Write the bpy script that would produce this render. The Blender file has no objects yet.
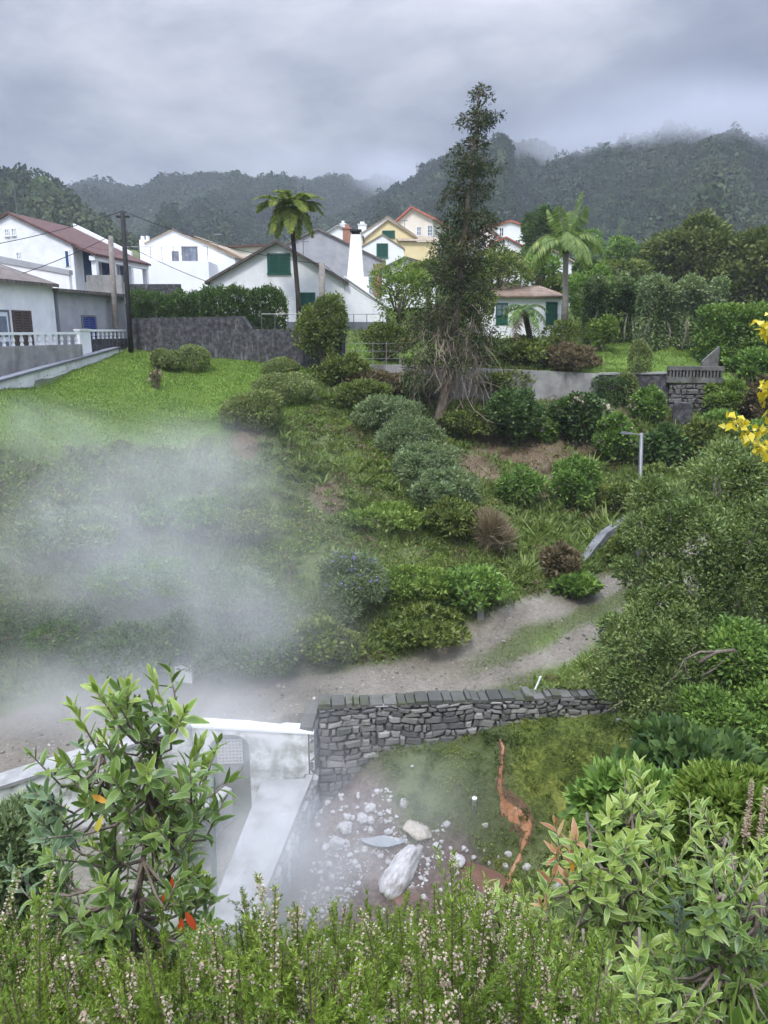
import bpy, math, random
import numpy as np
from mathutils import Vector, Matrix

C = bpy.context.scene.collection
SC = bpy.context.scene
R = math.radians
rng = np.random.default_rng(7)
random.seed(7)

# ------------------------------------------------------------------ camera, sky, sun, exposure
CZ = 14.0                       # eye height above the pit floor
PITCH = R(13.3)
F = 769.0                       # focal length in pixels of the 768x1024 photograph
cam_d = bpy.data.cameras.new('camera')
cam = bpy.data.objects.new('camera', cam_d)
C.objects.link(cam)
cam.location = (0, 0, CZ)
cam.rotation_euler = (R(90) - PITCH, 0, 0)
cam_d.sensor_fit = 'VERTICAL'
cam_d.sensor_height = 36.0
cam_d.lens = 36.0 * F / 1024.0
cam_d.clip_start = 0.1
cam_d.clip_end = 5000
SC.camera = cam

SUN_EL, SUN_AZ = R(56), R(200)  # high, behind the viewer, a little to the left
w = bpy.data.worlds.new('World')
SC.world = w
w.use_nodes = True
nt = w.node_tree
nt.nodes.clear()
N = nt.nodes.new
L = nt.links.new
out = N('ShaderNodeOutputWorld')
bg = N('ShaderNodeBackground')
bg.inputs['Strength'].default_value = 0.1
sky = N('ShaderNodeTexSky')
sky.sky_type = 'NISHITA'
sky.sun_disc = False
sky.sun_elevation = SUN_EL
sky.sun_rotation = SUN_AZ
tc = N('ShaderNodeTexCoord')
sep = N('ShaderNodeSeparateXYZ')
L(tc.outputs['Generated'], sep.inputs[0])


def wmath(op, a, b=None, clamp=False):
    m = N('ShaderNodeMath')
    m.operation = op
    m.use_clamp = clamp
    for i, v in enumerate((a, b)):
        if v is None:
            continue
        if isinstance(v, (int, float)):
            m.inputs[i].default_value = v
        else:
            L(v, m.inputs[i])
    return m.outputs[0]


zc = wmath('MAXIMUM', sep.outputs['Z'], 0.0)
den = wmath('ADD', zc, 0.45)
cx = wmath('DIVIDE', sep.outputs['X'], den)
cy = wmath('DIVIDE', sep.outputs['Y'], den)
comb = N('ShaderNodeCombineXYZ')
L(cx, comb.inputs[0])
L(cy, comb.inputs[1])
n1 = N('ShaderNodeTexNoise')
n1.inputs['Scale'].default_value = 1.5
n1.inputs['Detail'].default_value = 7
n1.inputs['Roughness'].default_value = 0.58
n1.inputs['Distortion'].default_value = 0.25
mp = N('ShaderNodeMapping')
mp.inputs['Location'].default_value = (1.2, 5.3, 0.4)
mp.inputs['Scale'].default_value = (1.0, 1.35, 1)
L(comb.outputs[0], mp.inputs[0])
L(mp.outputs[0], n1.inputs['Vector'])
ramp = N('ShaderNodeValToRGB')
e = ramp.color_ramp.elements
e[0].position = 0.37
e[0].color = (1.45, 1.72, 2.6, 1)
e[1].position = 0.66
e[1].color = (6.0, 6.2, 6.9, 1)
m_ = e.new(0.52)
m_.color = (3.0, 3.25, 4.05, 1)
L(n1.outputs['Fac'], ramp.inputs[0])
# an overcast sky is brightest overhead and away from the cloud banked on the mountains
up = wmath('MULTIPLY', wmath('POWER', zc, 3.4), 9.5)
back = wmath('MULTIPLY', wmath('MAXIMUM', wmath('MULTIPLY', sep.outputs['Y'], -1.0), 0.0), 0.75)
gain = wmath('ADD', wmath('ADD', up, back), 0.40)
gm = N('ShaderNodeMixRGB')
gm.blend_type = 'MULTIPLY'
gm.inputs[0].default_value = 1.0
L(ramp.outputs[0], gm.inputs[1])
gc = N('ShaderNodeCombineXYZ')
for i in range(3):
    L(gain, gc.inputs[i])
L(gc.outputs[0], gm.inputs[2])
mixs = N('ShaderNodeMixRGB')
mixs.inputs[0].default_value = 0.93
L(sky.outputs[0], mixs.inputs[1])
L(gm.outputs[0], mixs.inputs[2])
L(mixs.outputs[0], bg.inputs['Color'])
L(bg.outputs[0], out.inputs['Surface'])

sd = bpy.data.lights.new('sun', 'SUN')
sd.energy = 1.5
sd.angle = R(10)
sd.color = (1.0, 0.965, 0.91)
sun = bpy.data.objects.new('sun', sd)
C.objects.link(sun)
# sun_rotation 0 faces +Y; the lamp shines down its own -Z
sv = Vector((math.sin(SUN_AZ) * math.cos(SUN_EL), math.cos(SUN_AZ) * math.cos(SUN_EL), math.sin(SUN_EL)))
sun.rotation_euler = sv.to_track_quat('Z', 'Y').to_euler()
sun.location = sv * 60

SC.view_settings.view_transform = 'Standard'
SC.view_settings.look = 'None'
SC.view_settings.exposure = 0.95
SC.view_settings.gamma = 1.0
SC.view_settings.use_curve_mapping = False
cy_ = SC.cycles
cy_.max_bounces = 6
cy_.diffuse_bounces = 3
cy_.glossy_bounces = 2
cy_.transmission_bounces = 3
cy_.transparent_max_bounces = 8
cy_.volume_bounces = 2
cy_.volume_step_rate = 1.0
cy_.volume_max_steps = 96
cy_.use_denoising = True
cy_.use_adaptive_sampling = True
cy_.adaptive_threshold = 0.025

# ------------------------------------------------------------------ pixel geometry (where things stand)
ct, st = math.cos(PITCH), math.sin(PITCH)


def P(px, py, Y):
    """The point of the place seen at a pixel of the photograph, Y metres ahead."""
    xc, yc = (px - 384.0) / F, (512.0 - py) / F
    t = Y / (ct + yc * st)
    return np.array((xc * t, Y, CZ + (-st + yc * ct) * t))


def mpp(py, Y):
    """Metres per pixel at Y metres ahead."""
    yc = (512.0 - py) / F
    return Y / (ct + yc * st) / F


# ------------------------------------------------------------------ noise in numpy
def _hash(i, j, s):
    h = (i * 374761393 + j * 668265263 + s * 1442695041) & 0x7fffffff
    h = ((h ^ (h >> 13)) * 1274126177) & 0x7fffffff
    return ((h ^ (h >> 16)) & 0xffff) / 65535.0


def vnoise(x, y, s=0):
    x = np.asarray(x, float)
    y = np.asarray(y, float)
    i = np.floor(x).astype(np.int64)
    j = np.floor(y).astype(np.int64)
    u, v = x - i, y - j
    u = u * u * (3 - 2 * u)
    v = v * v * (3 - 2 * v)
    return (_hash(i, j, s) * (1 - u) * (1 - v) + _hash(i + 1, j, s) * u * (1 - v)
            + _hash(i, j + 1, s) * (1 - u) * v + _hash(i + 1, j + 1, s) * u * v)


def fbm(x, y, s=0, o=4):
    a, t, n = 0.5, 0.0, 0.0
    for k in range(o):
        t = t + a * vnoise(x * 2 ** k, y * 2 ** k, s + k)
        n += a
        a *= 0.5
    return t / n - 0.5


def sstep(a, b, x):
    t = np.clip((x - a) / (b - a), 0, 1)
    return t * t * (3 - 2 * t)


# ------------------------------------------------------------------ materials
def new_mat(name):
    m = bpy.data.materials.new(name)
    m.use_nodes = True
    t = m.node_tree
    t.nodes.clear()
    o = t.nodes.new('ShaderNodeOutputMaterial')
    return m, t, o


def ramp_node(t, stops):
    r = t.nodes.new('ShaderNodeValToRGB')
    el = r.color_ramp.elements
    while len(el) < len(stops):
        el.new(0.5)
    for k, (p, c) in enumerate(stops):
        el[k].position = p
        el[k].color = (*c, 1)
    return r


def noise_node(t, scale, detail=4, rough=0.55, coord='Object', dist=0.0, vec=None):
    n = t.nodes.new('ShaderNodeTexNoise')
    n.inputs['Scale'].default_value = scale
    n.inputs['Detail'].default_value = detail
    n.inputs['Roughness'].default_value = rough
    n.inputs['Distortion'].default_value = dist
    if vec is None:
        c = t.nodes.new('ShaderNodeTexCoord')
        vec = c.outputs[coord]
    t.links.new(vec, n.inputs['Vector'])
    return n


def mix_node(t, fac, a, b, blend='MIX'):
    m = t.nodes.new('ShaderNodeMixRGB')
    m.blend_type = blend
    for i, v in enumerate((fac, a, b)):
        if isinstance(v, (int, float)):
            m.inputs[i].default_value = v
        elif isinstance(v, tuple):
            m.inputs[i].default_value = (*v, 1)
        else:
            t.links.new(v, m.inputs[i])
    return m.outputs[0]


def math_node(t, op, a, b=None, clamp=False):
    m = t.nodes.new('ShaderNodeMath')
    m.operation = op
    m.use_clamp = clamp
    for i, v in enumerate((a, b)):
        if v is None:
            continue
        if isinstance(v, (int, float)):
            m.inputs[i].default_value = v
        else:
            t.links.new(v, m.inputs[i])
    return m.outputs[0]


def bump_node(t, h, strength=0.4, dist=0.05):
    b = t.nodes.new('ShaderNodeBump')
    b.inputs['Strength'].default_value = strength
    b.inputs['Distance'].default_value = dist
    t.links.new(h, b.inputs['Height'])
    return b.outputs[0]


def surf(name, stops, scale=3.0, detail=5, rough=0.8, bump=0.0, bscale=None, spec=0.3, island=0.0, metal=0.0,
         stain=None, stain_scale=0.6, streak=False, tiles=False):
    """A weathered solid surface: noise-driven colour, optional stains, optional bump."""
    m, t, o = new_mat(name)
    b = t.nodes.new('ShaderNodeBsdfPrincipled')
    b.inputs['Roughness'].default_value = rough
    b.inputs['Specular IOR Level'].default_value = spec
    b.inputs['Metallic'].default_value = metal
    n = noise_node(t, scale, detail, 0.6)
    fac = n.outputs['Fac']
    if island:
        g = t.nodes.new('ShaderNodeNewGeometry')
        fac = math_node(t, 'ADD', math_node(t, 'MULTIPLY', fac, 1 - island),
                        math_node(t, 'MULTIPLY', g.outputs['Random Per Island'], island))
    col = ramp_node(t, stops)
    t.links.new(fac, col.inputs[0])
    c = col.outputs[0]
    if stain:
        cc = t.nodes.new('ShaderNodeTexCoord')
        mpn = t.nodes.new('ShaderNodeMapping')
        mpn.inputs['Scale'].default_value = (1, 1, 0.22) if streak else (1, 1, 1)
        t.links.new(cc.outputs['Object'], mpn.inputs[0])
        sn = noise_node(t, stain_scale, 6, 0.65, vec=mpn.outputs[0])
        sr = ramp_node(t, [(stain[1], (0, 0, 0)), (min(stain[1] + 0.18, 1), (1, 1, 1))])
        t.links.new(sn.outputs['Fac'], sr.inputs[0])
        c = mix_node(t, math_node(t, 'MULTIPLY', sr.outputs[0], stain[2]), c, stain[0])
    if tiles:
        tcn = t.nodes.new('ShaderNodeTexCoord')
        wv = t.nodes.new('ShaderNodeTexWave')
        wv.wave_type = 'BANDS'
        wv.bands_direction = 'Y'
        wv.inputs['Scale'].default_value = 1.05
        wv.inputs['Distortion'].default_value = 1.2
        wv.inputs['Detail'].default_value = 2
        t.links.new(tcn.outputs['Object'], wv.inputs['Vector'])
        wr = ramp_node(t, [(0.05, (0.55, 0.55, 0.55)), (0.4, (1, 1, 1))])
        t.links.new(wv.outputs['Fac'], wr.inputs[0])
        c = mix_node(t, 0.8, c, wr.outputs[0], 'MULTIPLY')
    t.links.new(c, b.inputs['Base Color'])
    if bump:
        bn = noise_node(t, bscale or scale * 4, 4, 0.6)
        t.links.new(bump_node(t, bn.outputs['Fac'], bump, 0.04), b.inputs['Normal'])
    t.links.new(b.outputs[0], o.inputs['Surface'])
    return m


def leafy(name, stops, trans=0.3, rough=0.55, spec=0.25, clump=0.35, cscale=0.8, edge=None, island=True):
    """Foliage: every leaf has its own tint, patches of the plant drift together."""
    m, t, o = new_mat(name)
    b = t.nodes.new('ShaderNodeBsdfPrincipled')
    b.inputs['Roughness'].default_value = rough
    b.inputs['Specular IOR Level'].default_value = spec
    g = t.nodes.new('ShaderNodeNewGeometry')
    n = noise_node(t, cscale, 3, 0.5)
    nn = math_node(t, 'ADD', math_node(t, 'MULTIPLY', math_node(t, 'SUBTRACT', n.outputs['Fac'], 0.5), 2.2), 0.5, True)
    fac = math_node(t, 'ADD', math_node(t, 'MULTIPLY', g.outputs['Random Per Island'], 1 - clump),
                    math_node(t, 'MULTIPLY', nn, clump))
    col = ramp_node(t, stops)
    t.links.new(fac, col.inputs[0])
    c = col.outputs[0]
    if edge:
        a = t.nodes.new('ShaderNodeAttribute')
        a.attribute_name = 'edge'
        er = ramp_node(t, [(edge[1], (0, 0, 0)), (1.0, (1, 1, 1))])
        t.links.new(a.outputs['Fac'], er.inputs[0])
        c = mix_node(t, er.outputs[0], c, edge[0])
    t.links.new(c, b.inputs['Base Color'])
    tr = t.nodes.new('ShaderNodeBsdfTranslucent')
    t.links.new(mix_node(t, 1.0, c, (1.0, 1.05, 0.6), 'MULTIPLY'), tr.inputs['Color'])
    mx = t.nodes.new('ShaderNodeMixShader')
    mx.inputs[0].default_value = trans
    t.links.new(b.outputs[0], mx.inputs[1])
    t.links.new(tr.outputs[0], mx.inputs[2])
    t.links.new(mx.outputs[0], o.inputs['Surface'])
    return m


# ------------------------------------------------------------------ object helpers
def tag(o, label=None, cat=None, group=None, kind=None):
    if label:
        o['label'] = label
    if cat:
        o['category'] = cat
        o['kind'] = 'thing'
    if group:
        o['group'] = group
    if kind:
        o['kind'] = kind
    return o


def thing(name, label, cat, loc=(0, 0, 0), rz=0.0, group=None):
    o = bpy.data.objects.new(name, None)
    C.objects.link(o)
    o.empty_display_size = 0.2
    o.location = loc
    o.rotation_euler = (0, 0, rz)
    return tag(o, label, cat, group)


def link(name, me, mat=None, parent=None):
    o = bpy.data.objects.new(name, me)
    if mat is not None:
        me.materials.append(mat)
    C.objects.link(o)
    if parent is not None:
        o.parent = parent
    return o


def np_mesh(name, V, faces_flat, sizes, smooth=False, attrs=None):
    """A mesh from numpy arrays: V (n,3), flat loop indices, loops per face."""
    me = bpy.data.meshes.new(name)
    V = np.asarray(V, np.float32)
    faces_flat = np.asarray(faces_flat, np.int32).ravel()
    sizes = np.asarray(sizes, np.int32)
    me.vertices.add(len(V))
    me.vertices.foreach_set('co', V.ravel())
    me.loops.add(len(faces_flat))
    me.loops.foreach_set('vertex_index', faces_flat)
    me.polygons.add(len(sizes))
    starts = np.zeros(len(sizes), np.int32)
    starts[1:] = np.cumsum(sizes)[:-1]
    me.polygons.foreach_set('loop_start', starts)
    me.polygons.foreach_set('loop_total', sizes)
    if smooth:
        me.polygons.foreach_set('use_smooth', np.ones(len(sizes), bool))
    for k, a in (attrs or {}).items():
        a = np.asarray(a, np.float32)
        if a.ndim == 1:
            at_ = me.attributes.new(k, 'FLOAT', 'POINT')
            at_.data.foreach_set('value', a)
        else:
            at_ = me.attributes.new(k, 'FLOAT_COLOR', 'POINT')
            at_.data.foreach_set('color', a.ravel())
    me.update(calc_edges=True)
    me.validate()
    return me


class MB:
    """Collects boxes, prisms, tubes and sheets into one mesh."""

    def __init__(s):
        s.v, s.f = [], []

    def add(s, vs, fs):
        b = len(s.v)
        s.v += [tuple(map(float, p)) for p in vs]
        s.f += [tuple(i + b for i in f) for f in fs]
        return s

    def box(s, x0, y0, z0, x1, y1, z1):
        return s.add([(x0, y0, z0), (x1, y0, z0), (x1, y1, z0), (x0, y1, z0), (x0, y0, z1), (x1, y0, z1), (x1, y1, z1), (x0, y1, z1)],
                     [(0, 3, 2, 1), (4, 5, 6, 7), (0, 1, 5, 4), (1, 2, 6, 5), (2, 3, 7, 6), (3, 0, 4, 7)])

    def hexa(s, lo, hi):
        """Solid between a lower and an upper quad (4 points each, counter-clockwise from above)."""
        return s.add(list(lo) + list(hi), [(0, 3, 2, 1), (4, 5, 6, 7), (0, 1, 5, 4), (1, 2, 6, 5), (2, 3, 7, 6), (3, 0, 4, 7)])

    def prism_y(s, prof, y0, y1):
        """Profile in x,z extruded along y."""
        n = len(prof)
        vs = [(x, y0, z) for x, z in prof] + [(x, y1, z) for x, z in prof]
        fs = [tuple(range(n)), tuple(range(2 * n - 1, n - 1, -1))]
        fs += [(i, i + n, (i + 1) % n + n, (i + 1) % n) for i in range(n)]
        return s.add(vs, fs)

    def tube(s, pts, radii, n=8, cap=True):
        pts = [Vector(p) for p in pts]
        if isinstance(radii, (int, float)):
            radii = [radii] * len(pts)
        b = len(s.v)
        up = None
        for i, p in enumerate(pts):
            d = (pts[min(i + 1, len(pts) - 1)] - pts[max(i - 1, 0)]).normalized()
            if up is None:
                up = Vector((0, 0, 1)) if abs(d.z) < 0.9 else Vector((1, 0, 0))
            a = d.cross(up).normalized()
            c = a.cross(d).normalized()
            up = c
            for k in range(n):
                t = 2 * math.pi * k / n
                q = p + (a * math.cos(t) + c * math.sin(t)) * radii[i]
                s.v.append(tuple(q))
        for i in range(len(pts) - 1):
            for k in range(n):
                s.f.append((b + i * n + k, b + i * n + (k + 1) % n, b + (i + 1) * n + (k + 1) % n, b + (i + 1) * n + k))
        if cap:
            s.f.append(tuple(b + k for k in range(n))[::-1])
            s.f.append(tuple(b + (len(pts) - 1) * n + k for k in range(n)))
        return s

    def lathe(s, cx, cy, prof, n=10):
        b = len(s.v)
        for r, z in prof:
            for k in range(n):
                t = 2 * math.pi * k / n
                s.v.append((cx + r * math.cos(t), cy + r * math.sin(t), z))
        for i in range(len(prof) - 1):
            for k in range(n):
                s.f.append((b + i * n + k, b + i * n + (k + 1) % n, b + (i + 1) * n + (k + 1) % n, b + (i + 1) * n + k))
        s.f.append(tuple(b + k for k in range(n))[::-1])
        s.f.append(tuple(b + (len(prof) - 1) * n + k for k in range(n)))
        return s

    def build(s, name, mat, parent=None, smooth=False):
        me = bpy.data.meshes.new(name)
        me.from_pydata(s.v, [], s.f)
        if smooth:
            me.polygons.foreach_set('use_smooth', [True] * len(me.polygons))
        me.update()
        return link(name, me, mat, parent)


def unit(a):
    return a / np.maximum(np.linalg.norm(a, axis=-1, keepdims=True), 1e-9)


def leaf_arrays(p, a, nrm, ln, wd, fold=0.15, wide=0.45):
    """Folded four-point leaves: base p, axis a, normal nrm, length, width."""
    n = len(p)
    s = unit(np.cross(a, nrm))
    nn = np.cross(s, a)
    ln = np.broadcast_to(np.asarray(ln, float), (n,))[:, None]
    wd = np.broadcast_to(np.asarray(wd, float), (n,))[:, None]
    mid = p + a * ln * wide + nn * wd * fold
    V = np.stack([p, mid + s * wd * 0.5, p + a * ln, mid - s * wd * 0.5], 1).reshape(-1, 3)
    b = (np.arange(n) * 4)[:, None]
    Fc = np.concatenate([b + [0, 1, 2], b + [0, 2, 3]], 1).reshape(-1)
    return V, Fc, np.full(2 * n, 3)


def leaf_mesh(name, p, a, nrm, ln, wd, fold=0.15, wide=0.45):
    return np_mesh(name, *leaf_arrays(p, a, nrm, ln, wd, fold, wide))


def big_leaf_mesh(name, p, a, nrm, ln, wd, curl=0.25, fold=0.3, seg=4):
    """Close-up leaves: two rows of quads either side of a midrib, curved along the length; 'edge' is 1 at the margin."""
    n = len(p)
    s = unit(np.cross(a, nrm))
    nn = np.cross(s, a)
    ln = np.broadcast_to(np.asarray(ln, float), (n,))[:, None]
    wd = np.broadcast_to(np.asarray(wd, float), (n,))[:, None]
    curl = np.broadcast_to(np.asarray(curl, float), (n,))[:, None]
    rows, ed = [], []
    for k in range(seg + 1):
        t = k / seg
        prof = (math.sin(math.pi * min(1, t * 0.94 + 0.04)) ** 0.75) * (1 - 0.25 * t) * 0.5
        c = p + a * ln * t - nn * ln * curl * t * t
        h = wd * prof
        rows += [c + s * h + nn * h * fold, c, c - s * h + nn * h * fold]
        ed += [1.0, 0.0, 1.0]
    V = np.stack(rows, 1).reshape(-1, 3)
    m = 3 * (seg + 1)
    b = (np.arange(n) * m)[:, None]
    q = []
    for k in range(seg):
        o = 3 * k
        q += [o, o + 1, o + 4, o + 3, o + 1, o + 2, o + 5, o + 4]
    Fc = (b + np.array(q)[None, :]).reshape(-1)
    return np_mesh(name, V, Fc, np.full(n * seg * 2, 4), smooth=True, attrs={'edge': np.tile(np.array(ed), n)})


def rand_dirs(n):
    return unit(rng.normal(size=(n, 3)))
# ------------------------------------------------------------------ terrain: three levels divided by retaining walls
class RBF:
    def __init__(s, pts, c=2.0):
        pts = np.asarray(pts, float)
        s.xy, z, s.c = pts[:, :2], pts[:, 2], c
        n = len(pts)
        A = np.zeros((n + 3, n + 3))
        A[:n, :n] = s.phi(np.linalg.norm(s.xy[:, None] - s.xy[None], axis=2)) + np.eye(n) * 0.02
        A[:n, n] = 1
        A[:n, n + 1:] = s.xy
        A[n, :n] = 1
        A[n + 1:, :n] = s.xy.T
        s.w = np.linalg.solve(A, np.concatenate([z, np.zeros(3)]))

    def phi(s, r):
        return -np.sqrt(r * r + s.c * s.c)

    def __call__(s, x, y):
        sh = np.shape(x)
        x = np.ravel(x)
        y = np.ravel(y)
        o = np.empty(len(x))
        for i in range(0, len(x), 20000):
            q = np.stack([x[i:i + 20000], y[i:i + 20000]], 1)
            r = np.linalg.norm(q[:, None] - s.xy[None], axis=2)
            o[i:i + 20000] = s.phi(r) @ s.w[:-3] + s.w[-3] + q @ s.w[-2:]
        return o.reshape(sh)


def pp(l):
    return [P(*q) for q in l]


def rel(l):
    return [np.array((x, y, CZ + z)) for x, y, z in l]


# wall lines in plan (x, y), each a function y(x)
STONE_A, STONE_B = P(318, 707, 19.2), P(618, 695, 19.9)
WHITE_A, WHITE_B = P(310, 734, 18.75), P(192, 727, 18.5)
WHITE_C = P(0, 789, 15.7)
wall_x = [-40, -20, WHITE_C[0], WHITE_B[0], WHITE_A[0], STONE_A[0], STONE_B[0], 9.5, 14, 40]
wall_y = [6, 9, WHITE_C[1], WHITE_B[1], WHITE_A[1], STONE_A[1], STONE_B[1], 20.2, 17, 12]
KERB_A, KERB_B = P(0, 390, 28.5), P(119, 353, 40.3)
OLD_A, OLD_B, OLD_C = P(131, 352, 41.3), P(250, 362, 40.0), P(342, 376, 38.0)
CON_A, CON_B = P(346, 380, 37.5), P(545, 402, 37.0)
WALL_BACK = 0.3
TER_A, TER_B = P(640, 405, 36.0), P(716, 408, 35.5)
CON_E = P(600, 396, 36.8)
CON_M, CON_N = P(400, 392, 37.4), P(470, 402, 37.2)
back_x = [-40, -19, KERB_A[0], KERB_B[0], OLD_A[0], OLD_B[0], OLD_C[0], CON_M[0], CON_N[0], CON_B[0], CON_E[0], TER_A[0], TER_B[0], 18, 60]
back_y = [4, 12, KERB_A[1], KERB_B[1], OLD_A[1], OLD_B[1], OLD_C[1], CON_M[1], CON_N[1], CON_B[1], CON_E[1], TER_A[1], TER_B[1], 35.5, 38]

near_bank = rel([(-30, -6, -1.5), (-12, -2, -1.6), (0, -6, -1.4), (12, -6, -1.3), (0, 0, -1.6), (-6, 0, -1.8), (6, 0, -1.3), (12, 0, -0.8), (30, 0, 0), (-2, 1.6, -2.15), (0, 1.6, -2.1),
                 (2, 1.6, -2.0), (-2, 3, -3.15), (0, 3, -3.1), (2, 3, -2.75), (4, 4, -3.0), (6, 6, -4.3), (9, 9, -6.0), (14, 10, -5.5), (-5, 4, -4.2), (0, 5, -5.2), (0, 8, -8.6),
                 (0, 11, -11.6), (-5, 8, -8.4), (-5, 11, -11.6), (4, 8, -7.8), (5, 11, -10.2), (-12, 8, -9.2), (-20, 6, -8.2), (8, 13, -9.3), (20, 14, -5), (30, 10, -3)])
RB_L = RBF(near_bank + pp([(320, 815, 19.1), (388, 754, 19.2), (486, 737, 19.3), (608, 716, 19.7), (330, 800, 18.6), (320, 880, 16.6), (340, 930, 15.0), (400, 790, 18.6), (430, 792, 18.2),
                           (500, 745, 18.9), (500, 818, 18.4), (440, 850, 17.3), (620, 760, 18.2), (560, 740, 18.9), (560, 805, 18.3), (640, 820, 16.8), (560, 885, 15.9), (510, 728, 19.35), (535, 726, 19.4), (560, 722, 19.5), (585, 720, 19.6), (530, 738, 18.9), (470, 885, 16.4),
                           (400, 890, 16.3), (650, 880, 14.2), (690, 760, 17.2), (760, 770, 16.2), (240, 815, 18.0), (215, 860, 16.3), (100, 860, 15.0), (200, 930, 13.6)])
           + rel([(9.5, 20, -9.8), (14, 17, -8.2)]), 0.8)
RB_M = RBF(pp([(130, 352, 40.6), (10, 392, 28.6), (70, 371, 34.5), (240, 364, 39.5), (340, 379, 37.6), (0, 456, 24.8), (120, 450, 27.4), (250, 427, 30), (150, 400, 34), (70, 405, 30.5), (200, 425, 31), (-150, 430, 24), (-150, 480, 22),
               (300, 402, 35), (340, 450, 31.2), (400, 500, 28.3), (440, 432, 34.2), (470, 520, 27.4), (400, 402, 36.6), (500, 408, 36.6), (520, 440, 34), (560, 470, 31.5), (600, 490, 30.5),
               (500, 500, 29.3), (480, 560, 25.6), (560, 530, 27.8), (600, 410, 35.8), (640, 432, 34.2), (560, 400, 36.8), (680, 420, 35.2),
               (635, 600, 24.2), (590, 610, 23.6), (500, 660, 21.7), (400, 690, 20.4), (320, 703, 19.6), (200, 703, 19.9), (0, 745, 17.8), (0, 703, 19.9), (0, 786, 15.9), (-120, 800, 15.2), (-120, 720, 19),
               (560, 690, 20.2), (618, 692, 20.0), (560, 650, 22.0), (500, 630, 22.6), (430, 655, 21.9), (560, 595, 24.0),
               (0, 682, 20.4), (200, 684, 20.7), (300, 668, 21.4), (100, 600, 22.4), (200, 565, 24.2), (0, 565, 22.4), (0, 510, 23.6), (100, 505, 25.2), (250, 500, 27.2), (350, 565, 25), (400, 620, 22.8),
               (440, 625, 22.6), (700, 575, 25.2), (632, 524, 28.2), (590, 560, 25.9), (680, 520, 28), (700, 450, 32.4), (768, 500, 29), (740, 420, 34.5), (900, 450, 33), (900, 620, 24), (760, 700, 18.5), (900, 760, 15)])
           + rel([(9.5, 20.4, -9.6), (14, 17.2, -8.0), (-40, 8, -9), (-40, 20, -6.5), (40, 14, -4), (40, 36, -2)]), 1.5)
RB_U = RBF(rel([(-15.0, 29, -2.1), (-14.2, 40.3, -1.1), (-14.6, 34.5, -1.65), (-30, 31, -1.6), (-30, 45, 0.2), (-19, 12, -3.6), (-40, 10, -3), (0, 45, -0.3), (0, 38.5, -1.6), (8, 37.5, -1.8), (10, 41, -1.0), (16, 36.5, -1.9), (14, 40, -0.9), (0, 55, 1.0),
                (-13, 43, -0.6), (0, 70, 4.5), (0, 90, 8.5), (-35, 70, 5), (-35, 90, 8.5), (30, 60, 1.0), (30, 90, 6), (20, 45, -0.4), (40, 40, -1.2), (60, 60, 0), (-60, 60, 3), (0, 130, 12), (60, 130, 10), (-60, 130, 13)]), 2.0)


def H0(x, y):
    x = np.asarray(x, float)
    y = np.asarray(y, float)
    yl = np.interp(x, wall_x, wall_y) + WALL_BACK
    yb = np.interp(x, back_x, back_y) + WALL_BACK
    z = np.where(y < yl, RB_L(x, y), np.where(y < yb, RB_M(x, y), RB_U(x, y)))
    return z


def poly_dist(x, y, line):
    """Distance to a polyline in plan, and the position along it (0..n-1)."""
    best = np.full(np.shape(x), 1e9)
    par = np.zeros(np.shape(x))
    side = np.zeros(np.shape(x))
    for k in range(len(line) - 1):
        ax, ay = line[k][:2]
        bx, by = line[k + 1][:2]
        dx, dy = bx - ax, by - ay
        t = np.clip(((x - ax) * dx + (y - ay) * dy) / (dx * dx + dy * dy), 0, 1)
        d = np.hypot(x - ax - t * dx, y - ay - t * dy)
        m = d < best
        best = np.where(m, d, best)
        par = np.where(m, k + t, par)
        side = np.where(m, np.sign((x - ax) * dy - (y - ay) * dx), side)
    return best, par, side


ROAD = pp([(-200, 800, 16.2), (-60, 765, 17.2), (60, 745, 18.0), (200, 716, 19.35), (330, 699, 20.0), (420, 687, 20.7), (500, 662, 21.8), (560, 633, 22.9), (612, 604, 24.0), (650, 586, 24.8), (720, 560, 26)])
ROAD_W = [2.3, 2.2, 2.0, 1.35, 1.05, 1.05, 1.1, 1.05, 1.0, 1.0, 1.0]


def H(x, y):
    """Ground height anywhere."""
    x = np.asarray(x, float)
    y = np.asarray(y, float)
    z = H0(x, y)
    d, par, _ = poly_dist(x, y, ROAD)
    wd = np.interp(par, range(len(ROAD_W)), ROAD_W)
    off = sstep(0.2, 1.5, d - wd)
    lawnish = ((y > 25) & (y < 42) & (x < -3)) | (y > 41)
    low = y < np.interp(x, wall_x, wall_y) + WALL_BACK
    rough = np.where(lawnish, 0.10, np.where(low, 0.16, 0.42)) * off
    z = z + fbm(x * 0.55, y * 0.55, 11, 4) * rough * 2.0 + fbm(x * 2.2, y * 2.2, 31, 3) * rough * 0.55
    return z


def hit(px, py, y0=4.0, y1=120.0):
    """Where the sight line through a pixel meets the ground."""
    Y = np.arange(y0, y1, 0.08)
    q = np.stack([P(px, py, t) for t in (y0, y1)])
    t = (Y - y0) / (y1 - y0)
    X = q[0, 0] + (q[1, 0] - q[0, 0]) * t
    Z = q[0, 2] + (q[1, 2] - q[0, 2]) * t
    g = H(X, Y)
    k = np.argmax(g >= Z)
    if g[k] < Z[k]:
        k = len(Y) - 1
    return np.array((X[k], Y[k], g[k]))


def hz(x, y):
    return float(H(np.array([x]), np.array([y]))[0])


# plan axes: fine near the viewer, coarse far away
def axis(knots):
    o = []
    for a, b, s in knots:
        o += list(np.arange(a, b - 1e-6, s))
    return np.array(o + [knots[-1][1]])


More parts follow.
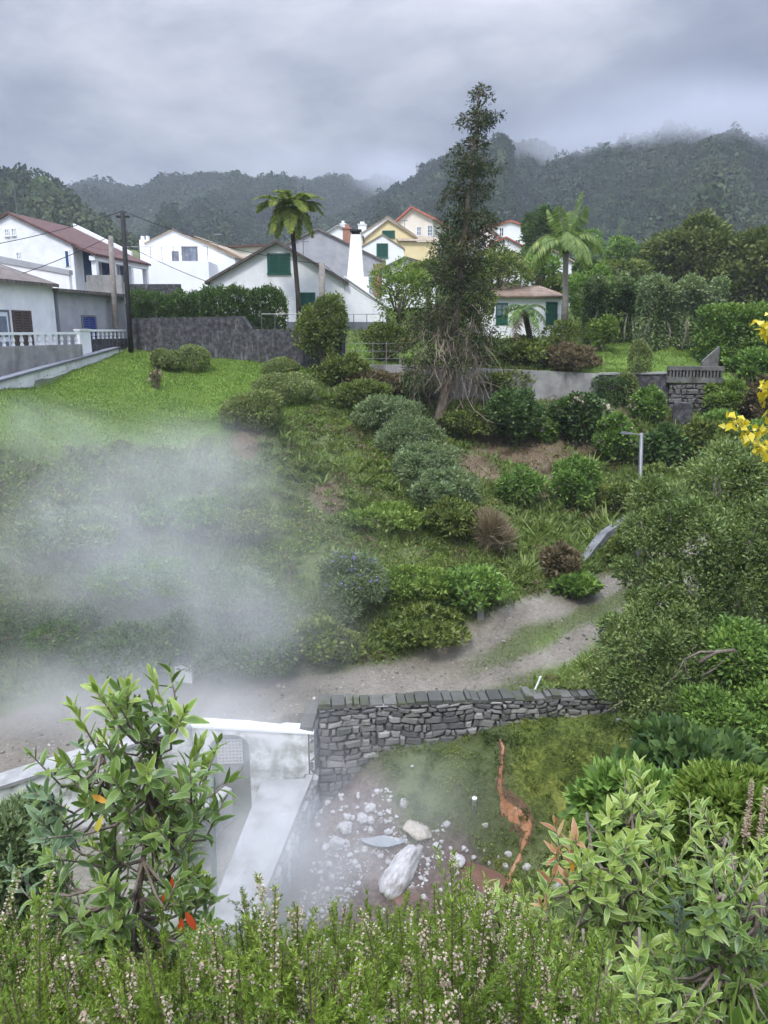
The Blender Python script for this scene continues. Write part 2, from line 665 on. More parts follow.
gx = axis([(-160, -60, 10), (-60, -28, 2), (-28, -17, 0.5), (-17, 17, 0.2), (17, 28, 0.5), (28, 60, 2), (60, 160, 10)])
gy = axis([(-60, -10, 5), (-10, 0, 1), (0, 3, 0.4), (3, 43, 0.2), (43, 60, 0.7), (60, 100, 2), (100, 180, 8)])
GX, GY = np.meshgrid(gx, gy)
GZ = H(GX, GY)
far = sstep(90, 150, np.hypot(GX, GY))
GZ = GZ * (1 - far) + (CZ + 9) * far

# what covers the ground: masks kept as vertex attributes (true surface colours, no light in them)
rd, rpar, rside = poly_dist(GX, GY, ROAD)
rwd = np.interp(rpar, range(len(ROAD_W)), ROAD_W)
wob = fbm(GX * 0.9, GY * 0.9, 5, 4)
yl = np.interp(GX, wall_x, wall_y) + WALL_BACK
yb = np.interp(GX, back_x, back_y) + WALL_BACK
lower, upper = GY < yl, GY > yb
mid = ~lower & ~upper
m_dirt = (1 - sstep(-0.25, 0.35, rd - rwd + wob * 0.9)) * mid
rut = (1 - sstep(0.12, 0.42, rd + wob * 0.5)) * sstep(5.2, 6.2, rpar)
m_dirt = m_dirt * (1 - 0.85 * rut)
lawn_edge = np.interp(GX, [-20, P(0, 455, 24.8)[0], P(120, 448, 27.5)[0], P(250, 428, 30)[0], P(300, 402, 35)[0], P(338, 380, 37.6)[0]], [22, 24.9, 27.6, 30.2, 34.6, 38])
m_lawn = sstep(-0.5, 0.7, GY - lawn_edge + wob * 1.6) * mid * (1 - sstep(-3.6, -2.4, GX))
m_lawn = np.maximum(m_lawn, upper * (GY < 43.5) * (GX > -2.5) * (GX < 16) * 0.8)
yard = hit(150, 850)
m_yard = lower * (1 - sstep(0.8, 1.2, np.hypot((GX - yard[0]) / 2.6, (GY - yard[1]) / 2.6) + wob * 0.5))
m_dirt = np.maximum(m_dirt, m_yard * 0.9)
verge = hit(580, 655)
m_verge = (1 - sstep(0.5, 1.5, np.hypot((GX - verge[0]) / 1.1, (GY - verge[1]) / 0.8) + wob * 0.6)) * mid
mound = [hit(590, 745), hit(640, 775), hit(540, 740)]
m_moss = np.zeros_like(GX)
for q, r_ in zip(mound, (1.7, 1.9, 1.0)):
    m_moss = np.maximum(m_moss, 1 - sstep(0.5, 1.25, np.hypot(GX - q[0], (GY - q[1]) / 0.9) / r_ + wob * 0.8))
m_moss = m_moss * lower
pitc = hit(380, 850)
pq, pr_ = hit(345, 860), hit(455, 885)
m_mud = np.maximum(1 - sstep(0.75, 1.2, np.hypot((GX - pq[0]) / 1.9, (GY - pq[1]) / 2.6) + wob * 0.7), 1 - sstep(0.7, 1.2, np.hypot((GX - pr_[0]) / 1.9, (GY - pr_[1]) / 1.5) + wob * 0.7))
m_mud = m_mud * lower * (1 - m_moss)
bare = [(520, 450, 2.4), (560, 440, 1.8), (600, 430, 1.6), (480, 470, 1.6), (620, 420, 1.5), (540, 480, 1.6), (330, 500, 0.7), (250, 440, 0.8), (575, 412, 1.6), (120, 383, 0.8)]
m_bare = np.zeros_like(GX)
for bx, by, br in bare:
    q = hit(bx, by)
    m_bare = np.maximum(m_bare, 1 - sstep(0.4, 1.3, np.hypot(GX - q[0], GY - q[1]) / br + wob * 1.2))
m_bare = np.maximum(m_bare * (mid | upper), sstep(0.05, 0.3, fbm(GX * 0.35, GY * 0.35, 77, 4) + 0.02) * 0.3 * sstep(-3, 2, GX) * mid * (1 - m_lawn))
cols = np.stack([m_dirt, np.maximum(m_lawn, m_verge * 0.8), m_moss, np.ones_like(GX)], -1).reshape(-1, 4)
cols2 = np.stack([m_mud, m_bare, (upper & (GX < -13.4) & (GY < 60)) * 1.0, np.ones_like(GX)], -1).reshape(-1, 4)

gm_, gt, go = new_mat('ground_cover_soil')
bs = gt.nodes.new('ShaderNodeBsdfPrincipled')
bs.inputs['Roughness'].default_value = 0.95
bs.inputs['Specular IOR Level'].default_value = 0.15
a1 = gt.nodes.new('ShaderNodeAttribute')
a1.attribute_name = 'cover'
a2 = gt.nodes.new('ShaderNodeAttribute')
a2.attribute_name = 'soil'
s1 = gt.nodes.new('ShaderNodeSeparateColor')
s2 = gt.nodes.new('ShaderNodeSeparateColor')
gt.links.new(a1.outputs['Color'], s1.inputs[0])
gt.links.new(a2.outputs['Color'], s2.inputs[0])
nA = noise_node(gt, 0.7, 6, 0.6)
nB = noise_node(gt, 9.0, 6, 0.65)
nC = noise_node(gt, 38.0, 4, 0.7)
mixn = math_node(gt, 'ADD', math_node(gt, 'MULTIPLY', nA.outputs['Fac'], 0.55), math_node(gt, 'MULTIPLY', nB.outputs['Fac'], 0.45))


def gr(stops, src=None):
    r_ = ramp_node(gt, stops)
    gt.links.new(src or mixn, r_.inputs[0])
    return r_.outputs[0]


base = gr([(0.32, (0.045, 0.052, 0.022)), (0.5, (0.085, 0.11, 0.040)), (0.66, (0.15, 0.16, 0.07))])
lawnc = gr([(0.3, (0.075, 0.130, 0.022)), (0.5, (0.115, 0.19, 0.03)), (0.7, (0.17, 0.235, 0.05))])
dirtc = gr([(0.3, (0.105, 0.095, 0.075)), (0.5, (0.19, 0.172, 0.14)), (0.7, (0.29, 0.27, 0.225))])
mossc = gr([(0.38, (0.040, 0.052, 0.016)), (0.5, (0.11, 0.145, 0.030)), (0.60, (0.27, 0.29, 0.065))])
mudc = gr([(0.32, (0.040, 0.027, 0.021)), (0.5, (0.105, 0.072, 0.058)), (0.64, (0.21, 0.17, 0.15))])
barec = gr([(0.3, (0.075, 0.052, 0.035)), (0.5, (0.145, 0.108, 0.070)), (0.7, (0.21, 0.175, 0.115))])
roadc = gr([(0.3, (0.10, 0.10, 0.10)), (0.7, (0.17, 0.17, 0.165))])
c = mix_node(gt, s2.outputs[1], base, barec)
c = mix_node(gt, s1.outputs[1], c, lawnc)
c = mix_node(gt, s1.outputs[0], c, dirtc)
c = mix_node(gt, s1.outputs[2], c, mossc)
c = mix_node(gt, s2.outputs[0], c, mudc)
c = mix_node(gt, s2.outputs[2], c, roadc)
c = mix_node(gt, 0.35, c, nC.outputs['Fac'], 'OVERLAY')
gt.links.new(c, bs.inputs['Base Color'])
hh = math_node(gt, 'ADD', nB.outputs['Fac'], math_node(gt, 'MULTIPLY', nC.outputs['Fac'], 0.5))
gt.links.new(bump_node(gt, hh, 0.7, 0.10), bs.inputs['Normal'])
gt.links.new(bs.outputs[0], go.inputs['Surface'])

ny, nx = GX.shape
VV = np.stack([GX, GY, GZ], -1).reshape(-1, 3)
ii = (np.arange(ny - 1)[:, None] * nx + np.arange(nx - 1)[None]).reshape(-1)
QU = np.stack([ii, ii + 1, ii + nx + 1, ii + nx], 1)


def fmask(m):
    return m.reshape(-1)[QU].mean(1)


lab = np.zeros(len(QU), int)
lab[fmask(lower * 1.0 * (np.hypot((GX - pitc[0] - 1.5) / 6.5, (GY - pitc[1]) / 4.0) < 1)) > 0.5] = 3
lab[fmask(np.maximum(m_lawn, m_verge)) > 0.5] = 1
lab[fmask(m_dirt) > 0.5] = 2
lab[fmask((upper & (GX < -13.4) & (GY < 60)) * 1.0) > 0.5] = 4
for k, nm in enumerate(['ground', 'lawn', 'dirt_road', 'pit_floor', 'village_street']):
    sel = QU[lab == k]
    u, inv = np.unique(sel, return_inverse=True)
    me = np_mesh(nm, VV[u], inv.reshape(-1), np.full(len(sel), 4), True, {'cover': cols[u], 'soil': cols2[u]})
    tag(link(nm, me, gm_), kind='structure')

# ------------------------------------------------------------------ forested mountains round the valley
def az_of(px):
    return math.atan((px - 384.0) / F / (ct + st * 0.42))


def elev(px, py):
    q = P(px, py, 100.0)
    return (q[2] - CZ) / math.hypot(q[0], q[1])


ridges = [  # skyline in pixels of the photograph, distance to the ridge
    ([(-260, 90), (-60, 140), (0, 156), (22, 161), (45, 176), (62, 190), (85, 212), (110, 232), (140, 250), (700, 262)], 240.0, 130.0),
    ([(-260, 190), (0, 190), (60, 191), (92, 187), (120, 193), (142, 197), (160, 185), (210, 182), (262, 184), (285, 177), (312, 180), (345, 174), (385, 180), (420, 186), (470, 190), (900, 200)], 560.0, 330.0),
    ([(-260, 262), (330, 226), (390, 196), (430, 172), (455, 160), (490, 153), (520, 149), (540, 147), (556, 157), (580, 160), (640, 170), (1000, 180)], 430.0, 250.0),
    ([(-260, 265), (420, 250), (500, 215), (540, 178), (566, 158), (590, 148), (620, 142), (660, 138), (700, 142), (740, 148), (768, 154), (900, 156), (1100, 156)], 380.0, 230.0),
]


def ridge_h(az, r):
    px = 384 + np.tan(az) * F * (ct + st * 0.42)
    out_ = np.full(np.shape(r), 8.0)
    for k, (sk, D, run) in enumerate(ridges):
        ks = sorted(sk)
        ev = np.interp(px, [q[0] for q in ks], [elev(*q) for q in ks])
        top = ev * D
        gul = fbm(px * 0.018 + k * 9, r * 0.004, 50 + k, 4)
        gul2 = fbm(px * 0.05 + k * 3, r * 0.012, 90 + k, 3)
        Dk = D + fbm(px * 0.01, px * 0 + k, 20 + k, 2) * 60
        t = np.clip((r - (Dk - run)) / run, 0, 1)
        rise = t ** 1.25
        fall = 1 - sstep(0, 420, r - Dk) * 0.55
        bulge = np.sin(np.pi * t)
        h = top * rise * fall * np.where(r > Dk, 1, 1) + bulge * (gul * 75 + gul2 * 26) * (top / 90.0)
        out_ = np.maximum(out_, h)
    return out_


haz = np.linspace(R(-52), R(52), 330)
hr = axis([(112, 200, 6), (200, 460, 4), (460, 640, 6), (640, 1000, 30)])
HA, HR = np.meshgrid(haz, hr)


def hill_z(az, r):
    z = CZ + ridge_h(az, r)
    z = z + fbm(np.sin(az) * r * 0.05, np.cos(az) * r * 0.05, 3, 4) * 9 * sstep(130, 260, r)
    return z - 14 * (1 - sstep(112, 175, r))


HZ = hill_z(HA, HR)
m_forest, ft, fo = new_mat('mountain_forest_floor')
fb = ft.nodes.new('ShaderNodeBsdfDiffuse')
fn = noise_node(ft, 0.05, 6, 0.6)
fr = ramp_node(ft, [(0.35, (0.020, 0.032, 0.014)), (0.55, (0.045, 0.066, 0.024)), (0.7, (0.085, 0.10, 0.045))])
ft.links.new(fn.outputs['Fac'], fr.inputs[0])
ft.links.new(fr.outputs[0], fb.inputs['Color'])
ft.links.new(fb.outputs[0], fo.inputs['Surface'])
hy, hx = HA.shape
hi = (np.arange(hy - 1)[:, None] * hx + np.arange(hx - 1)[None]).reshape(-1)
me = np_mesh('hills', np.stack([np.sin(HA) * HR, np.cos(HA) * HR, HZ], -1).reshape(-1, 3), np.stack([hi, hi + 1, hi + hx + 1, hi + hx], 1).reshape(-1), np.full(len(hi), 4), True)
tag(link('hills', me, m_forest), kind='structure')

# the woods on them: low rounded crowns, uncountable
t_ = (1 + 5 ** 0.5) / 2
ico = np.array([(-1, t_, 0), (1, t_, 0), (-1, -t_, 0), (1, -t_, 0), (0, -1, t_), (0, 1, t_), (0, -1, -t_), (0, 1, -t_), (t_, 0, -1), (t_, 0, 1), (-t_, 0, -1), (-t_, 0, 1)]) / math.hypot(1, t_)
icf = [(0, 11, 5), (0, 5, 1), (0, 1, 7), (0, 7, 10), (0, 10, 11), (1, 5, 9), (5, 11, 4), (11, 10, 2), (10, 7, 6), (7, 1, 8), (3, 9, 4), (3, 4, 2), (3, 2, 6), (3, 6, 8), (3, 8, 9), (4, 9, 5), (2, 4, 11), (6, 2, 10), (8, 6, 7), (9, 8, 1)]


def ico_sub(v, f):
    v = [tuple(q) for q in v]
    cache, nf = {}, []

    def m(a, b):
        k = (min(a, b), max(a, b))
        if k not in cache:
            q = np.array(v[a]) + np.array(v[b])
            v.append(tuple(q / np.linalg.norm(q)))
            cache[k] = len(v) - 1
        return cache[k]
    for a, b, c_ in f:
        x, y, z = m(a, b), m(b, c_), m(c_, a)
        nf += [(a, x, z), (b, y, x), (c_, z, y), (x, y, z)]
    return np.array(v), nf


ICO1 = ico_sub(ico, icf)
ICO2 = ico_sub(*ICO1)
ICO3 = ico_sub(*ICO2)


def wood_mesh(n, m=26):
    az = rng.uniform(R(-32), R(32), n * 3)
    r = np.sqrt(rng.uniform(140 ** 2, 610 ** 2, n * 3))
    z = hill_z(az, r)
    zb = hill_z(az, r - 6)
    keep = (z - zb) > 0.25 + 0 * z          # slopes that rise away from the viewer
    az, r, z = az[keep][:n], r[keep][:n], z[keep][:n]
    k = len(az)
    s = np.clip(1.45 * np.exp(rng.normal(0, 0.28, k)), 0.8, 2.7) * (0.85 + 0.25 * (r > 330)) * (1 + 0.5 * (rng.random(k) > 0.93))
    tall = rng.uniform(0.75, 1.25, k)
    c = np.stack([np.sin(az) * r, np.cos(az) * r, z + s * 0.5 * tall], 1)
    d = rand_dirs(k * m)
    d[:, 2] = np.abs(d[:, 2]) * 1.1 - 0.25
    d = unit(d)
    ss = np.repeat(s, m)
    p = np.repeat(c, m, 0) + d * np.stack([ss, ss, ss * np.repeat(tall, m)], 1) * rng.uniform(0.7, 1.0, (k * m, 1))
    ax = unit(d * 0.35 + rng.normal(0, 0.8, d.shape) + np.array((0, 0, -0.25)))
    nr = unit(d + rng.normal(0, 0.4, d.shape))
    return leaf_mesh('forest', p - ax * (ss * 0.25)[:, None], ax, nr, ss * rng.uniform(0.4, 0.75, k * m), ss * rng.uniform(0.35, 0.55, k * m), 0.12)


M_wood = leafy('mountain_tree_crowns', [(0.1, (0.014, 0.025, 0.016)), (0.45, (0.028, 0.047, 0.024)), (0.75, (0.048, 0.070, 0.032)), (0.95, (0.085, 0.098, 0.045))], 0.0, 0.9, 0.05, 0.72, 0.013)
tag(link('forest', wood_mesh(46000), M_wood), kind='stuff')

# ------------------------------------------------------------------ the air: valley haze and mist on the ridge
hz_o = MB().box(-700, -80, -2.0, 700, 1050, CZ + 150).build('haze', None)
hm, ht, ho = new_mat('valley_haze')
pv = ht.nodes.new('ShaderNodeVolumePrincipled')
pv.inputs['Color'].default_value = (0.84, 0.90, 1.0, 1)
pv.inputs['Density'].default_value = 0.0004
pv.inputs['Anisotropy'].default_value = 0.1
ht.links.new(pv.outputs[0], ho.inputs['Volume'])
hz_o.data.materials.append(hm)
tag(hz_o, kind='stuff')


def volume_blobs(name, blobs, dens, nscale, lo, hi, color, thr=(0.38, 0.72), aniso=0.2, zstretch=1.0, detail=3, floor=0.12):
    """Steam or mist: soft ellipsoids broken up by noise, inside one closed box."""
    o = MB().box(*lo, *hi).build(name, None)
    m, t, mo = new_mat(name + '_vapour')
    v = t.nodes.new('ShaderNodeVolumePrincipled')
    v.inputs['Color'].default_value = (*color, 1)
    v.inputs['Anisotropy'].default_value = aniso
    tcn = t.nodes.new('ShaderNodeTexCoord')
    tot = None
    for (cx_, cy_, cz_), (rx, ry, rz_), s in blobs:
        mpn = t.nodes.new('ShaderNodeMapping')
        mpn.inputs['Location'].default_value = (-cx_ / rx, -cy_ / ry, -cz_ / rz_)
        mpn.inputs['Scale'].default_value = (1 / rx, 1 / ry, 1 / rz_)
        t.links.new(tcn.outputs['Object'], mpn.inputs[0])
        ln = t.nodes.new('ShaderNodeVectorMath')
        ln.operation = 'LENGTH'
        t.links.new(mpn.outputs[0], ln.inputs[0])
        mr = t.nodes.new('ShaderNodeMapRange')
        mr.interpolation_type = 'SMOOTHSTEP'
        mr.inputs[1].default_value = 1.0
        mr.inputs[2].default_value = 0.0
        mr.inputs[3].default_value = 0.0
        mr.inputs[4].default_value = s
        t.links.new(ln.outputs['Value'], mr.inputs[0])
        tot = mr.outputs[0] if tot is None else math_node(t, 'ADD', tot, mr.outputs[0])
    mpn = t.nodes.new('ShaderNodeMapping')
    mpn.inputs['Scale'].default_value = (1, 1, zstretch)
    t.links.new(tcn.outputs['Object'], mpn.inputs[0])
    n = noise_node(t, nscale, detail, 0.58, dist=1.1, vec=mpn.outputs[0])
    mr = t.nodes.new('ShaderNodeMapRange')
    mr.inputs[1].default_value = thr[0]
    mr.inputs[2].default_value = thr[1]
    mr.inputs[3].default_value = floor
    mr.inputs[4].default_value = 1.0
    t.links.new(n.outputs['Fac'], mr.inputs[0])
    d = math_node(t, 'MULTIPLY', math_node(t, 'MULTIPLY', tot, mr.outputs[0]), dens)
    t.links.new(d, v.inputs['Density'])
    t.links.new(v.outputs[0], mo.inputs['Volume'])
    o.data.materials.append(m)
    tag(o, kind='stuff')
    return o


def vb(px, py, Y, rpx, rpy, ry, s):
    k = mpp(py, Y)
    return tuple(P(px, py, Y)), (rpx * k, ry, rpy * k), s


volume_blobs('steam', [
    vb(90, 580, 22.6, 190, 130, 3.6, 0.55), vb(230, 640, 20.6, 160, 100, 2.8, 0.75), vb(150, 715, 18.8, 260, 90, 2.2, 0.7), vb(20, 445, 26.5, 130, 60, 3.0, 0.7), vb(190, 470, 25.5, 120, 70, 3.0, 0.6),
    vb(90, 700, 19.0, 220, 80, 2.4, 1.0), vb(240, 745, 17.8, 130, 70, 2.0, 0.8), vb(270, 870, 14.6, 100, 110, 2.2, 1.7), vb(330, 880, 15.6, 80, 90, 2.0, 0.8), vb(400, 800, 17.6, 140, 90, 1.6, 0.35), vb(200, 950, 13.2, 110, 110, 2.0, 1.3), vb(340, 830, 16.2, 190, 110, 2.0, 0.6), vb(130, 560, 22.0, 300, 190, 3.4, 0.45)],
    0.46, 0.36, (-14, 9.5, CZ - 13.8), (3.6, 30.0, CZ - 1.2), (0.97, 0.98, 0.985), detail=5, floor=0.38)
volume_blobs('mist', [
    vb(650, 132, 350.0, 190, 26, 110, 2.2), vb(780, 136, 340.0, 170, 36, 110, 3.0), vb(395, 174, 480.0, 60, 22, 60, 1.6), vb(60, 196, 520.0, 110, 20, 50, 0.5), vb(330, 160, 560.0, 170, 20, 50, 0.4)],
    0.03, 0.016, (-330, 260, CZ + 55), (330, 640, CZ + 149), (0.62, 0.64, 0.69), (0.3, 0.7), floor=0.3)
# ------------------------------------------------------------------ materials for built things
M_white = surf('white_render', [(0.3, (0.66, 0.68, 0.70)), (0.6, (0.80, 0.81, 0.82))], 1.2, 6, 0.9, 0.12, 30, 0.2, stain=((0.42, 0.43, 0.42), 0.60, 0.5), stain_scale=0.9, streak=True)
M_white2 = surf('clean_white_paint', [(0.3, (0.74, 0.76, 0.78)), (0.7, (0.82, 0.83, 0.84))], 1.0, 4, 0.85, 0.06, 30, 0.2)
M_grey_render = surf('grey_render', [(0.3, (0.30, 0.31, 0.33)), (0.7, (0.40, 0.41, 0.43))], 1.5, 5, 0.9, 0.1, 30, 0.2)
M_conc = surf('weathered_concrete', [(0.3, (0.20, 0.20, 0.195)), (0.7, (0.36, 0.355, 0.34))], 1.6, 6, 0.9, 0.3, 14, 0.2, stain=((0.09, 0.09, 0.08), 0.52, 0.75), stain_scale=0.8, streak=True)
M_darkwall = surf('blackened_garden_wall', [(0.32, (0.028, 0.028, 0.031)), (0.5, (0.062, 0.062, 0.066)), (0.68, (0.12, 0.12, 0.125))], 5.0, 7, 0.95, 0.7, 14, 0.15, stain=((0.33, 0.33, 0.33), 0.58, 0.7), stain_scale=3.6, streak=True)
M_terrace = surf('mossy_terrace_concrete', [(0.3, (0.07, 0.07, 0.066)), (0.7, (0.17, 0.168, 0.155))], 2, 6, 0.95, 0.5, 14, stain=((0.05, 0.055, 0.035), 0.52, 0.8), stain_scale=1.4)
M_kerb = surf('whitewashed_kerb', [(0.3, (0.52, 0.54, 0.54)), (0.7, (0.74, 0.75, 0.75))], 1.4, 6, 0.9, 0.2, 16, 0.2, stain=((0.30, 0.31, 0.29), 0.55, 0.7), stain_scale=1.2)
M_green = surf('dark_green_paint', [(0.3, (0.012, 0.075, 0.055)), (0.7, (0.02, 0.105, 0.08))], 5, 3, 0.5)
M_blue = surf('blue_paint', [(0.3, (0.035, 0.055, 0.20)), (0.7, (0.055, 0.085, 0.28))], 5, 3, 0.5)
M_tealblue = surf('deep_blue_paint', [(0.3, (0.02, 0.07, 0.16)), (0.7, (0.03, 0.10, 0.22))], 5, 3, 0.5)
M_brown = surf('brown_shutter_wood', [(0.3, (0.07, 0.05, 0.045)), (0.7, (0.12, 0.09, 0.08))], 6, 4, 0.7)
M_glass = surf('window_glass', [(0.3, (0.10, 0.12, 0.16)), (0.7, (0.24, 0.27, 0.32))], 2, 2, 0.12, spec=0.6)
M_roof_old = surf('weathered_roof_tile', [(0.3, (0.10, 0.085, 0.08)), (0.55, (0.17, 0.145, 0.13)), (0.75, (0.25, 0.22, 0.20))], 2.5, 7, 0.9, 0.6, 9, 0.2, tiles=True)
M_roof_cottage = surf('lichen_brown_tile', [(0.3, (0.15, 0.105, 0.08)), (0.55, (0.24, 0.175, 0.13)), (0.75, (0.32, 0.27, 0.22))], 2.5, 7, 0.9, 0.6, 9, 0.2, tiles=True)
M_roof_red = surf('red_roof_tile', [(0.3, (0.36, 0.10, 0.07)), (0.7, (0.52, 0.19, 0.13))], 2.5, 6, 0.85, 0.5, 9, tiles=True)
M_roof_dark = surf('dark_red_brown_tile', [(0.3, (0.075, 0.042, 0.038)), (0.7, (0.15, 0.085, 0.075))], 2.5, 6, 0.9, 0.6, 9, tiles=True)
M_roof_tan = surf('tan_roof_tile', [(0.3, (0.24, 0.19, 0.13)), (0.7, (0.38, 0.31, 0.23))], 2.5, 6, 0.9, 0.5, 9, tiles=True)
M_yellow = surf('pale_yellow_render', [(0.3, (0.66, 0.55, 0.30)), (0.7, (0.76, 0.66, 0.40))], 1.2, 5, 0.9)
M_cream = surf('cream_render', [(0.3, (0.66, 0.62, 0.52)), (0.7, (0.76, 0.73, 0.64))], 1.2, 5, 0.9)
M_brick = surf('bare_brick', [(0.3, (0.28, 0.14, 0.10)), (0.7, (0.42, 0.24, 0.17))], 6, 5, 0.95, 0.5)
M_plinth = surf('grey_plinth', [(0.3, (0.12, 0.13, 0.15)), (0.7, (0.18, 0.19, 0.21))], 2, 4, 0.9)
M_black = surf('black_tarred_wood', [(0.3, (0.015, 0.015, 0.017)), (0.7, (0.035, 0.034, 0.034))], 6, 4, 0.8)
M_polewood = surf('grey_pole_wood', [(0.3, (0.16, 0.14, 0.125)), (0.7, (0.28, 0.255, 0.23))], 5, 5, 0.9, 0.3)
M_galv = surf('galvanised_steel', [(0.3, (0.12, 0.125, 0.13)), (0.7, (0.19, 0.195, 0.20))], 6, 4, 0.45, metal=0.5)
M_dark = surf('dark_opening', [(0.3, (0.02, 0.02, 0.022)), (0.7, (0.04, 0.04, 0.042))], 3, 3, 0.9)
M_door = surf('pale_blue_white_door', [(0.3, (0.60, 0.66, 0.72)), (0.7, (0.70, 0.75, 0.80))], 3, 3, 0.5)
M_stone = surf('rubble_wall_stone', [(0.2, (0.10, 0.10, 0.098)), (0.5, (0.165, 0.163, 0.156)), (0.75, (0.225, 0.22, 0.21)), (0.93, (0.38, 0.37, 0.35))], 3, 6, 0.92, 0.6, 22, 0.2, island=0.7, stain=((0.07, 0.09, 0.035), 0.56, 0.6), stain_scale=0.9)
M_coping = surf('mossy_coping_stone', [(0.2, (0.055, 0.057, 0.05)), (0.6, (0.10, 0.10, 0.09)), (0.95, (0.17, 0.165, 0.15))], 4, 6, 0.95, 0.6, 22, 0.2, island=0.5, stain=((0.06, 0.075, 0.03), 0.5, 0.8), stain_scale=2.5)
M_mortar = surf('dark_mortar', [(0.3, (0.045, 0.045, 0.042)), (0.7, (0.085, 0.084, 0.078))], 6, 5, 0.95, 0.5)
M_pit_white = surf('steam_stained_white_wall', [(0.3, (0.58, 0.59, 0.57)), (0.6, (0.74, 0.74, 0.73))], 1.4, 6, 0.9, 0.15, 20, 0.2, stain=((0.20, 0.205, 0.155), 0.43, 0.9), stain_scale=1.7)
M_flat_conc = surf('pale_concrete_slab', [(0.3, (0.22, 0.215, 0.21)), (0.7, (0.36, 0.355, 0.345))], 1.8, 7, 0.9, 0.4, 20, 0.2, stain=((0.10, 0.10, 0.085), 0.48, 0.75), stain_scale=1.2)
M_tile = surf('pale_lattice_tile', [(0.3, (0.62, 0.60, 0.60)), (0.7, (0.74, 0.72, 0.72))], 8, 3, 0.6)


# ------------------------------------------------------------------ houses
class House:
    """Gabled house; local x runs along the gable, y along the ridge, z up from its ground."""

    def __init__(s, name, label, cat, Y, eL, ap, eR, base_py, Ln, rz=0.0, wall=None, roof=None, oh=0.22, rt=0.13, group=None, sink=1.2):
        a, b, c_ = P(*eL, Y), P(*ap, Y), P(*eR, Y)
        k = math.cos(rz)
        zb = P(ap[0], base_py, Y)[2]
        s.o = np.array((a[0], Y, zb))
        s.Y, s.rz, s.k = Y, rz, k
        s.W = (c_[0] - a[0]) / k
        s.Ln = Ln
        s.prof = [(0, a[2] - zb), ((b[0] - a[0]) / k, b[2] - zb), (s.W, c_[2] - zb)]
        s.root = thing(name, label, cat, tuple(s.o), rz, group)
        p = s.prof
        MB().prism_y([(0, -sink), (s.W, -sink), (s.W, p[2][1]), p[1], (0, p[0][1])], 0, Ln).build('wall', wall, s.root)
        rf = MB()
        for (x0, z0), (x1, z1) in ((p[0], p[1]), (p[2], p[1])):
            dx, dz = x1 - x0, z1 - z0
            l_ = math.hypot(dx, dz)
            ux, uz = dx / l_, dz / l_
            ex, ez = x0 - ux * oh, z0 - uz * oh
            g = 0.004
            rf.prism_y([(ex, ez + g), (x1, z1 + g), (x1, z1 + g + rt), (ex, ez + g + rt)] if dx > 0 else [(x1, z1 + g), (ex, ez + g), (ex, ez + g + rt), (x1, z1 + g + rt)], -oh, Ln + oh)
        s.roof = rf.build('roof', roof, s.root)

    def local(s, px, py):
        q = P(px, py, s.Y)
        return (q[0] - s.o[0]) / s.k, q[2] - s.o[2]

    def front(s, bb, kind, name='window', mat=None, frame=None):
        x0, z1 = s.local(bb[0], bb[1])
        x1, z0 = s.local(bb[2], bb[3])
        return opening(s.root, 'front', x0, x1, z0, z1, kind, name, mat, frame, 0)

    def side(s, y0, y1, z0, z1, kind, name='window', mat=None, frame=None):
        return opening(s.root, 'side', y0, y1, z0, z1, kind, name, mat, frame, s.W)


def opening(root, face, a0, a1, z0, z1, kind, name, mat, frame, off):
    """A window or door on a wall: a proud frame, with a pane or shutter set inside it."""
    mat = mat or M_glass
    frame = frame or M_white2
    t = 0.09 if (a1 - a0) > 0.7 else 0.06

    def bx(m, u0, v0, u1, v1, d0, d1):
        if face == 'front':
            m.box(u0, -d1, v0, u1, -d0, v1)
        else:
            m.box(off + d0, u0, v0, off + d1, u1, v1)
        return m
    m = MB()
    bx(m, a0 - t, z0, a0, z1, 0.0, 0.06)
    bx(m, a1, z0, a1 + t, z1, 0.0, 0.06)
    bx(m, a0 - t, z1, a1 + t, z1 + t, 0.0, 0.06)
    if kind != 'door':
        bx(m, a0 - t * 1.4, z0 - t, a1 + t * 1.4, z0, 0.0, 0.09)
    f = m.build(name, frame, root)
    if kind == 'shutter':
        s_ = MB()
        c_ = (a0 + a1) / 2
        for u0, u1 in ((a0, c_ - 0.008), (c_ + 0.008, a1)):
            bx(s_, u0, z0, u0 + 0.06, z1, 0.002, 0.045)
            bx(s_, u1 - 0.06, z0, u1, z1, 0.002, 0.045)
            n = max(4, int((z1 - z0) / 0.11))
            for i in range(n):
                h = (z1 - z0) / n
                bx(s_, u0 + 0.06, z0 + i * h, u1 - 0.06, z0 + i * h + h * 0.72, 0.002, 0.03)
        s_.build('shutter', mat, f)
        bx(MB(), a0, z0, a1, z1, 0.0005, 0.0015).build('backing', M_dark, f)
    elif kind == 'door':
        bx(MB(), a0, z0, a1, z1, 0.002, 0.035).build('door_leaf', mat, f)
        d = MB()
        for i in range(2):
            h = (z1 - z0)
            bx(d, a0 + 0.12, z0 + h * (0.08 + i * 0.46), a1 - 0.12, z0 + h * (0.46 + i * 0.46), 0.036, 0.05)
        d.build('door_panel', mat if mat is not M_door else M_glass, f)
    else:
        bx(MB(), a0, z0, a1, z1, 0.002, 0.012).build('pane', mat, f)
        g = MB()
        c_ = (a0 + a1) / 2
        bx(g, c_ - 0.03, z0, c_ + 0.03, z1, 0.013, 0.04)
        for i in (1, 2) if (z1 - z0) > 1.1 else (1,):
            zz = z0 + (z1 - z0) * i / (3 if (z1 - z0) > 1.1 else 2)
            bx(g, a0, zz - 0.02, c_ - 0.03, zz + 0.02, 0.013, 0.036)
            bx(g, c_ + 0.03, zz - 0.02, a1, zz + 0.02, 0.013, 0.036)
        g.build('glazing_bar', frame, f)
    return f


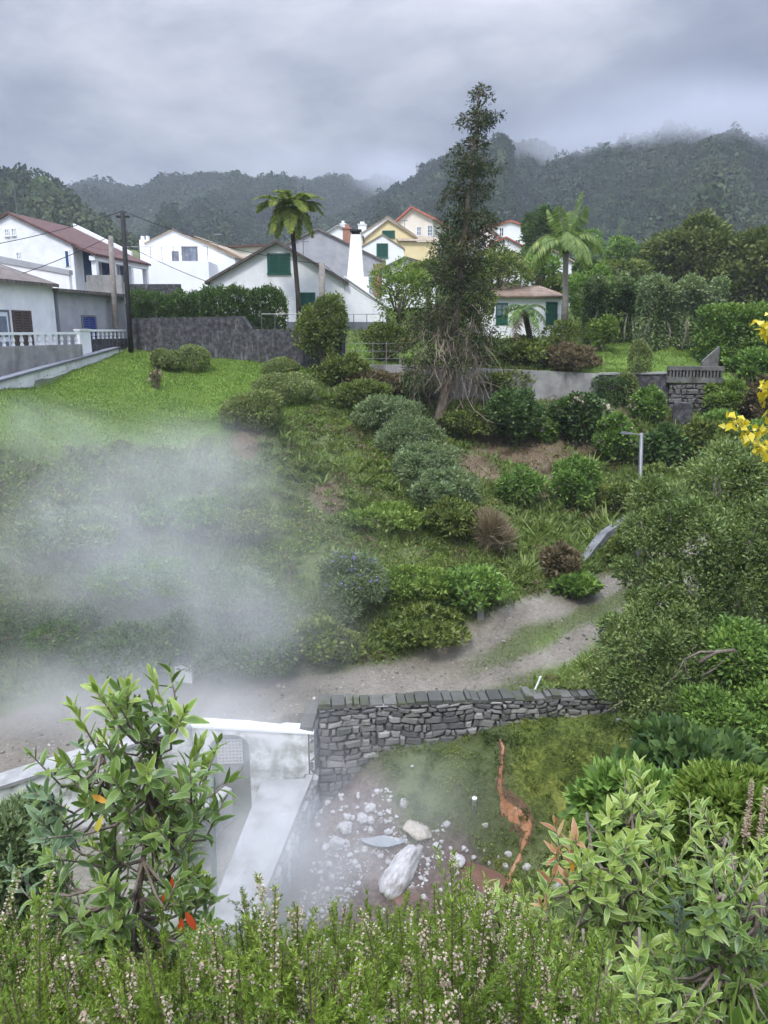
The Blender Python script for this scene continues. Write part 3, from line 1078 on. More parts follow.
def chimney(h, x, y, w_, d_, z0, z1, mat=None):
    m = MB().box(x - w_ / 2, y - d_ / 2, z0, x + w_ / 2, y + d_ / 2, z1)
    m.box(x - w_ / 2 - 0.06, y - d_ / 2 - 0.06, z1, x + w_ / 2 + 0.06, y + d_ / 2 + 0.06, z1 + 0.1)
    m.box(x - w_ / 4, y - d_ / 4, z1 + 0.1, x + w_ / 4, y + d_ / 4, z1 + 0.35)
    return m.build('chimney', mat or M_white, h.roof)


# the house with the green shutters and the tall oven chimney
hC = House('gabled_house', 'white gabled house with green shutters and a tall tapering oven chimney', 'house', 47, (210, 282), (277, 243), (344, 282), 328, 10, 0, M_white, M_roof_old, 0.3, 0.16)
hC.front((268.5, 255, 289, 273), 'shutter', mat=M_green, frame=M_green)
hC.front((300, 294, 314, 307), 'shutter', mat=M_green, frame=M_green)
hC.front((279, 304, 286, 326), 'door', 'door', M_cream)
x0, z0 = hC.local(344, 277)
x1, z1 = hC.local(386, 306)
MB().prism_y([(x0 + 0.002, -1.2), (x1, -1.2), (x1, z1), (x0 + 0.002, z0)], 0.05, 6).build('lean_to', M_white, hC.root)
MB().prism_y([(x0 + 0.002, z0 + 0.004), (x1 + 0.2, z1 - 0.14), (x1 + 0.2, z1 - 0.06), (x0 + 0.002, z0 + 0.09)], -0.05, 6.1).build('lean_to_roof', M_white2, hC.root)
cb = MB()
xa, za = hC.local(345, 290)
xb, _ = hC.local(365, 290)
xm, zm = hC.local(355, 276)
xt0, zt = hC.local(350, 232)
xt1, _ = hC.local(360, 232)
cb.box(xa - 0.1, 0.6, za - 1.5, xb + 0.2, 2.2, zm)
cb.hexa([(xa + 0.1, 0.7, zm), (xb - 0.1, 0.7, zm), (xb - 0.1, 2.1, zm), (xa + 0.1, 2.1, zm)], [(xt0, 1.1, zt), (xt1, 1.1, zt), (xt1, 1.75, zt), (xt0, 1.75, zt)])
ch = cb.build('oven_chimney', M_white2, hC.root)
MB().box(xt0 + 0.04, 1.15, zt, xt1 - 0.04, 1.7, zt + 0.18).box(xt0 - 0.05, 1.05, zt + 0.18, xt1 + 0.05, 1.8, zt + 0.28).build('chimney_cowl', M_dark, ch)
xs0, _ = hC.local(207, 300)
MB().box(xs0 + 0.12, -0.03, -1.0, x1 - 0.02, -0.002, 0.35).build('plinth', M_plinth, hC.root)

# house behind: bare grey gable
hG = House('concrete_house', 'windowless grey concrete gable end standing behind the white oven chimney', 'house', 58, (262, 256), (318, 230), (384, 262), 300, 9, 0, M_grey_render, M_roof_old, 0.15, 0.12)
xq0, zq0 = hG.local(374, 256)
MB().box(xq0, -0.05, 0.2, hG.W + 0.02, -0.004, hG.local(384, 264)[1]).build('brick_edge', M_brick, hG.root)
chimney(hG, hG.local(345, 230)[0], 3, 0.6, 0.6, hG.local(345, 243)[1], hG.local(345, 224)[1], M_brick)

# the white modern house on the left
hM = House('terrace_house', 'white two-storey house with a wide glazed bay behind a railed roof terrace', 'house', 62, (146, 244), (173, 230.5), (235, 258), 300, 9, 0, M_white2, M_roof_tan, 0.12, 0.12)
hM.front((182.5, 247.5, 197, 263.5), 'window', mat=M_glass, frame=M_plinth)
hM.front((172.5, 252, 178.5, 263.5), 'window', mat=M_glass, frame=M_plinth)
xa, za = hM.local(129, 264.5)
xb, _ = hM.local(217, 264.5)
MB().box(xa, -3.0, -1.2, xb, -0.004, za).build('terrace', M_white2, hM.root)
rl = MB()
for k_ in range(9):
    xx = xa + 0.05 + (xb - xa - 0.1) * k_ / 8
    rl.tube([(xx, -2.9, za), (xx, -2.9, za + 1.0)], 0.025, 6)
rl.tube([(xa, -2.9, za + 1.0), (xb, -2.9, za + 1.0)], 0.025, 6)
rl.tube([(xa, -2.9, za + 0.5), (xb, -2.9, za + 0.5)], 0.018, 6)
rl.build('terrace_railing', M_galv, hM.root)
xa2, za2 = hM.local(141, 239)
MB().box(xa2 - 0.3, 0.5, 0, xa2 + 0.45, 1.2, za2).box(xa2 - 0.2, 0.6, za2, xa2 - 0.05, 1.1, za2 + 0.3).box(xa2 + 0.2, 0.6, za2, xa2 + 0.35, 1.1, za2 + 0.3).build('chimney', M_white2, hM.root)
hM2 = House('long_roofed_house', 'low pale house with a long tan roof just behind the terrace house', 'house', 70, (186, 250), (196, 238), (262, 268), 300, 8, R(-6), M_cream, M_roof_tan, 0.25, 0.15)
hM3 = House('brown_roofed_house', 'house showing only its dark brown roof above the green-shuttered gable', 'house', 82, (205, 249), (262, 246.5), (330, 250), 300, 7, 0, M_cream, M_roof_dark, 0.4, 0.2)

# upper left house with the columned porch
hU = House('porch_house', 'white house with a red-brown roof, white porch columns and blue doors', 'house', 50, (-55, 252), (14, 216), (80, 247), 282, 7.4, R(-8), M_white, M_roof_dark, 0.18, 0.14)
for bb in ((10, 231, 13.5, 237), (17, 230.5, 20.5, 236.5)):
    hU.front(bb, 'window', mat=M_glass)
hU.front((22, 254, 25.5, 260), 'window', mat=M_glass)
hU.front((72.5, 253, 77, 268), 'door', 'door', M_tealblue)
ez = hU.prof[2][1]
MB().prism_y([(hU.W + 0.004, ez - 0.06), (hU.W + 1.5, ez - 0.66), (hU.W + 1.5, ez - 0.52), (hU.W + 0.004, ez + 0.12)], -0.15, 7.6).build('porch_roof', M_roof_dark, hU.root)
for k_, yy in enumerate((0.1, 2.4, 4.8, 7.1)):
    MB().box(hU.W + 1.05, yy, -1.0, hU.W + 1.35, yy + 0.3, ez - 0.62).build('porch_column', M_white2, hU.root)
MB().box(hU.W + 1.02, -0.05, ez - 0.9, hU.W + 1.38, 7.45, ez - 0.64).build('porch_beam', M_white2, hU.root)
hU.side(1.0, 2.0, 0.0, 2.1, 'door', 'door', M_tealblue)
hU.side(3.3, 4.6, 0.25, 2.1, 'shutter', 'window', M_blue)
hU.side(5.8, 6.8, 0.25, 2.1, 'shutter', 'window', M_blue)
vb_ = MB()
p = hU.prof
for (xa, za), (xb, zb) in ((p[1], p[2]),):
    vb_.prism_y([(xa, za + 0.13), (xb + 0.2, zb + 0.03), (xb + 0.2, zb + 0.30), (xa, za + 0.42)], 7.35, 7.62)
vb_.build('parapet', M_white2, hU.root)
MB().tube([(hU.local(18, 222)[0], 0.5, hU.local(18, 222)[1] - .5), (hU.local(18, 222)[0], 0.5, hU.local(18, 182)[1])], 0.03, 6).build('aerial', M_galv, hU.root)

# street row on the left: white then grey, fronts facing the street
SA, SB = P(0, 345, 33.0), P(128, 345, 43.5)
SDIR = np.array((SB[0] - SA[0], SB[1] - SA[1]))
SLEN = float(np.hypot(*SDIR))
SDIR = SDIR / SLEN
SRZ = -math.atan2(SDIR[0], SDIR[1])


def street_house(name, label, s0, s1, z0, eave, wall, roof, run, rise):
    """A house on the street line: local y runs along the front, which faces +x."""
    b = np.array((SA[0], SA[1])) + SDIR * s0
    root = thing(name, label, 'house', (b[0], b[1], CZ + z0), SRZ)
    h = eave - z0
    D = run * 2
    MB().prism_y([(-D, -1.5), (0, -1.5), (0, h), (-run, h + rise), (-D, h)], 0, s1 - s0).build('wall', wall, root)
    ang = math.atan2(rise, run)
    r_ = MB()
    ex = 0.3
    r_.prism_y([(ex, h + 0.004 - ex * math.tan(ang)), (ex, h + 0.15 - ex * math.tan(ang)), (-run, h + rise + 0.15), (-run, h + rise + 0.004)], -0.05, s1 - s0 + 0.05)
    r_.prism_y([(-run, h + rise + 0.004), (-run, h + rise + 0.15), (-D - ex, h + 0.15 - ex * math.tan(ang)), (-D - ex, h + 0.004 - ex * math.tan(ang))], -0.05, s1 - s0 + 0.05)
    r_.build('roof', roof, root)
    return root


def street_s(px):
    """Distance along the street front seen at pixel column px."""
    s_ = np.linspace(-8, 12, 2001)
    x = SA[0] + SDIR[0] * s_
    y = SA[1] + SDIR[1] * s_
    q = 384 + x / y * F * (ct + st * 0.22)
    return float(np.interp(px, q, s_))


sA, sB = street_s(58), street_s(128)
wh = street_house('street_house', 'white house with a brown shutter beside its pale panelled front door', -7.0, sA, -1.6, 2.02, M_white, M_roof_old, 4.2, 1.35)
gh = street_house('street_house', 'flat-roofed grey house with one blue shuttered window', sA + 0.01, sB, -1.5, 1.75, M_grey_render, M_roof_old, 4.0, 0.12)
o7 = -7.0
opening(wh, 'side', street_s(-4) - o7, street_s(10) - o7, 0.1, 2.35, 'door', 'door', M_door, M_plinth, 0)
opening(wh, 'side', street_s(16) - o7, street_s(32) - o7, 0.55, 2.35, 'shutter', 'window', M_brown, M_brown, 0)
opening(gh, 'side', street_s(84) - sA, street_s(96.5) - sA, 0.55, 2.15, 'shutter', 'window', M_blue, M_plinth, 0)
MB().box(0.0, 0.02, -1.4, 0.09, 0.14, 3.2).build('downpipe', M_plinth, gh)
MB().box(0.0, -0.4, 0.55, 0.14, -0.05, 0.95).build('meter_box', M_white, wh).location = (0.003, sA - o7 - 1.0, 0)


# balustrades in front of the row
def balustrade(label, s0, s1, off, zr, base_top, n, basemat):
    b = np.array((SA[0], SA[1])) + SDIR * s0 + np.array((SDIR[1], -SDIR[0])) * off
    zg = min(hz(b[0], b[1]), hz(*(b + SDIR * (s1 - s0)))) - CZ - 0.4
    root = thing('balustrade', label, 'balustrade', (b[0], b[1], CZ + zr), SRZ, 'balustrades along the village street')
    ln = s1 - s0
    MB().box(-0.1, 0, -0.1, 0.1, ln, 0.0).build('rail', M_white2, root)
    MB().box(-0.13, 0, zg - zr, 0.13, ln, base_top - zr).build('base_wall', basemat, root)
    h = base_top - zr
    pr = MB().lathe(0, 0, [(0.07, h), (0.07, h + 0.06), (0.045, h + 0.1), (0.085, h * 0.62), (0.05, h * 0.3), (0.045, -0.16), (0.07, -0.12), (0.07, -0.1)], 8)
    me = None
    for k in range(n):
        if me is None:
            o = pr.build('baluster', M_white2, root)
            me = o.data
        else:
            o = bpy.data.objects.new('baluster', me)
            C.objects.link(o)
            o.parent = root
        o.location = (0, ln * (k + 0.5) / n, 0)
    MB().box(-0.16, -0.2, zg - zr, 0.16, -0.003, 0.05).build('end_pillar', M_plinth, root)
    return root


balustrade('white balustrade on a grey stained wall outside the house with the brown shutter', -6.0, street_s(64) - 1.2, 1.55, -0.08, -0.62, 17, M_conc)
balustrade('short white balustrade on a black wall below the blue shutter', street_s(79) - 0.5, street_s(117) - 0.5, 0.75, 0.04, -0.42, 9, M_darkwall)
bq = np.array((SA[0], SA[1])) + SDIR * (street_s(64) - 0.85) + np.array((SDIR[1], -SDIR[0])) * 1.1
gpw = thing('gate_wall', 'whitewashed wall block between the two balustrades', 'wall', (bq[0], bq[1], CZ - 1.4), SRZ)
MB().box(-0.12, 0.25, -0.8, 0.12, street_s(78) - street_s(64), 1.38).build('wall_block', M_white, gpw)
MB().box(-0.16, 0.22, 1.382, 0.16, street_s(78) - street_s(64) + 0.02, 1.45).build('coping', M_white2, gpw)

# garden walls between the row and the porch house
gw = thing('garden_wall', 'long low whitewashed wall with grey coping below the porch house', 'wall', tuple(P(0, 282, 44)), R(-6))
a, b = P(0, 262, 44), P(88, 276, 46)
MB().hexa([(0, 0, -1.5), (b[0] - a[0], 0, -1.5), (b[0] - a[0], 0.3, -1.5), (0, 0.3, -1.5)], [(0, 0, 1.05), (b[0] - a[0], 0, 0.35), (b[0] - a[0], 0.3, 0.35), (0, 0.3, 1.05)]).build('wall_body', M_white, gw)
MB().hexa([(-0.05, -0.06, 1.053), (b[0] - a[0] + .05, -0.06, 0.353), (b[0] - a[0] + .05, 0.36, 0.353), (-0.05, 0.36, 1.053)], [(-0.05, -0.06, 1.4), (b[0] - a[0] + .05, -0.06, 0.6), (b[0] - a[0] + .05, 0.36, 0.6), (-0.05, 0.36, 1.4)]).build('coping', M_grey_render, gw)
q0, q1 = P(86, 275, 45.2), P(122, 288, 45.2)
MB().box(q0[0], q0[1], q1[2] - 0.6, q1[0], q1[1] + 0.35, q0[2]).build('block_wall', M_conc)
tag(bpy.data.objects['block_wall'], 'short unrendered grey block wall in front of the porch', 'wall')
q0, q1 = P(128, 284, 50), P(181, 306, 50)
MB().box(q0[0], q0[1], q1[2] - 0.5, q1[0], q1[1] + 0.35, q0[2]).build('block_wall', M_darkwall)
tag(bpy.data.objects['block_wall.001'], 'dark stained wall under the white roof terrace, behind the hedge', 'wall')

# houses climbing behind the conifer
hW = House('gable_house', 'narrow white gable with one tall green door below the yellow house', 'house', 72, (362, 247), (382.5, 235), (404, 249), 275, 6, 0, M_white2, M_roof_tan, 0.1, 0.1)
hW.front((377.5, 244.5, 387, 257), 'shutter', 'door', M_green, M_green)
hY = House('yellow_house', 'pale yellow house with a tan roof and a dark green window', 'house', 80, (360, 243), (388, 220.5), (416, 238), 275, 4, R(0), M_yellow, M_roof_tan, 0.2, 0.14)
hY.front((383, 231.5, 394, 237.5), 'shutter', mat=M_green, frame=M_green)
x0, z0 = hY.local(400, 234)
x1, z1 = hY.local(436, 242)
MB().box(x0, -0.6, -1, x1, 3.5, z1 - 0.05).build('side_wing', M_yellow, hY.root)
x2, z2 = hY.local(394, 221)
MB().hexa([(x0 - 0.2, -0.9, z1 + 0.02), (x1 + 0.3, -0.9, z1 - 0.05), (x1 + 0.3, -0.75, z1 + 0.12), (x0 - 0.2, -0.75, z1 + 0.15)], [(x0 - 0.9, 3.2, z1 + 1.0), (x1 + 0.2, 3.2, z1 + 0.7), (x1 + 0.2, 3.4, z1 + 0.85), (x0 - 0.9, 3.4, z1 + 1.15)]).build('wing_roof', M_roof_tan, hY.root)
hWb = House('white_gable_house', 'white gable rising behind the yellow house', 'house', 88, (352, 240), (388, 217), (418, 238), 275, 7, 0, M_white2, M_roof_tan, 0.1, 0.12)
chimney(hWb, hWb.local(362, 225)[0], 1.0, 0.9, 0.7, hWb.local(362, 238)[1], hWb.local(362, 224)[1])
hR = House('red_roofed_house', 'cream house with a bright red tiled roof at the top of the village', 'house', 95, (397, 222), (412, 209), (432, 220), 270, 8, R(-16), M_cream, M_roof_red, 0.45, 0.2)
hR.front((427.5, 227, 431.5, 237), 'window', mat=M_glass)
hR.front((417, 228, 420.5, 236), 'window', mat=M_glass)
fl = House('flat_white_house', 'low white house roofed in grey sheets beside the leaning chimney', 'house', 76, (322, 236), (338, 226), (362, 236), 275, 6, 0, M_white2, M_grey_render, 0.2, 0.1)
chimney(fl, fl.local(342, 228)[0], 2, 0.5, 0.5, fl.local(342, 236)[1], fl.local(342, 222)[1])
sh = House('garden_shed', 'low white outbuilding with a mossy tiled roof beside the chimney house', 'shed', 56, (382, 270), (405, 259), (436, 268), 290, 4, 0, M_white, M_roof_old, 0.3, 0.16)
sh.front((410, 274, 420, 284), 'window', mat=M_glass)
hS = House('roadside_house', 'white house behind the conifer showing a strip of tan roof', 'house', 74, (470, 238), (486, 226), (500, 238), 275, 6, 0, M_white2, M_roof_tan, 0.3, 0.15)
hS.front((476, 241, 482, 248), 'window', mat=M_glass)
hS.front((489, 241, 494, 248), 'window', mat=M_glass)
hT = House('tall_white_house', 'tall white house with a thin red roof right of the conifer', 'house', 84, (497, 226), (511, 221.5), (526, 227), 275, 7, R(6), M_white2, M_roof_red, 0.2, 0.16)
hT.front((500, 228, 503, 236), 'window', mat=M_dark)
hT.front((516, 240, 520, 246), 'window', mat=M_dark)
hT2 = House('low_white_house', 'low white house with a red lean-to roof under the tall white one', 'house', 70, (494, 243), (506, 238), (521, 246), 280, 4, 0, M_white2, M_roof_red, 0.2, 0.12)
hT2.front((510, 251, 515, 258), 'window', mat=M_dark)
hP = House('white_house', 'plain white house wall half hidden behind the feathery palm trunk', 'house', 58, (536, 262), (553, 251), (572, 262), 305, 6, 0, M_white2, M_roof_tan, 0.2, 0.12)

# cottage with dark green doors in the garden
hK = House('cottage', 'small white cottage with dark green half-glazed doors among the shrubs', 'cottage', 45, (476, 298), (520, 297.9), (562, 298), 327, 5, 0, M_white2, M_roof_old, 0.0, 0.02)
bpy.data.objects.remove(hK.roof)
eh, rh = hK.prof[0][1], hK.local(520, 283)[1]
o4 = [(-0.25, -0.25, eh + .02), (hK.W + .25, -0.25, eh + .02), (hK.W + .25, 5.25, eh + .02), (-0.25, 5.25, eh + .02)]
hK.roof = MB().hexa(o4, [(q[0], q[1], q[2] + 0.1) for q in o4]).add([(-0.25, -0.25, eh + .121), (hK.W + .25, -0.25, eh + .121), (hK.W + .25, 5.25, eh + .121), (-0.25, 5.25, eh + .121), (1.0, 2.5, rh), (hK.W - 0.8, 2.5, rh)],
                                                                              [(0, 1, 5, 4), (1, 2, 5), (2, 3, 4, 5), (3, 0, 4)]).build('roof', M_roof_cottage, hK.root)
for bb, nm in (((497, 304, 506.5, 325), 'door'), ((547, 303, 556, 325), 'door')):
    f = hK.front((bb[0], bb[1] + 12, bb[2], bb[3]), 'door', nm, M_green, M_green)
    hK.front((bb[0], bb[1], bb[2], bb[1] + 11), 'window', 'door_window', M_glass if bb[0] < 520 else M_green, M_green)

# ------------------------------------------------------------------ walls
def wall_run(name, label, line, tops, bots, th, mat, cap=None, back=True):
    """A wall along a plan polyline, its top and foot given at every corner."""
    root = thing(name, label, 'wall', tuple((*line[0][:2], bots[0])))
    m, c_ = MB(), MB()
    o = np.array((*line[0][:2], bots[0]))
    pts = [np.array(q[:2]) for q in line]
    nrm = []
    for k in range(len(pts)):
        d = pts[min(k + 1, len(pts) - 1)] - pts[max(k - 1, 0)]
        d = d / np.linalg.norm(d)
        nrm.append(np.array((-d[1], d[0])))
    for k in range(len(pts) - 1):
        a, b = pts[k], pts[k + 1]
        na, nb = nrm[k] * th, nrm[k + 1] * th
        q = lambda v, z: (v[0] - o[0], v[1] - o[1], z - o[2])
        m.hexa([q(a, bots[k]), q(b, bots[k + 1]), q(b + nb, bots[k + 1]), q(a + na, bots[k])],
               [q(a, tops[k]), q(b, tops[k + 1]), q(b + nb, tops[k + 1]), q(a + na, tops[k])])
        if cap:
            e0, e1 = -nrm[k] * 0.05, -nrm[k + 1] * 0.05
            c_.hexa([q(a + e0, tops[k] + .003), q(b + e1, tops[k + 1] + .003), q(b + nb - e1, tops[k + 1] + .003), q(a + na - e0, tops[k] + .003)],
                    [q(a + e0, tops[k] + .09), q(b + e1, tops[k + 1] + .09), q(b + nb - e1, tops[k + 1] + .09), q(a + na - e0, tops[k] + .09)])
    m.build('wall_face', mat, root)
    if cap:
        c_.build('coping', cap, root)
    return root


ow = [P(131, 352, 41.3), P(244, 362, 40.05), P(251, 362, 39.95), P(296, 369, 39.1), P(342, 376, 38.0)]
wall_run('garden_wall', 'blackened old wall at the top of the lawn, under the clipped hedge', [(q[0], q[1]) for q in ow],
         [P(131, 318.5, 41.3)[2], P(244, 316, 40.05)[2], P(251, 329, 39.95)[2], P(296, 330, 39.1)[2], P(342, 334, 38)[2]], [q[2] - 0.5 for q in ow], 0.4, M_darkwall)
cw = [OLD_C + np.array((0, 0, -0.1)), P(400, 392, 37.4), P(470, 402, 37.2), P(545, 402, 37.0), P(600, 396, 36.8)]
wall_run('retaining_wall', 'pale grey concrete retaining wall behind the leaning conifer', [(q[0], q[1]) for q in cw],
         [P(342, 365, 37.8)[2], P(400, 365, 37.4)[2], P(470, 368, 37.2)[2], P(545, 371, 37.0)[2], P(600, 374, 36.8)[2]], [q[2] - 0.7 for q in cw], 0.35, M_conc)
kb = [KERB_A + (KERB_A - KERB_B) * 0.4, KERB_A, KERB_B]
wall_run('kerb_wall', 'low whitewashed kerb wall between the lawn and the street', [(q[0], q[1]) for q in kb],
         [kb[0][2] + 0.25, KERB_A[2] + 0.28, KERB_B[2] + 0.22], [q[2] - 0.6 for q in kb], 0.3, M_kerb, M_plinth)


def rubble(name, label, a, b, ta, tb, ba, bb_, th=0.55, sz=(0.26, 0.19), mat=None, seed=1, cope=True):
    """Retaining wall of separate rough stones from plan point a to b; tops and feet at both ends."""
    r = np.random.default_rng(seed)
    a, b = np.array(a[:2]), np.array(b[:2])
    ln = np.linalg.norm(b - a)
    d = (b - a) / ln
    nrm = np.array((d[1], -d[0]))           # towards the viewer
    root = thing(name, label, 'wall', (a[0], a[1], min(ba, bb_)), math.atan2(d[1], d[0]))
    z0 = min(ba, bb_)
    core = MB()
    core.hexa([(0, 0.04, ba - z0 - .4), (ln, 0.04, bb_ - z0 - .4), (ln, th, bb_ - z0 - .4), (0, th, ba - z0 - .4)],
              [(0, 0.04, ta - z0 - 0.05), (ln, 0.04, tb - z0 - 0.05), (ln, th, tb - z0 - 0.05), (0, th, ta - z0 - 0.05)])
    core.build('wall_core', M_mortar, root)
    m = MB()
    z = min(ba, bb_) - 0.3
    top = max(ta, tb)
    while z < top:
        h = sz[1] * r.uniform(0.65, 1.3)
        x = -r.uniform(0, sz[0])
        while x < ln:
            w_ = sz[0] * r.uniform(0.45, 1.7)
            xa, xb = max(x, 0.0), min(x + w_, ln)
            t_ = xa / ln
            tz = ta + (tb - ta) * t_
            bz = ba + (bb_ - ba) * t_ - 0.3
            if xb - xa > 0.06 and z < tz - 0.06 and z + h > bz:
                zt = min(z + h, tz)
                g = 0.014
                j = lambda s_: r.uniform(-s_, s_)
                wv = lambda u: 0.05 * math.sin(u * 2.3 + seed) + 0.03 * math.sin(u * 5.1 + z * 3)
                pr = r.uniform(0.0, 0.05)
                c8 = [(xa + g, z + g), (xb - g, z + g), (xb - g, zt - g), (xa + g, zt - g)]
                c8 = [(u + j(0.04), min(v + j(0.032) + wv(u), tz)) for u, v in c8]
                cxm, czm = (xa + xb) / 2, (z + zt) / 2
                inner = [(cxm + (u - cxm) * 0.72, czm + (v - czm) * 0.68) for u, v in c8]
                back = [(u, 0.05, v - z0) for u, v in c8]
                midp = [(u, -pr * 0.4, v - z0) for u, v in c8]
                frt = [(u, -pr - 0.035 - r.uniform(0, 0.02), v - z0) for u, v in inner]
                fs = [(8, 9, 10, 11)]
                for k in range(4):
                    k2 = (k + 1) % 4
                    fs += [(k, k2, 4 + k2, 4 + k), (4 + k, 4 + k2, 8 + k2, 8 + k)]
                m.add(back + midp + frt, fs)
            x += w_
        z += h
    m.build('stone_face', mat or M_stone, root, False)
    if cope:
        c_ = MB()
        x = 0
        while x < ln - 0.05:
            w_ = min(r.uniform(0.15, 0.42), ln - x)
            u0, u1 = x / ln, (x + w_) / ln
            z_a, z_b = ta + (tb - ta) * u0 - z0, ta + (tb - ta) * u1 - z0
            e_ = r.uniform(0.0, 0.1)
            c_.hexa([(x + .01, -0.06, z_a - .045), (x + w_ - .01, -0.06, z_b - .045), (x + w_ - .01, th + .03, z_b - .045), (x + .01, th + .03, z_a - .045)],
                    [(x + .02, -0.05, z_a + e_), (x + w_ - .02, -0.05, z_b + e_), (x + w_ - .02, th, z_b + e_), (x + .02, th, z_a + e_)])
            x += w_
        c_.build('coping', M_coping, root)
    return root


SW = STONE_B + (STONE_B - STONE_A) * 0.3
rubble('stone_wall', 'rough grey rubble retaining wall holding the dirt road above the steaming pit', STONE_A, SW, STONE_A[2], SW[2], CZ - 13.4, CZ - 10.7, 0.55, (0.30, 0.21), seed=4)
# return of the wall towards the viewer beside the white wall, and the walkway wall down to the pit
WK_A, WK_B = P(316, 772, 18.75), P(255, 925, 13.9)
rubble('stone_wall', 'steep stone wall under the sloping concrete walkway, mineral-streaked', WK_B, WK_A, WK_B[2], WK_A[2], CZ - 13.9, CZ - 13.6, 0.3, (0.3, 0.22), seed=9, cope=False,
       mat=surf('mineral_streaked_stone', [(0.2, (0.07, 0.07, 0.07)), (0.6, (0.17, 0.165, 0.16)), (0.9, (0.42, 0.41, 0.40))], 3, 6, 0.9, 0.5, 20, island=0.6, stain=((0.55, 0.54, 0.53), 0.54, 0.7), stain_scale=1.4, streak=True))
rubble('stone_wall', 'short stone return joining the rubble wall to the white wall', (WK_A[0] - 0.12, WK_A[1] - 0.02), (STONE_A[0] - 0.02, STONE_A[1] + 0.3), WHITE_A[2] + 0.1, STONE_A[2] + 0.05, CZ - 12, CZ - 12, 0.3, (0.28, 0.2), seed=5)

rt_ = rubble('terrace_wall', 'grey stone terrace wall with a pierced block parapet on the garden corner', P(668, 405, 35.8), P(716, 408, 35.3), P(668, 384, 35.8)[2], P(716, 384, 35.3)[2], P(668, 410, 35.8)[2], P(716, 410, 35.3)[2], 0.5, (0.34, 0.2), seed=6, cope=False, mat=M_terrace)
q0, q1 = P(664, 383, 35.7), P(718, 383, 35.2)
ln_ = float(np.hypot(q1[0] - q0[0], q1[1] - q0[1]))
hh_ = P(664, 368, 35.7)[2] - q0[2]
pb = MB()
for k in range(16):
    pb.box(0.1 + ln_ * k / 16, -0.05, 0.26 + (k % 2) * 0.02, 0.1 + ln_ * (k + 0.55) / 16, 0.12, hh_ - 0.1)
pb.box(0, -0.08, 0.02, ln_ + .1, 0.2, 0.26).box(0, -0.08, hh_ - 0.1, ln_ + .1, 0.2, hh_ + 0.08).box(0, 0.121, 0.26, ln_, 0.2, hh_ - 0.1)
o = pb.build('pierced_parapet', M_terrace, rt_)
o.location = (-0.15, 0, q0[2] - rt_.location.z)
q0, q1 = P(699, 370, 36), P(716, 346, 36)
o = MB().hexa([(0, 0.25, 0), (q1[0] - q0[0], 0.25, 0), (q1[0] - q0[0], 0.7, 0), (0, 0.7, 0)], [(0, 0.25, 0.4), (q1[0] - q0[0], 0.25, q1[2] - q0[2]), (q1[0] - q0[0], 0.7, q1[2] - q0[2]), (0, 0.7, 0.4)]).build('stair_parapet', M_terrace, rt_)
o.location = (q0[0] - rt_.location.x, 0, q0[2] - rt_.location.z)
tw = [P(598, 386, 36.8), P(668, 392, 36.0)]
wall_run('garden_edge_wall', 'low dark edging wall below the garden lawn by the round clipped bush', [(q[0], q[1]) for q in tw], [P(598, 375, 36.8)[2], P(668, 374, 36)[2]], [q[2] - 0.6 for q in tw], 0.3, M_darkwall, M_conc)
tw = [P(672, 428, 34.4), P(690, 429, 34.2)]
wall_run('planter_wall', 'square block of mossy grey wall below the pierced parapet', [(q[0], q[1]) for q in tw], [P(672, 402, 34.4)[2], P(690, 404, 34.2)[2]], [q[2] - 0.6 for q in tw], 0.5, M_darkwall)
ta_ = [hit(581, 570), hit(606, 548), hit(634, 524)]
wall_run('track_wall', 'short slanting grey block wall climbing beside the dirt track', [(q[0], q[1]) for q in ta_], [P(581, 566, ta_[0][1])[2], P(606, 533, ta_[1][1])[2], P(634, 515, ta_[2][1])[2]], [q[2] - 0.5 for q in ta_], 0.3,
         surf('grey_block_wall', [(0.3, (0.09, 0.093, 0.095)), (0.7, (0.19, 0.193, 0.196))], 2.2, 6, 0.9, 0.5, 10, stain=((0.08, 0.085, 0.07), 0.55, 0.8), stain_scale=1.5))

# the white wall of the bath house yard, with its arched niche
ww = thing('white_wall', 'white plastered wall with an arched niche and a pale lattice grille, green-stained', 'wall', (WHITE_B[0], WHITE_B[1], CZ - 13.2))
def wl(px, py, Y):
    q = P(px, py, Y)
    return q[0] - WHITE_B[0], q[2] - (CZ - 13.2)
wd = math.hypot(WHITE_A[0] - WHITE_B[0], WHITE_A[1] - WHITE_B[1]) + 0.1
ww.rotation_euler.z = math.atan2(WHITE_A[1] - WHITE_B[1], WHITE_A[0] - WHITE_B[0])
ztL, ztR = WHITE_B[2] - (CZ - 13.2), WHITE_A[2] - (CZ - 13.2)
nx0, nzb = wl(211, 780, 18.5)
nx1, nzt = wl(248, 736, 18.5)
cxn, rn = (nx0 + nx1) / 2, (nx1 - nx0) / 2
spring = nzt - rn * 0.75
arch = [(cxn - rn * math.cos(t), spring + rn * 0.75 * math.sin(t)) for t in np.linspace(0, math.pi, 13)]
wb = MB()
topz = lambda x: ztL + (ztR - ztL) * x / wd
wb.box(0, 0, -0.6, nx0, 0.35, ztL - 0.0)
wb.hexa([(nx1, 0, -0.6), (wd, 0, -0.6), (wd, 0.35, -0.6), (nx1, 0.35, -0.6)], [(nx1, 0, topz(nx1)), (wd, 0, topz(wd)), (wd, 0.35, topz(wd)), (nx1, 0.35, topz(nx1))])
for k in range(12):
    (xa, za), (xb, zb) = arch[k], arch[k + 1]
    wb.hexa([(xa, 0, za), (xb, 0, zb), (xb, 0.35, zb), (xa, 0.35, za)], [(xa, 0, topz(xa)), (xb, 0, topz(xb)), (xb, 0.35, topz(xb)), (xa, 0.35, topz(xa))])
wb.build('plaster_face', M_pit_white, ww)
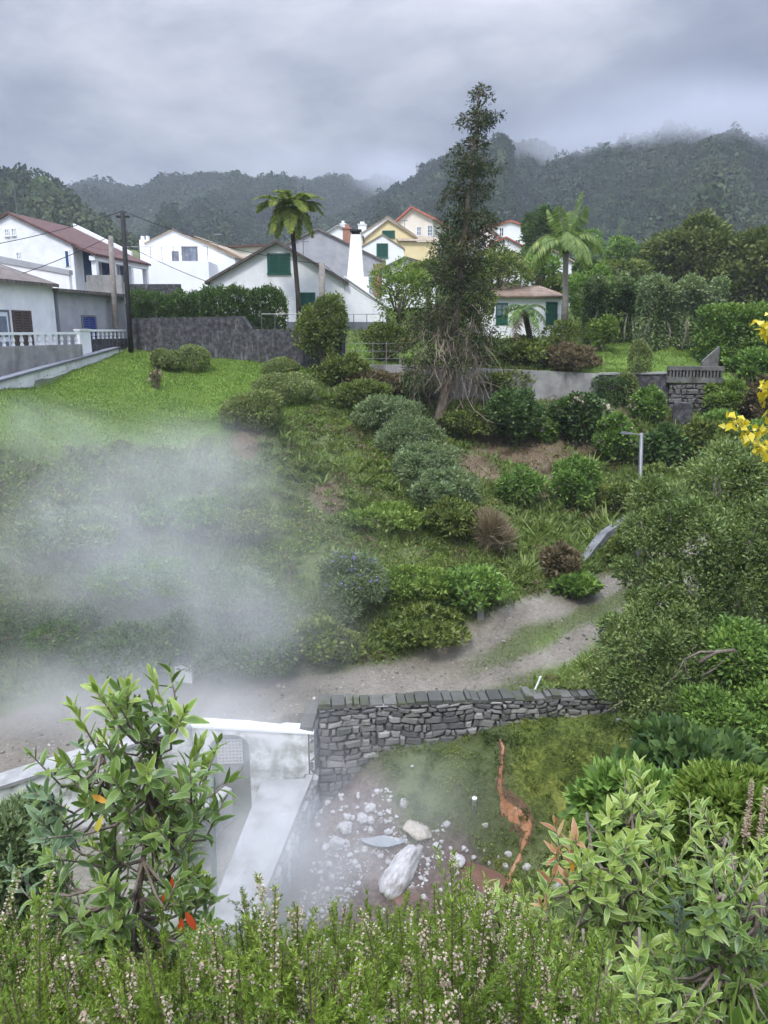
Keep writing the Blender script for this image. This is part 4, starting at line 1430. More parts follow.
MB().box(nx0 - 0.05, 0.30, -0.6, nx1 + 0.05, 0.36, nzt + 0.05).build('niche_back', M_conc, ww)
gx0, gz0 = wl(217, 769, 18.5)
gx1, gz1 = wl(240, 746, 18.5)
gl = MB()
nn_ = 7
for i in range(nn_ + 1):
    u = gx0 + (gx1 - gx0) * i / nn_
    gl.box(u - 0.014, 0.20, gz0, u + 0.014, 0.26, gz1)
for j_ in range(nn_ + 1):
    v = gz0 + (gz1 - gz0) * j_ / nn_
    gl.box(gx0, 0.215, v - 0.014, gx1, 0.245, v + 0.014)
gl.build('lattice_grille', M_tile, ww)
MB().box(gx0, 0.27, gz0, gx1, 0.285, gz1).build('grille_backing', surf('grille_back', [(0.3, (0.42, 0.40, 0.40)), (0.7, (0.55, 0.53, 0.53))], 3), ww)
MB().hexa([(-0.02, -0.05, ztL + .003), (wd, -0.05, ztR + .003), (wd, 0.4, ztR + .003), (-0.02, 0.4, ztL + .003)], [(-0.02, -0.05, ztL + .07), (wd, -0.05, ztR + .07), (wd, 0.4, ztR + .07), (-0.02, 0.4, ztL + .07)]).build('coping', M_white2, ww)
wc = [WHITE_C + (WHITE_C - WHITE_B) * 0.35, WHITE_C, (WHITE_B[0] - 0.02, WHITE_B[1] - 0.03)]
wall_run('yard_wall', 'long white yard wall below the road, passing behind the big leafy shrub', [(q[0], q[1]) for q in wc], [WHITE_C[2] - 0.05, WHITE_C[2], WHITE_B[2]], [CZ - 13.4] * 3, 0.5, M_pit_white, M_conc)

# sloping concrete walkway between the yard and the pit
wk = thing('walkway', 'smooth sloping concrete walkway leading down beside the steaming pit', 'walkway', (0, 0, CZ - 13))
tl, tr, bl, br = P(262, 781, 18.4), P(312, 778, 18.5), P(205, 925, 13.6), P(252, 925, 13.8)
sl = lambda q, dz=0.0: (q[0], q[1], q[2] - (CZ - 13) + dz)
MB().hexa([sl(bl, -1.6), sl(br, -1.6), sl(tr, -1.6), sl(tl, -1.6)], [sl(bl), sl(br), sl(tr), sl(tl)]).build('slab', M_flat_conc, wk)
ew = np.array((0.14, 0, 0))
MB().hexa([sl(br - ew, .003), sl(br + ew * .2, .003), sl(tr + ew * .2, .003), sl(tr - ew, .003)], [sl(br - ew, .1), sl(br + ew * .2, .1), sl(tr + ew * .2, .1), sl(tr - ew, .1)]).build('kerb_edge', M_conc, wk)
a_, b_ = P(232, 792, 17.6), P(172, 850, 15.8)
wall_run('yard_kerb', 'pale low kerb crossing the sunken yard beside the white wall', [(b_[0], b_[1]), (a_[0], a_[1])], [b_[2] + .1, a_[2] + .1], [b_[2] - .8, a_[2] - .8], 0.25, M_flat_conc)


# ------------------------------------------------------------------ poles, wires and small built things
def pole(name, label, base, top, r0, r1, mat, arm=None, cat='pole', group=None):
    root = thing(name, label, cat, tuple(base), 0, group)
    d = np.array(top) - np.array(base)
    MB().tube([(0, 0, -0.5), tuple(d * 0.5), tuple(d)], [r0, (r0 + r1) / 2, r1], 12).build('shaft', mat, root, True)
    if arm:
        MB().box(-arm, -0.05, d[2] - 0.32, arm, 0.05, d[2] - 0.22).build('crossarm', mat, root).location = (d[0], d[1], 0)
        for k in (-0.8, 0.0, 0.8):
            MB().lathe(0, 0, [(0.03, 0), (0.05, 0.03), (0.03, 0.07), (0.05, 0.1), (0.03, 0.14)], 8).build('insulator', M_plinth, root).location = (d[0] + k * arm, d[1], d[2] - 0.22)
    return root


POLE_T = P(122.5, 211, 40.6)
pole('utility_pole', 'slim black utility pole with a short crossarm standing on the lawn edge', P(131, 353, 40.6), POLE_T, 0.14, 0.11, M_black, 0.32)
CP_T = P(110.5, 236, 41.6)
pole('utility_pole', 'weathered grey wooden pole at the corner of the grey house', P(117, 350, 41.6), CP_T, 0.17, 0.13, M_polewood)
SP_T = P(322, 263, 42)
pole('utility_pole', 'thick short brown post in front of the green-shuttered house', P(322, 345, 42), SP_T, 0.17, 0.16, M_polewood)
wires = [(P(-40, 250, 38), POLE_T, 'thin black power cable running off the top of the black pole'), (P(-40, 292, 34), CP_T, 'low power cable crossing in front of the porch house'),
         (POLE_T, P(268, 256, 46.8), 'cable slung from the black pole to the green-shuttered gable'), (CP_T, P(214, 284, 46.8), 'lower cable from the grey pole to the eaves of the gabled house'),
         (SP_T, P(268, 253, 46.8), 'short cable from the brown post to the gable above its green shutter'), (SP_T, P(384, 306, 46.8), 'cable drooping from the brown post across the chimney base')]
for a, b, lb in wires:
    pts = []
    for k in range(13):
        t = k / 12
        q = a + (b - a) * t
        q = q - np.array((0, 0, 0.35 * 4 * t * (1 - t) * np.linalg.norm(b - a) / 15))
        pts.append(tuple(q))
    tag(MB().tube(pts, 0.018, 5).build('power_cable', M_dark), lb, 'cable')

lampb = hit(637, 602)
lt = P(641.5, 433, lampb[1])
lp = thing('street_lamp', 'galvanised street lamp with a short arm at the bend of the dirt track', 'lamp', tuple(lampb))
d = lt - lampb
MB().tube([(0, 0, -0.3), (d[0] * .3, 0, d[2] * .3), (d[0], 0, d[2])], [0.085, 0.075, 0.06], 12).build('lamp_post', M_galv, lp, True)
MB().tube([(d[0], 0, d[2] - 0.12), (d[0] - 0.15, 0, d[2] - 0.05), (d[0] - 0.32, 0, d[2] - 0.01)], [0.022, 0.02, 0.018], 8).build('lamp_arm', M_galv, lp, True)
lh = MB().hexa([(d[0] - 0.66, -0.07, d[2] - 0.02), (d[0] - 0.3, -0.06, d[2] - 0.04), (d[0] - 0.3, 0.06, d[2] - 0.04), (d[0] - 0.66, 0.07, d[2] - 0.02)], [(d[0] - 0.62, -0.05, d[2] + 0.05), (d[0] - 0.3, -0.04, d[2] + 0.02), (d[0] - 0.3, 0.04, d[2] + 0.02), (d[0] - 0.62, 0.05, d[2] + 0.05)]).build('lamp_head', M_galv, lp)
MB().hexa([(d[0] - 0.62, -0.05, d[2] - 0.045), (d[0] - 0.36, -0.045, d[2] - 0.055), (d[0] - 0.36, 0.045, d[2] - 0.055), (d[0] - 0.62, 0.05, d[2] - 0.045)], [(d[0] - 0.62, -0.05, d[2] - 0.024), (d[0] - 0.36, -0.045, d[2] - 0.04), (d[0] - 0.36, 0.045, d[2] - 0.04), (d[0] - 0.62, 0.05, d[2] - 0.024)]).build('lamp_lens', M_glass, lh)
MB().tube([(0, 0, -0.1), (0, 0, 0.5)], 0.1, 12).build('base_sleeve', M_kerb, lp)

pb_ = hit(214, 880, 12, 20)
pole('iron_post', 'grey-green iron post rising from the yard beside the walkway', P(214, 880, 14.9), P(211, 779, 14.9), 0.07, 0.06, surf('green_grey_paint', [(0.3, (0.13, 0.16, 0.15)), (0.7, (0.2, 0.23, 0.22))], 5), cat='post')
q = hit(533, 692)
s_ = thing('marker_stake', 'thin white leaning stake at the edge of the road above the stone wall', 'stake', tuple(q))
MB().tube([(0, 0, -0.1), (0.14, 0, 0.28), (0.2, 0, 0.46)], 0.028, 8).build('shaft', M_white2, s_)
q = hit(480, 617)
s_ = thing('stone_post', 'short square grey stone post on the grassy bank above the track', 'post', tuple(q))
MB().box(-0.1, -0.1, -0.3, 0.1, 0.1, 0.62).hexa([(-0.1, -0.1, 0.62), (0.1, -0.1, 0.62), (0.1, 0.1, 0.62), (-0.1, 0.1, 0.62)], [(-0.04, -0.04, 0.7), (0.04, -0.04, 0.7), (0.04, 0.04, 0.7), (-0.04, 0.04, 0.7)]).build('shaft', M_conc, s_)
q = hit(185, 680)
s_ = thing('utility_cabinet', 'small white box cabinet at the foot of the bank, veiled in steam', 'cabinet', tuple(q))
MB().box(-0.24, -0.15, -0.2, 0.24, 0.15, 0.5).build('cabinet_body', M_white2, s_)
MB().box(-0.2, -0.165, 0.02, 0.2, -0.152, 0.46).build('cabinet_door', M_white, s_)
MB().box(-0.27, -0.18, 0.502, 0.27, 0.18, 0.55).build('cabinet_lid', M_flat_conc, s_)
q = hit(474, 815, 15, 19)
s_ = thing('white_pipe', 'short upright white pipe standing in the mossy spring bank', 'pipe', tuple(q))
MB().lathe(0, 0, [(0.055, -0.2), (0.055, 0.36), (0.07, 0.365), (0.07, 0.42), (0.05, 0.425)], 12).build('pipe_body', M_white2, s_, True)

# thin garden railing in front of the gabled house, and a wire fence by the gap
fr = thing('garden_railing', 'thin grey metal railing on the wall top in front of the gabled house', 'railing', tuple(P(262, 330, 40)))
a, b = P(262, 330, 40), P(380, 326, 40)
m = MB()
for k in range(10):
    x = (b[0] - a[0]) * k / 9
    m.tube([(x, 0, -0.1), (x, 0, 0.78)], 0.022, 6)
m.tube([(0, 0, 0.78), (b[0] - a[0], 0, 0.78)], 0.022, 6)
m.build('railing_bars', M_galv, fr)
fr = thing('wire_fence', 'rusty post and wire fence across the bright green gap by the ivy', 'fence', tuple(P(346, 366, 37.7)))
a, b = P(346, 366, 37.7), P(400, 366, 37.4)
for k in range(5):
    x = (b[0] - a[0]) * k / 4
    MB().tube([(x, 0, -0.2), (x, 0, 1.15)], 0.025, 6).build('fence_post', M_polewood, fr)
m = MB()
for z_ in (0.35, 0.7, 1.05):
    m.tube([(0, 0, z_), (b[0] - a[0], 0, z_)], 0.008, 5)
m.build('fence_wire', M_galv, fr)

# ------------------------------------------------------------------ the pit: rocks, stream, pools
M_rock = surf('mineral_white_rock', [(0.3, (0.26, 0.25, 0.24)), (0.55, (0.44, 0.43, 0.42)), (0.75, (0.62, 0.61, 0.60))], 4, 6, 0.9, 0.5, 18, stain=((0.17, 0.135, 0.11), 0.52, 0.85), stain_scale=3)
M_rock_tan = surf('tan_rock', [(0.3, (0.28, 0.24, 0.19)), (0.7, (0.46, 0.41, 0.35))], 4, 6, 0.9, 0.5, 18)


def rock_mesh(seed, sub=2):
    r = np.random.default_rng(seed)
    v, f = (ICO2 if sub == 2 else ICO3)
    for _ in range(9):
        n = unit(r.normal(size=3))
        d_ = r.uniform(0.55, 0.9)
        dd = v @ n
        v = v - np.maximum(dd - d_, 0)[:, None] * n[None] * 0.9
    v = v * (1 + (fbm(v[:, 0] * 2 + seed, v[:, 1] * 2 + v[:, 2], seed, 3) * 0.34)[:, None] + (fbm(v[:, 0] * 6 + seed, v[:, 1] * 6 + v[:, 2] * 5, seed + 5, 3) * 0.2)[:, None])
    return np_mesh('rock', v, np.array(f).reshape(-1), np.full(len(f), 3), False)


ROCKS = [rock_mesh(s_) for s_ in range(6)]
for me in ROCKS:
    me.materials.append(M_rock)


def rock(px, py, w_, h_, label, mat=None, group=None, sub=2, rz=None, k=None):
    q = hit(px, py, 11, 22)
    kk = mpp(py, q[1])
    if sub == 3 or mat:
        me = rock_mesh(int(px), 3)
        me.materials.append(mat or M_rock)
    else:
        me = ROCKS[k if k is not None else random.randrange(6)]
    o = bpy.data.objects.new('rock', me)
    C.objects.link(o)
    o.location = (q[0], q[1], q[2] + h_ * kk * 0.1)
    o.scale = (w_ * kk / 2, w_ * kk / 2 * random.uniform(0.75, 1.1), h_ * kk / 2)
    o.rotation_euler = (0, random.uniform(-0.2, 0.2), random.uniform(0, 6.28) if rz is None else rz)
    tag(o, label, 'rock', group)
    return o


o = rock(402, 878, 50, 60, 'largest pale slab of rock, leaning beside the red-brown pool', sub=3, rz=0.5)
o.scale = (0.85, 0.36, 0.30)
o.rotation_euler = (0.25, -0.35, 0.95)
rock(404, 806, 11, 10, 'square pale block alone above the grey spring pool', sub=3, rz=0.2)
rock(457, 866, 18, 14, 'bright white broken rock beside the red-brown pool', sub=3)
rock(418, 834, 30, 14, 'tan rounded boulder right of the grey spring pool', M_rock_tan, sub=3)
rock(558, 889, 12, 12, 'white rock alone on the dark slope near the orange stream end', sub=3)
rock(345, 830, 16, 14, 'angular white rock at the top of the bleached rock spill', sub=3)
rock(338, 848, 17, 13, 'flat bleached rock at the foot of the walkway wall', sub=3)
rock(363, 822, 15, 11, 'long bleached rock slab lying above the rock spill', sub=3)
for _ in range(60):
    px = 352 + rng.normal(0, 22)
    py = 832 + rng.normal(0, 30)
    if px < 318 + (py - 790) * -0.1 or py < 792:
        continue
    s = abs(rng.normal(0, 3.5)) + 4
    rock(px, py, s, s * rng.uniform(0.6, 0.9), 'small bleached rock in the pale rock spill on the pit floor', group='bleached rocks spilled on the pit floor')
for _ in range(26):
    px, py = 470 + rng.normal(0, 30), 868 + rng.normal(0, 16)
    s = abs(rng.normal(0, 2.5)) + 4
    rock(px, py, s, s * 0.8, 'small white rock scattered near the red-brown pool', group='white rocks round the red-brown pool')
for px, py, s in ((618, 722, 6), (648, 752, 8), (631, 741, 4), (655, 770, 4), (590, 800, 4), (412, 770, 4)):
    rock(px, py, s, s * 0.8, 'small pale stone lying on the mossy mound', group='pale stones on the mossy mound')


def sheet(name, pts, mat, lift=0.03, sub=10):
    """A ribbon over the ground: list of (px, py, half width in metres)."""
    P3 = [hit(px, py, 11, 24) for px, py, _ in pts]
    W3 = [q[2] for q in pts]
    t = np.linspace(0, len(pts) - 1, (len(pts) - 1) * sub + 1)
    x = np.interp(t, range(len(pts)), [q[0] for q in P3])
    y = np.interp(t, range(len(pts)), [q[1] for q in P3])
    w_ = np.interp(t, range(len(pts)), W3) * (1 + 0.7 * fbm(t * 2.1, t * 0, 8, 3))
    x = x + 0.12 * fbm(t * 1.7, t * 0 + 3, 9, 3)
    dx, dy = np.gradient(x), np.gradient(y)
    l_ = np.hypot(dx, dy)
    nx_, ny_ = -dy / l_, dx / l_
    V = []
    for k in range(-3, 4):
        u, v = x + nx_ * w_ * k / 3, y + ny_ * w_ * k / 3
        V.append(np.stack([u, v, H(u, v) + lift - 0.03 * (abs(k) == 3) * 2], 1))
    V = np.stack(V, 1)
    n, m = V.shape[:2]
    i = (np.arange(n - 1)[:, None] * m + np.arange(m - 1)[None]).reshape(-1)
    me = np_mesh(name, V.reshape(-1, 3), np.stack([i, i + 1, i + m + 1, i + m], 1).reshape(-1), np.full(len(i), 4), True)
    return tag(link(name, me, mat), kind='structure')


M_orange = surf('iron_orange_deposit', [(0.3, (0.20, 0.085, 0.040)), (0.52, (0.36, 0.165, 0.08)), (0.72, (0.46, 0.27, 0.16))], 3.5, 6, 0.45, 0.3, 20, 0.5, stain=((0.10, 0.085, 0.05), 0.50, 0.9), stain_scale=4.5)
sheet('iron_stream', [(501, 742, 0.03), (502, 765, 0.05), (499, 790, 0.055), (502, 811, 0.09), (516, 823, 0.10), (528, 834, 0.085), (523, 852, 0.05), (513, 872, 0.06), (494, 889, 0.2)], M_orange)
sheet('stream_bed', [(501, 741, 0.09), (502, 765, 0.12), (499, 790, 0.14), (502, 811, 0.22), (516, 823, 0.24), (528, 834, 0.2), (523, 852, 0.13), (513, 872, 0.17), (494, 889, 0.5)], surf('rusty_wet_mud', [(0.3, (0.06, 0.038, 0.022)), (0.55, (0.13, 0.078, 0.045)), (0.75, (0.20, 0.13, 0.08))], 5, 6, 0.5, 0.5, 24), 0.012)
M_spring = surf('milky_spring_water', [(0.3, (0.20, 0.225, 0.235)), (0.7, (0.30, 0.32, 0.33))], 1.5, 3, 0.15, 0.1, 10, 0.6)
M_redpool = surf('rusty_pool_water', [(0.3, (0.085, 0.045, 0.032)), (0.7, (0.16, 0.085, 0.058))], 1.5, 4, 0.2, 0.1, 10, 0.6)


def pool(name, px, py, rx, ry, mat):
    q = hit(px, py, 11, 22)
    k = 40
    V = [(0, 0, 0)]
    for i in range(k):
        a = 2 * math.pi * i / k
        r_ = 1 + 0.35 * float(fbm(np.array([math.cos(a) * 1.5 + px]), np.array([math.sin(a) * 1.5]), 4, 3)[0])
        V.append((math.cos(a) * rx * r_, math.sin(a) * ry * r_, 0))
    me = bpy.data.meshes.new(name)
    me.from_pydata(V, [], [(0, 1 + i, 1 + (i + 1) % k) for i in range(k)])
    o = link(name, me, mat)
    g = H(q[0] + np.array([v[0] for v in V]), q[1] + np.array([v[1] for v in V]))
    o.location = (q[0], q[1], float(np.percentile(g, 30)) + 0.02)
    return tag(o, kind='structure')


pool('spring_pool', 384, 822, 0.7, 0.75, M_spring)
pool('rusty_pool', 448, 886, 1.5, 1.0, M_redpool)

for h_, px, py, tp in ((hC, 300, 254, 236), (hM, 212, 246, 230), (hY, 405, 232, 217), (hT, 512, 222, 208)):
    x_, z_ = h_.local(px, py)
    _, zt_ = h_.local(px, tp)
    m = MB().tube([(x_, 2.0, z_ - 0.6), (x_, 2.0, zt_)], 0.025, 6)
    for k_ in range(4):
        m.tube([(x_ - 0.35 + k_ * 0.03, 2.0 + k_ * 0.2, zt_ - 0.05), (x_ + 0.35 - k_ * 0.03, 2.0 + k_ * 0.2, zt_ - 0.05)], 0.012, 5)
    m.tube([(x_, 1.9, zt_ - 0.05), (x_, 2.7, zt_ - 0.05)], 0.014, 5)
    m.build('aerial', M_galv, h_.roof)
# ------------------------------------------------------------------ planting: materials
G_olive = leafy('olive_leaves', [(0.1, (0.045, 0.075, 0.018)), (0.5, (0.127, 0.168, 0.040)), (0.9, (0.273, 0.312, 0.082))])
G_dark = leafy('dark_evergreen_leaves', [(0.1, (0.027, 0.057, 0.019)), (0.5, (0.072, 0.129, 0.038)), (0.9, (0.148, 0.220, 0.065))])
G_mid = leafy('green_leaves', [(0.1, (0.057, 0.110, 0.025)), (0.5, (0.130, 0.231, 0.047)), (0.9, (0.261, 0.377, 0.081))])
G_grey = leafy('grey_green_leaves', [(0.1, (0.073, 0.114, 0.053)), (0.5, (0.156, 0.218, 0.099)), (0.9, (0.310, 0.363, 0.180))])
G_lime = leafy('lime_leaves', [(0.1, (0.069, 0.121, 0.021)), (0.5, (0.144, 0.224, 0.040)), (0.9, (0.276, 0.345, 0.081))])
G_brown = leafy('dying_brown_leaves', [(0.1, (0.060, 0.054, 0.026)), (0.5, (0.138, 0.110, 0.060)), (0.9, (0.264, 0.198, 0.120))])
G_topiary = leafy('clipped_box_leaves', [(0.1, (0.083, 0.105, 0.037)), (0.5, (0.176, 0.223, 0.074)), (0.9, (0.316, 0.354, 0.134))])
G_conifer = leafy('conifer_sprays', [(0.05, (0.017, 0.027, 0.011)), (0.4, (0.039, 0.058, 0.019)), (0.65, (0.061, 0.077, 0.028)), (0.9, (0.119, 0.090, 0.045))], 0.15, 0.7, 0.15, 0.6, 0.7)
G_round = leafy('bank_tree_leaves', [(0.1, (0.069, 0.112, 0.035)), (0.5, (0.141, 0.203, 0.063)), (0.9, (0.288, 0.349, 0.114))], 0.3, 0.5, 0.3, 0.4, 1.2)
G_bigtree = leafy('broad_crown_leaves', [(0.1, (0.048, 0.074, 0.018)), (0.5, (0.106, 0.134, 0.032)), (0.9, (0.198, 0.222, 0.055))], 0.2, 0.6, 0.2, 0.5, 0.35)
G_palm = leafy('palm_leaflets', [(0.1, (0.061, 0.113, 0.029)), (0.5, (0.147, 0.224, 0.055)), (0.85, (0.276, 0.347, 0.103)), (0.97, (0.448, 0.468, 0.190))], 0.35)
G_fern = leafy('tree_fern_pinnae', [(0.1, (0.069, 0.109, 0.017)), (0.5, (0.155, 0.210, 0.030)), (0.9, (0.291, 0.318, 0.051))], 0.35)
G_yellow = leafy('autumn_yellow_leaves', [(0.1, (0.45, 0.36, 0.02)), (0.5, (0.68, 0.56, 0.04)), (0.9, (0.78, 0.70, 0.20))], 0.4, 0.5)
G_straw = leafy('dry_grass_straw', [(0.1, (0.14, 0.105, 0.065)), (0.5, (0.25, 0.195, 0.13)), (0.9, (0.36, 0.30, 0.21))], 0.3, 0.8, 0.1)
G_hydr = leafy('faded_hydrangea_heads', [(0.1, (0.26, 0.20, 0.16)), (0.5, (0.42, 0.36, 0.29)), (0.9, (0.56, 0.50, 0.43))], 0.3, 0.8, 0.1)
G_purple = leafy('violet_flower_heads', [(0.1, (0.20, 0.17, 0.42)), (0.9, (0.40, 0.36, 0.66))], 0.3, 0.7, 0.1)
G_ground = leafy('bank_ground_cover', [(0.05, (0.070, 0.105, 0.032)), (0.4, (0.13, 0.185, 0.052)), (0.7, (0.20, 0.265, 0.075)), (0.92, (0.30, 0.32, 0.14))], 0.3, 0.6, 0.2, 0.55, 0.5)
G_grass = leafy('grass_blades', [(0.1, (0.070, 0.120, 0.020)), (0.5, (0.120, 0.195, 0.032)), (0.9, (0.21, 0.27, 0.07))], 0.3, 0.6, 0.2, 0.5, 0.6)
M_bark = surf('grey_bark', [(0.3, (0.085, 0.068, 0.052)), (0.7, (0.19, 0.16, 0.13))], 5, 6, 0.95, 0.8, 20)
M_bark_pale = surf('pale_bark', [(0.3, (0.20, 0.175, 0.15)), (0.7, (0.36, 0.325, 0.285))], 5, 6, 0.95, 0.6, 20)
M_bark_conifer = surf('conifer_bark', [(0.3, (0.10, 0.078, 0.062)), (0.7, (0.22, 0.18, 0.145))], 5, 6, 0.95, 0.8, 20)
M_twig = surf('dead_twig', [(0.3, (0.15, 0.115, 0.085)), (0.7, (0.30, 0.245, 0.195))], 5, 5, 0.95, 0.3, 20)
M_palmtrunk = surf('ringed_palm_trunk', [(0.3, (0.17, 0.155, 0.135)), (0.7, (0.33, 0.31, 0.275))], 4, 5, 0.95, 0.5, 9)
M_ferntrunk = surf('fibrous_fern_trunk', [(0.3, (0.028, 0.022, 0.018)), (0.7, (0.075, 0.06, 0.048))], 8, 5, 0.95, 0.8, 24)


# ------------------------------------------------------------------ leaf clouds
def blob_leaves(blobs, n, ln, wd, up=0.35, droop=0.0, jitter=0.5, shell=(0.72, 1.06), floor=None, under=0.3):
    """Leaves on the outside of overlapping lumps (centre, radii); those buried in a neighbour are dropped."""
    C_ = np.array([b[0] for b in blobs], float)
    R_ = np.array([b[1] for b in blobs], float)
    a = (R_[:, 0] * R_[:, 1] + R_[:, 0] * R_[:, 2] + R_[:, 1] * R_[:, 2])
    k = rng.choice(len(blobs), n, p=a / a.sum())
    d = rand_dirs(n)
    flip = (d[:, 2] < -0.2) & (rng.random(n) < under)
    d[flip, 2] *= -1
    f_ = rng.uniform(shell[0], shell[1], (n, 1))
    if shell[1] > 1.05:
        f_ = np.where(rng.random((n, 1)) < 0.12, rng.uniform(1.05, 1.32, (n, 1)), f_)
    p = C_[k] + d * R_[k] * f_
    keep = np.ones(n, bool)
    for j in range(len(blobs)):
        q = np.linalg.norm((p - C_[j]) / R_[j], axis=1)
        keep &= ~((q < 0.68) & (k != j))
    if floor is not None:
        keep &= p[:, 2] > floor
    p, d = p[keep], d[keep]
    m = len(p)
    ax = unit(d + rng.normal(0, jitter, (m, 3)) + np.array((0, 0, up - droop)))
    nr = unit(d + rng.normal(0, 0.5, (m, 3)) + np.array((0, 0, 0.4)))
    l_ = ln * rng.uniform(0.6, 1.35, m)
    return p, ax, nr, l_, l_ * (wd / ln) * rng.uniform(0.8, 1.2, m)


def lumps(c, r, n, size=(0.3, 0.5), top=0.0, seed=None, core=0.72):
    """An uneven crown: a core and lumps seated over its surface."""
    g = np.random.default_rng(seed if seed is not None else int(rng.integers(1 << 30)))
    c, r = np.array(c, float), np.array(r, float)
    out_ = [(c, r * core)] if core else []
    for i in range(n):
        d = unit(g.normal(size=3))
        if d[2] < -0.35:
            d[2] *= -0.6
        d[2] += top
        d = unit(d)
        s = g.uniform(*size)
        out_.append((c + d * r * (1 - s * 0.7) * g.uniform(0.8, 1.12), r * s * g.uniform(0.85, 1.2, 3)))
    return out_


def bbox(px0, py0, px1, py1, Y=None, base=None):
    """World ellipsoid filling a pixel box; stands on the ground at its foot unless Y is given."""
    cx_ = (px0 + px1) / 2
    if Y is None:
        q = hit(cx_, base or py1)
        Y = q[1]
    k = mpp((py0 + py1) / 2, Y)
    c = P(cx_, (py0 + py1) / 2, Y)
    rx = (px1 - px0) / 2 * k
    rz_ = (py1 - py0) / 2 * k
    return c, rx, rz_, Y


def shrub(name, label, bb, mat, n=2500, leaf=(0.14, 0.07), nl=9, cat=None, group=None, Y=None, depth=None, size=(0.22, 0.42), up=0.35, trunk=None, core=0.62, stem=True, base=None, jitter=0.5, shell=(0.72, 1.06), flowers=None, seed=None):
    c, rx, rz_, Y = bbox(*bb, Y, base)
    ry = depth or rx * 0.9
    c = c + np.array((0, ry * 0.35, 0))
    g = hz(c[0], c[1])
    foot = min(g, c[2] - rz_ * 0.6)
    root = thing(name, label, cat or name.replace('_', ' '), (c[0], c[1], foot), 0, group)
    lf = rng.uniform(0.75, 1.35) if name != 'clipped_bush' else 1.0
    leaf = (leaf[0] * lf, leaf[1] * lf * rng.uniform(0.75, 1.15))
    n = int(n * min(1.5, 1.2 / lf ** 1.5))
    o = np.array((c[0], c[1], foot))
    bl = lumps(c - o, (rx, ry, rz_), nl, size, seed=seed, core=core)
    gap = (c[2] - rz_ - foot) / max(rz_, 0.05)
    if gap > 0.25 and trunk is None:                     # foliage reaches down to the ground
        low = c[2] - o[2] - rz_ * 0.5
        for i in range(10):
            a = i * 2.4
            z_ = low * (0.12 + 0.8 * (i + 0.5) / 10)
            bl.append((np.array((math.cos(a) * rx * 0.4, math.sin(a) * ry * 0.4, z_)), np.array((rx * 0.5, ry * 0.5, max(low * 0.16, rz_ * 0.3)))))
        n = int(n * (1 + min(gap, 3) * 0.5))
    link('foliage', leaf_mesh('foliage', *blob_leaves(bl, n, leaf[0], leaf[1], up, jitter=jitter, shell=shell)), mat, root)
    if stem:
        m = MB()
        top = c - o
        tr = trunk or max(0.03, rx * 0.05)
        for i in range(4 if not trunk else 1):
            a = i * 1.7
            sx = 0 if trunk else rx * 0.15
            m.tube([(math.cos(a) * sx, math.sin(a) * sx, -0.3), (math.cos(a) * sx * 1.5, math.sin(a) * sx * 1.5, top[2] * 0.5), (top[0] + math.cos(a) * rx * 0.3, top[1] + math.sin(a) * ry * 0.3, top[2])], [tr, tr * 0.8, tr * 0.5], 7)
        for b_, r_ in bl[1:7]:
            m.tube([(0, 0, top[2] * 0.45), tuple((top + b_) / 2 * np.array((1, 1, 0.95))), tuple(b_)], [tr * 0.6, tr * 0.4, tr * 0.2], 5)
        m.build('trunk' if trunk else 'stem', M_bark, root)
    if flowers:
        fm, fn, fs = flowers
        link('flower_head', flower_mesh(bl, fn, fs), fm, root)['kind'] = 'stuff'
    return root, bl, o


def flower_mesh(bl, n, s):
    """Round heads of small petals sitting on the surface of the plant."""
    C_ = np.array([b[0] for b in bl[1:]])
    R_ = np.array([b[1] for b in bl[1:]])
    k = rng.integers(0, len(C_), n)
    d = rand_dirs(n)
    d[:, 2] = np.abs(d[:, 2]) * 0.9
    d[:, 1] = -np.abs(d[:, 1])
    d = unit(d)
    p = C_[k] + d * R_[k] * 1.04
    m = 14
    dd = rand_dirs(n * m)
    q = np.repeat(p, m, 0) + dd * s * 0.45
    return leaf_mesh('flower_head', q, unit(np.cross(dd, rand_dirs(n * m))), dd, s * 0.55, s * 0.45, 0.0)


# clipped bushes on the lawn
for lb, bb, n in (('largest rounded clipped bush at the foot of the lawn', (226, 393, 281, 432), 16000), ('long low clipped bush lying above the largest rounded one', (252, 376, 313, 405), 15000),
                  ('small round clipped bush touching the dark wall', (264, 358, 297, 381), 8000), ('clipped bush with a slanting flat top, near the black pole', (176, 347, 209, 372), 8000),
                  ('short squat clipped bush between two others on the lawn', (160, 353, 179, 372), 5000), ('first small clipped bush beside the black pole', (150, 350, 168, 369), 5000)):
    shrub('clipped_bush', lb, bb, G_topiary, n, (0.085, 0.05), 7, 'bush', 'clipped bushes on the lawn', size=(0.5, 0.7), core=0.93, shell=(0.93, 1.03), jitter=0.9)
shrub('flowering_bush', 'tiny sparse bush of faded pink flowers alone on the lawn', (149, 369, 162, 390), G_brown, 500, (0.1, 0.05), 6, 'bush', flowers=(G_hydr, 14, 0.12))

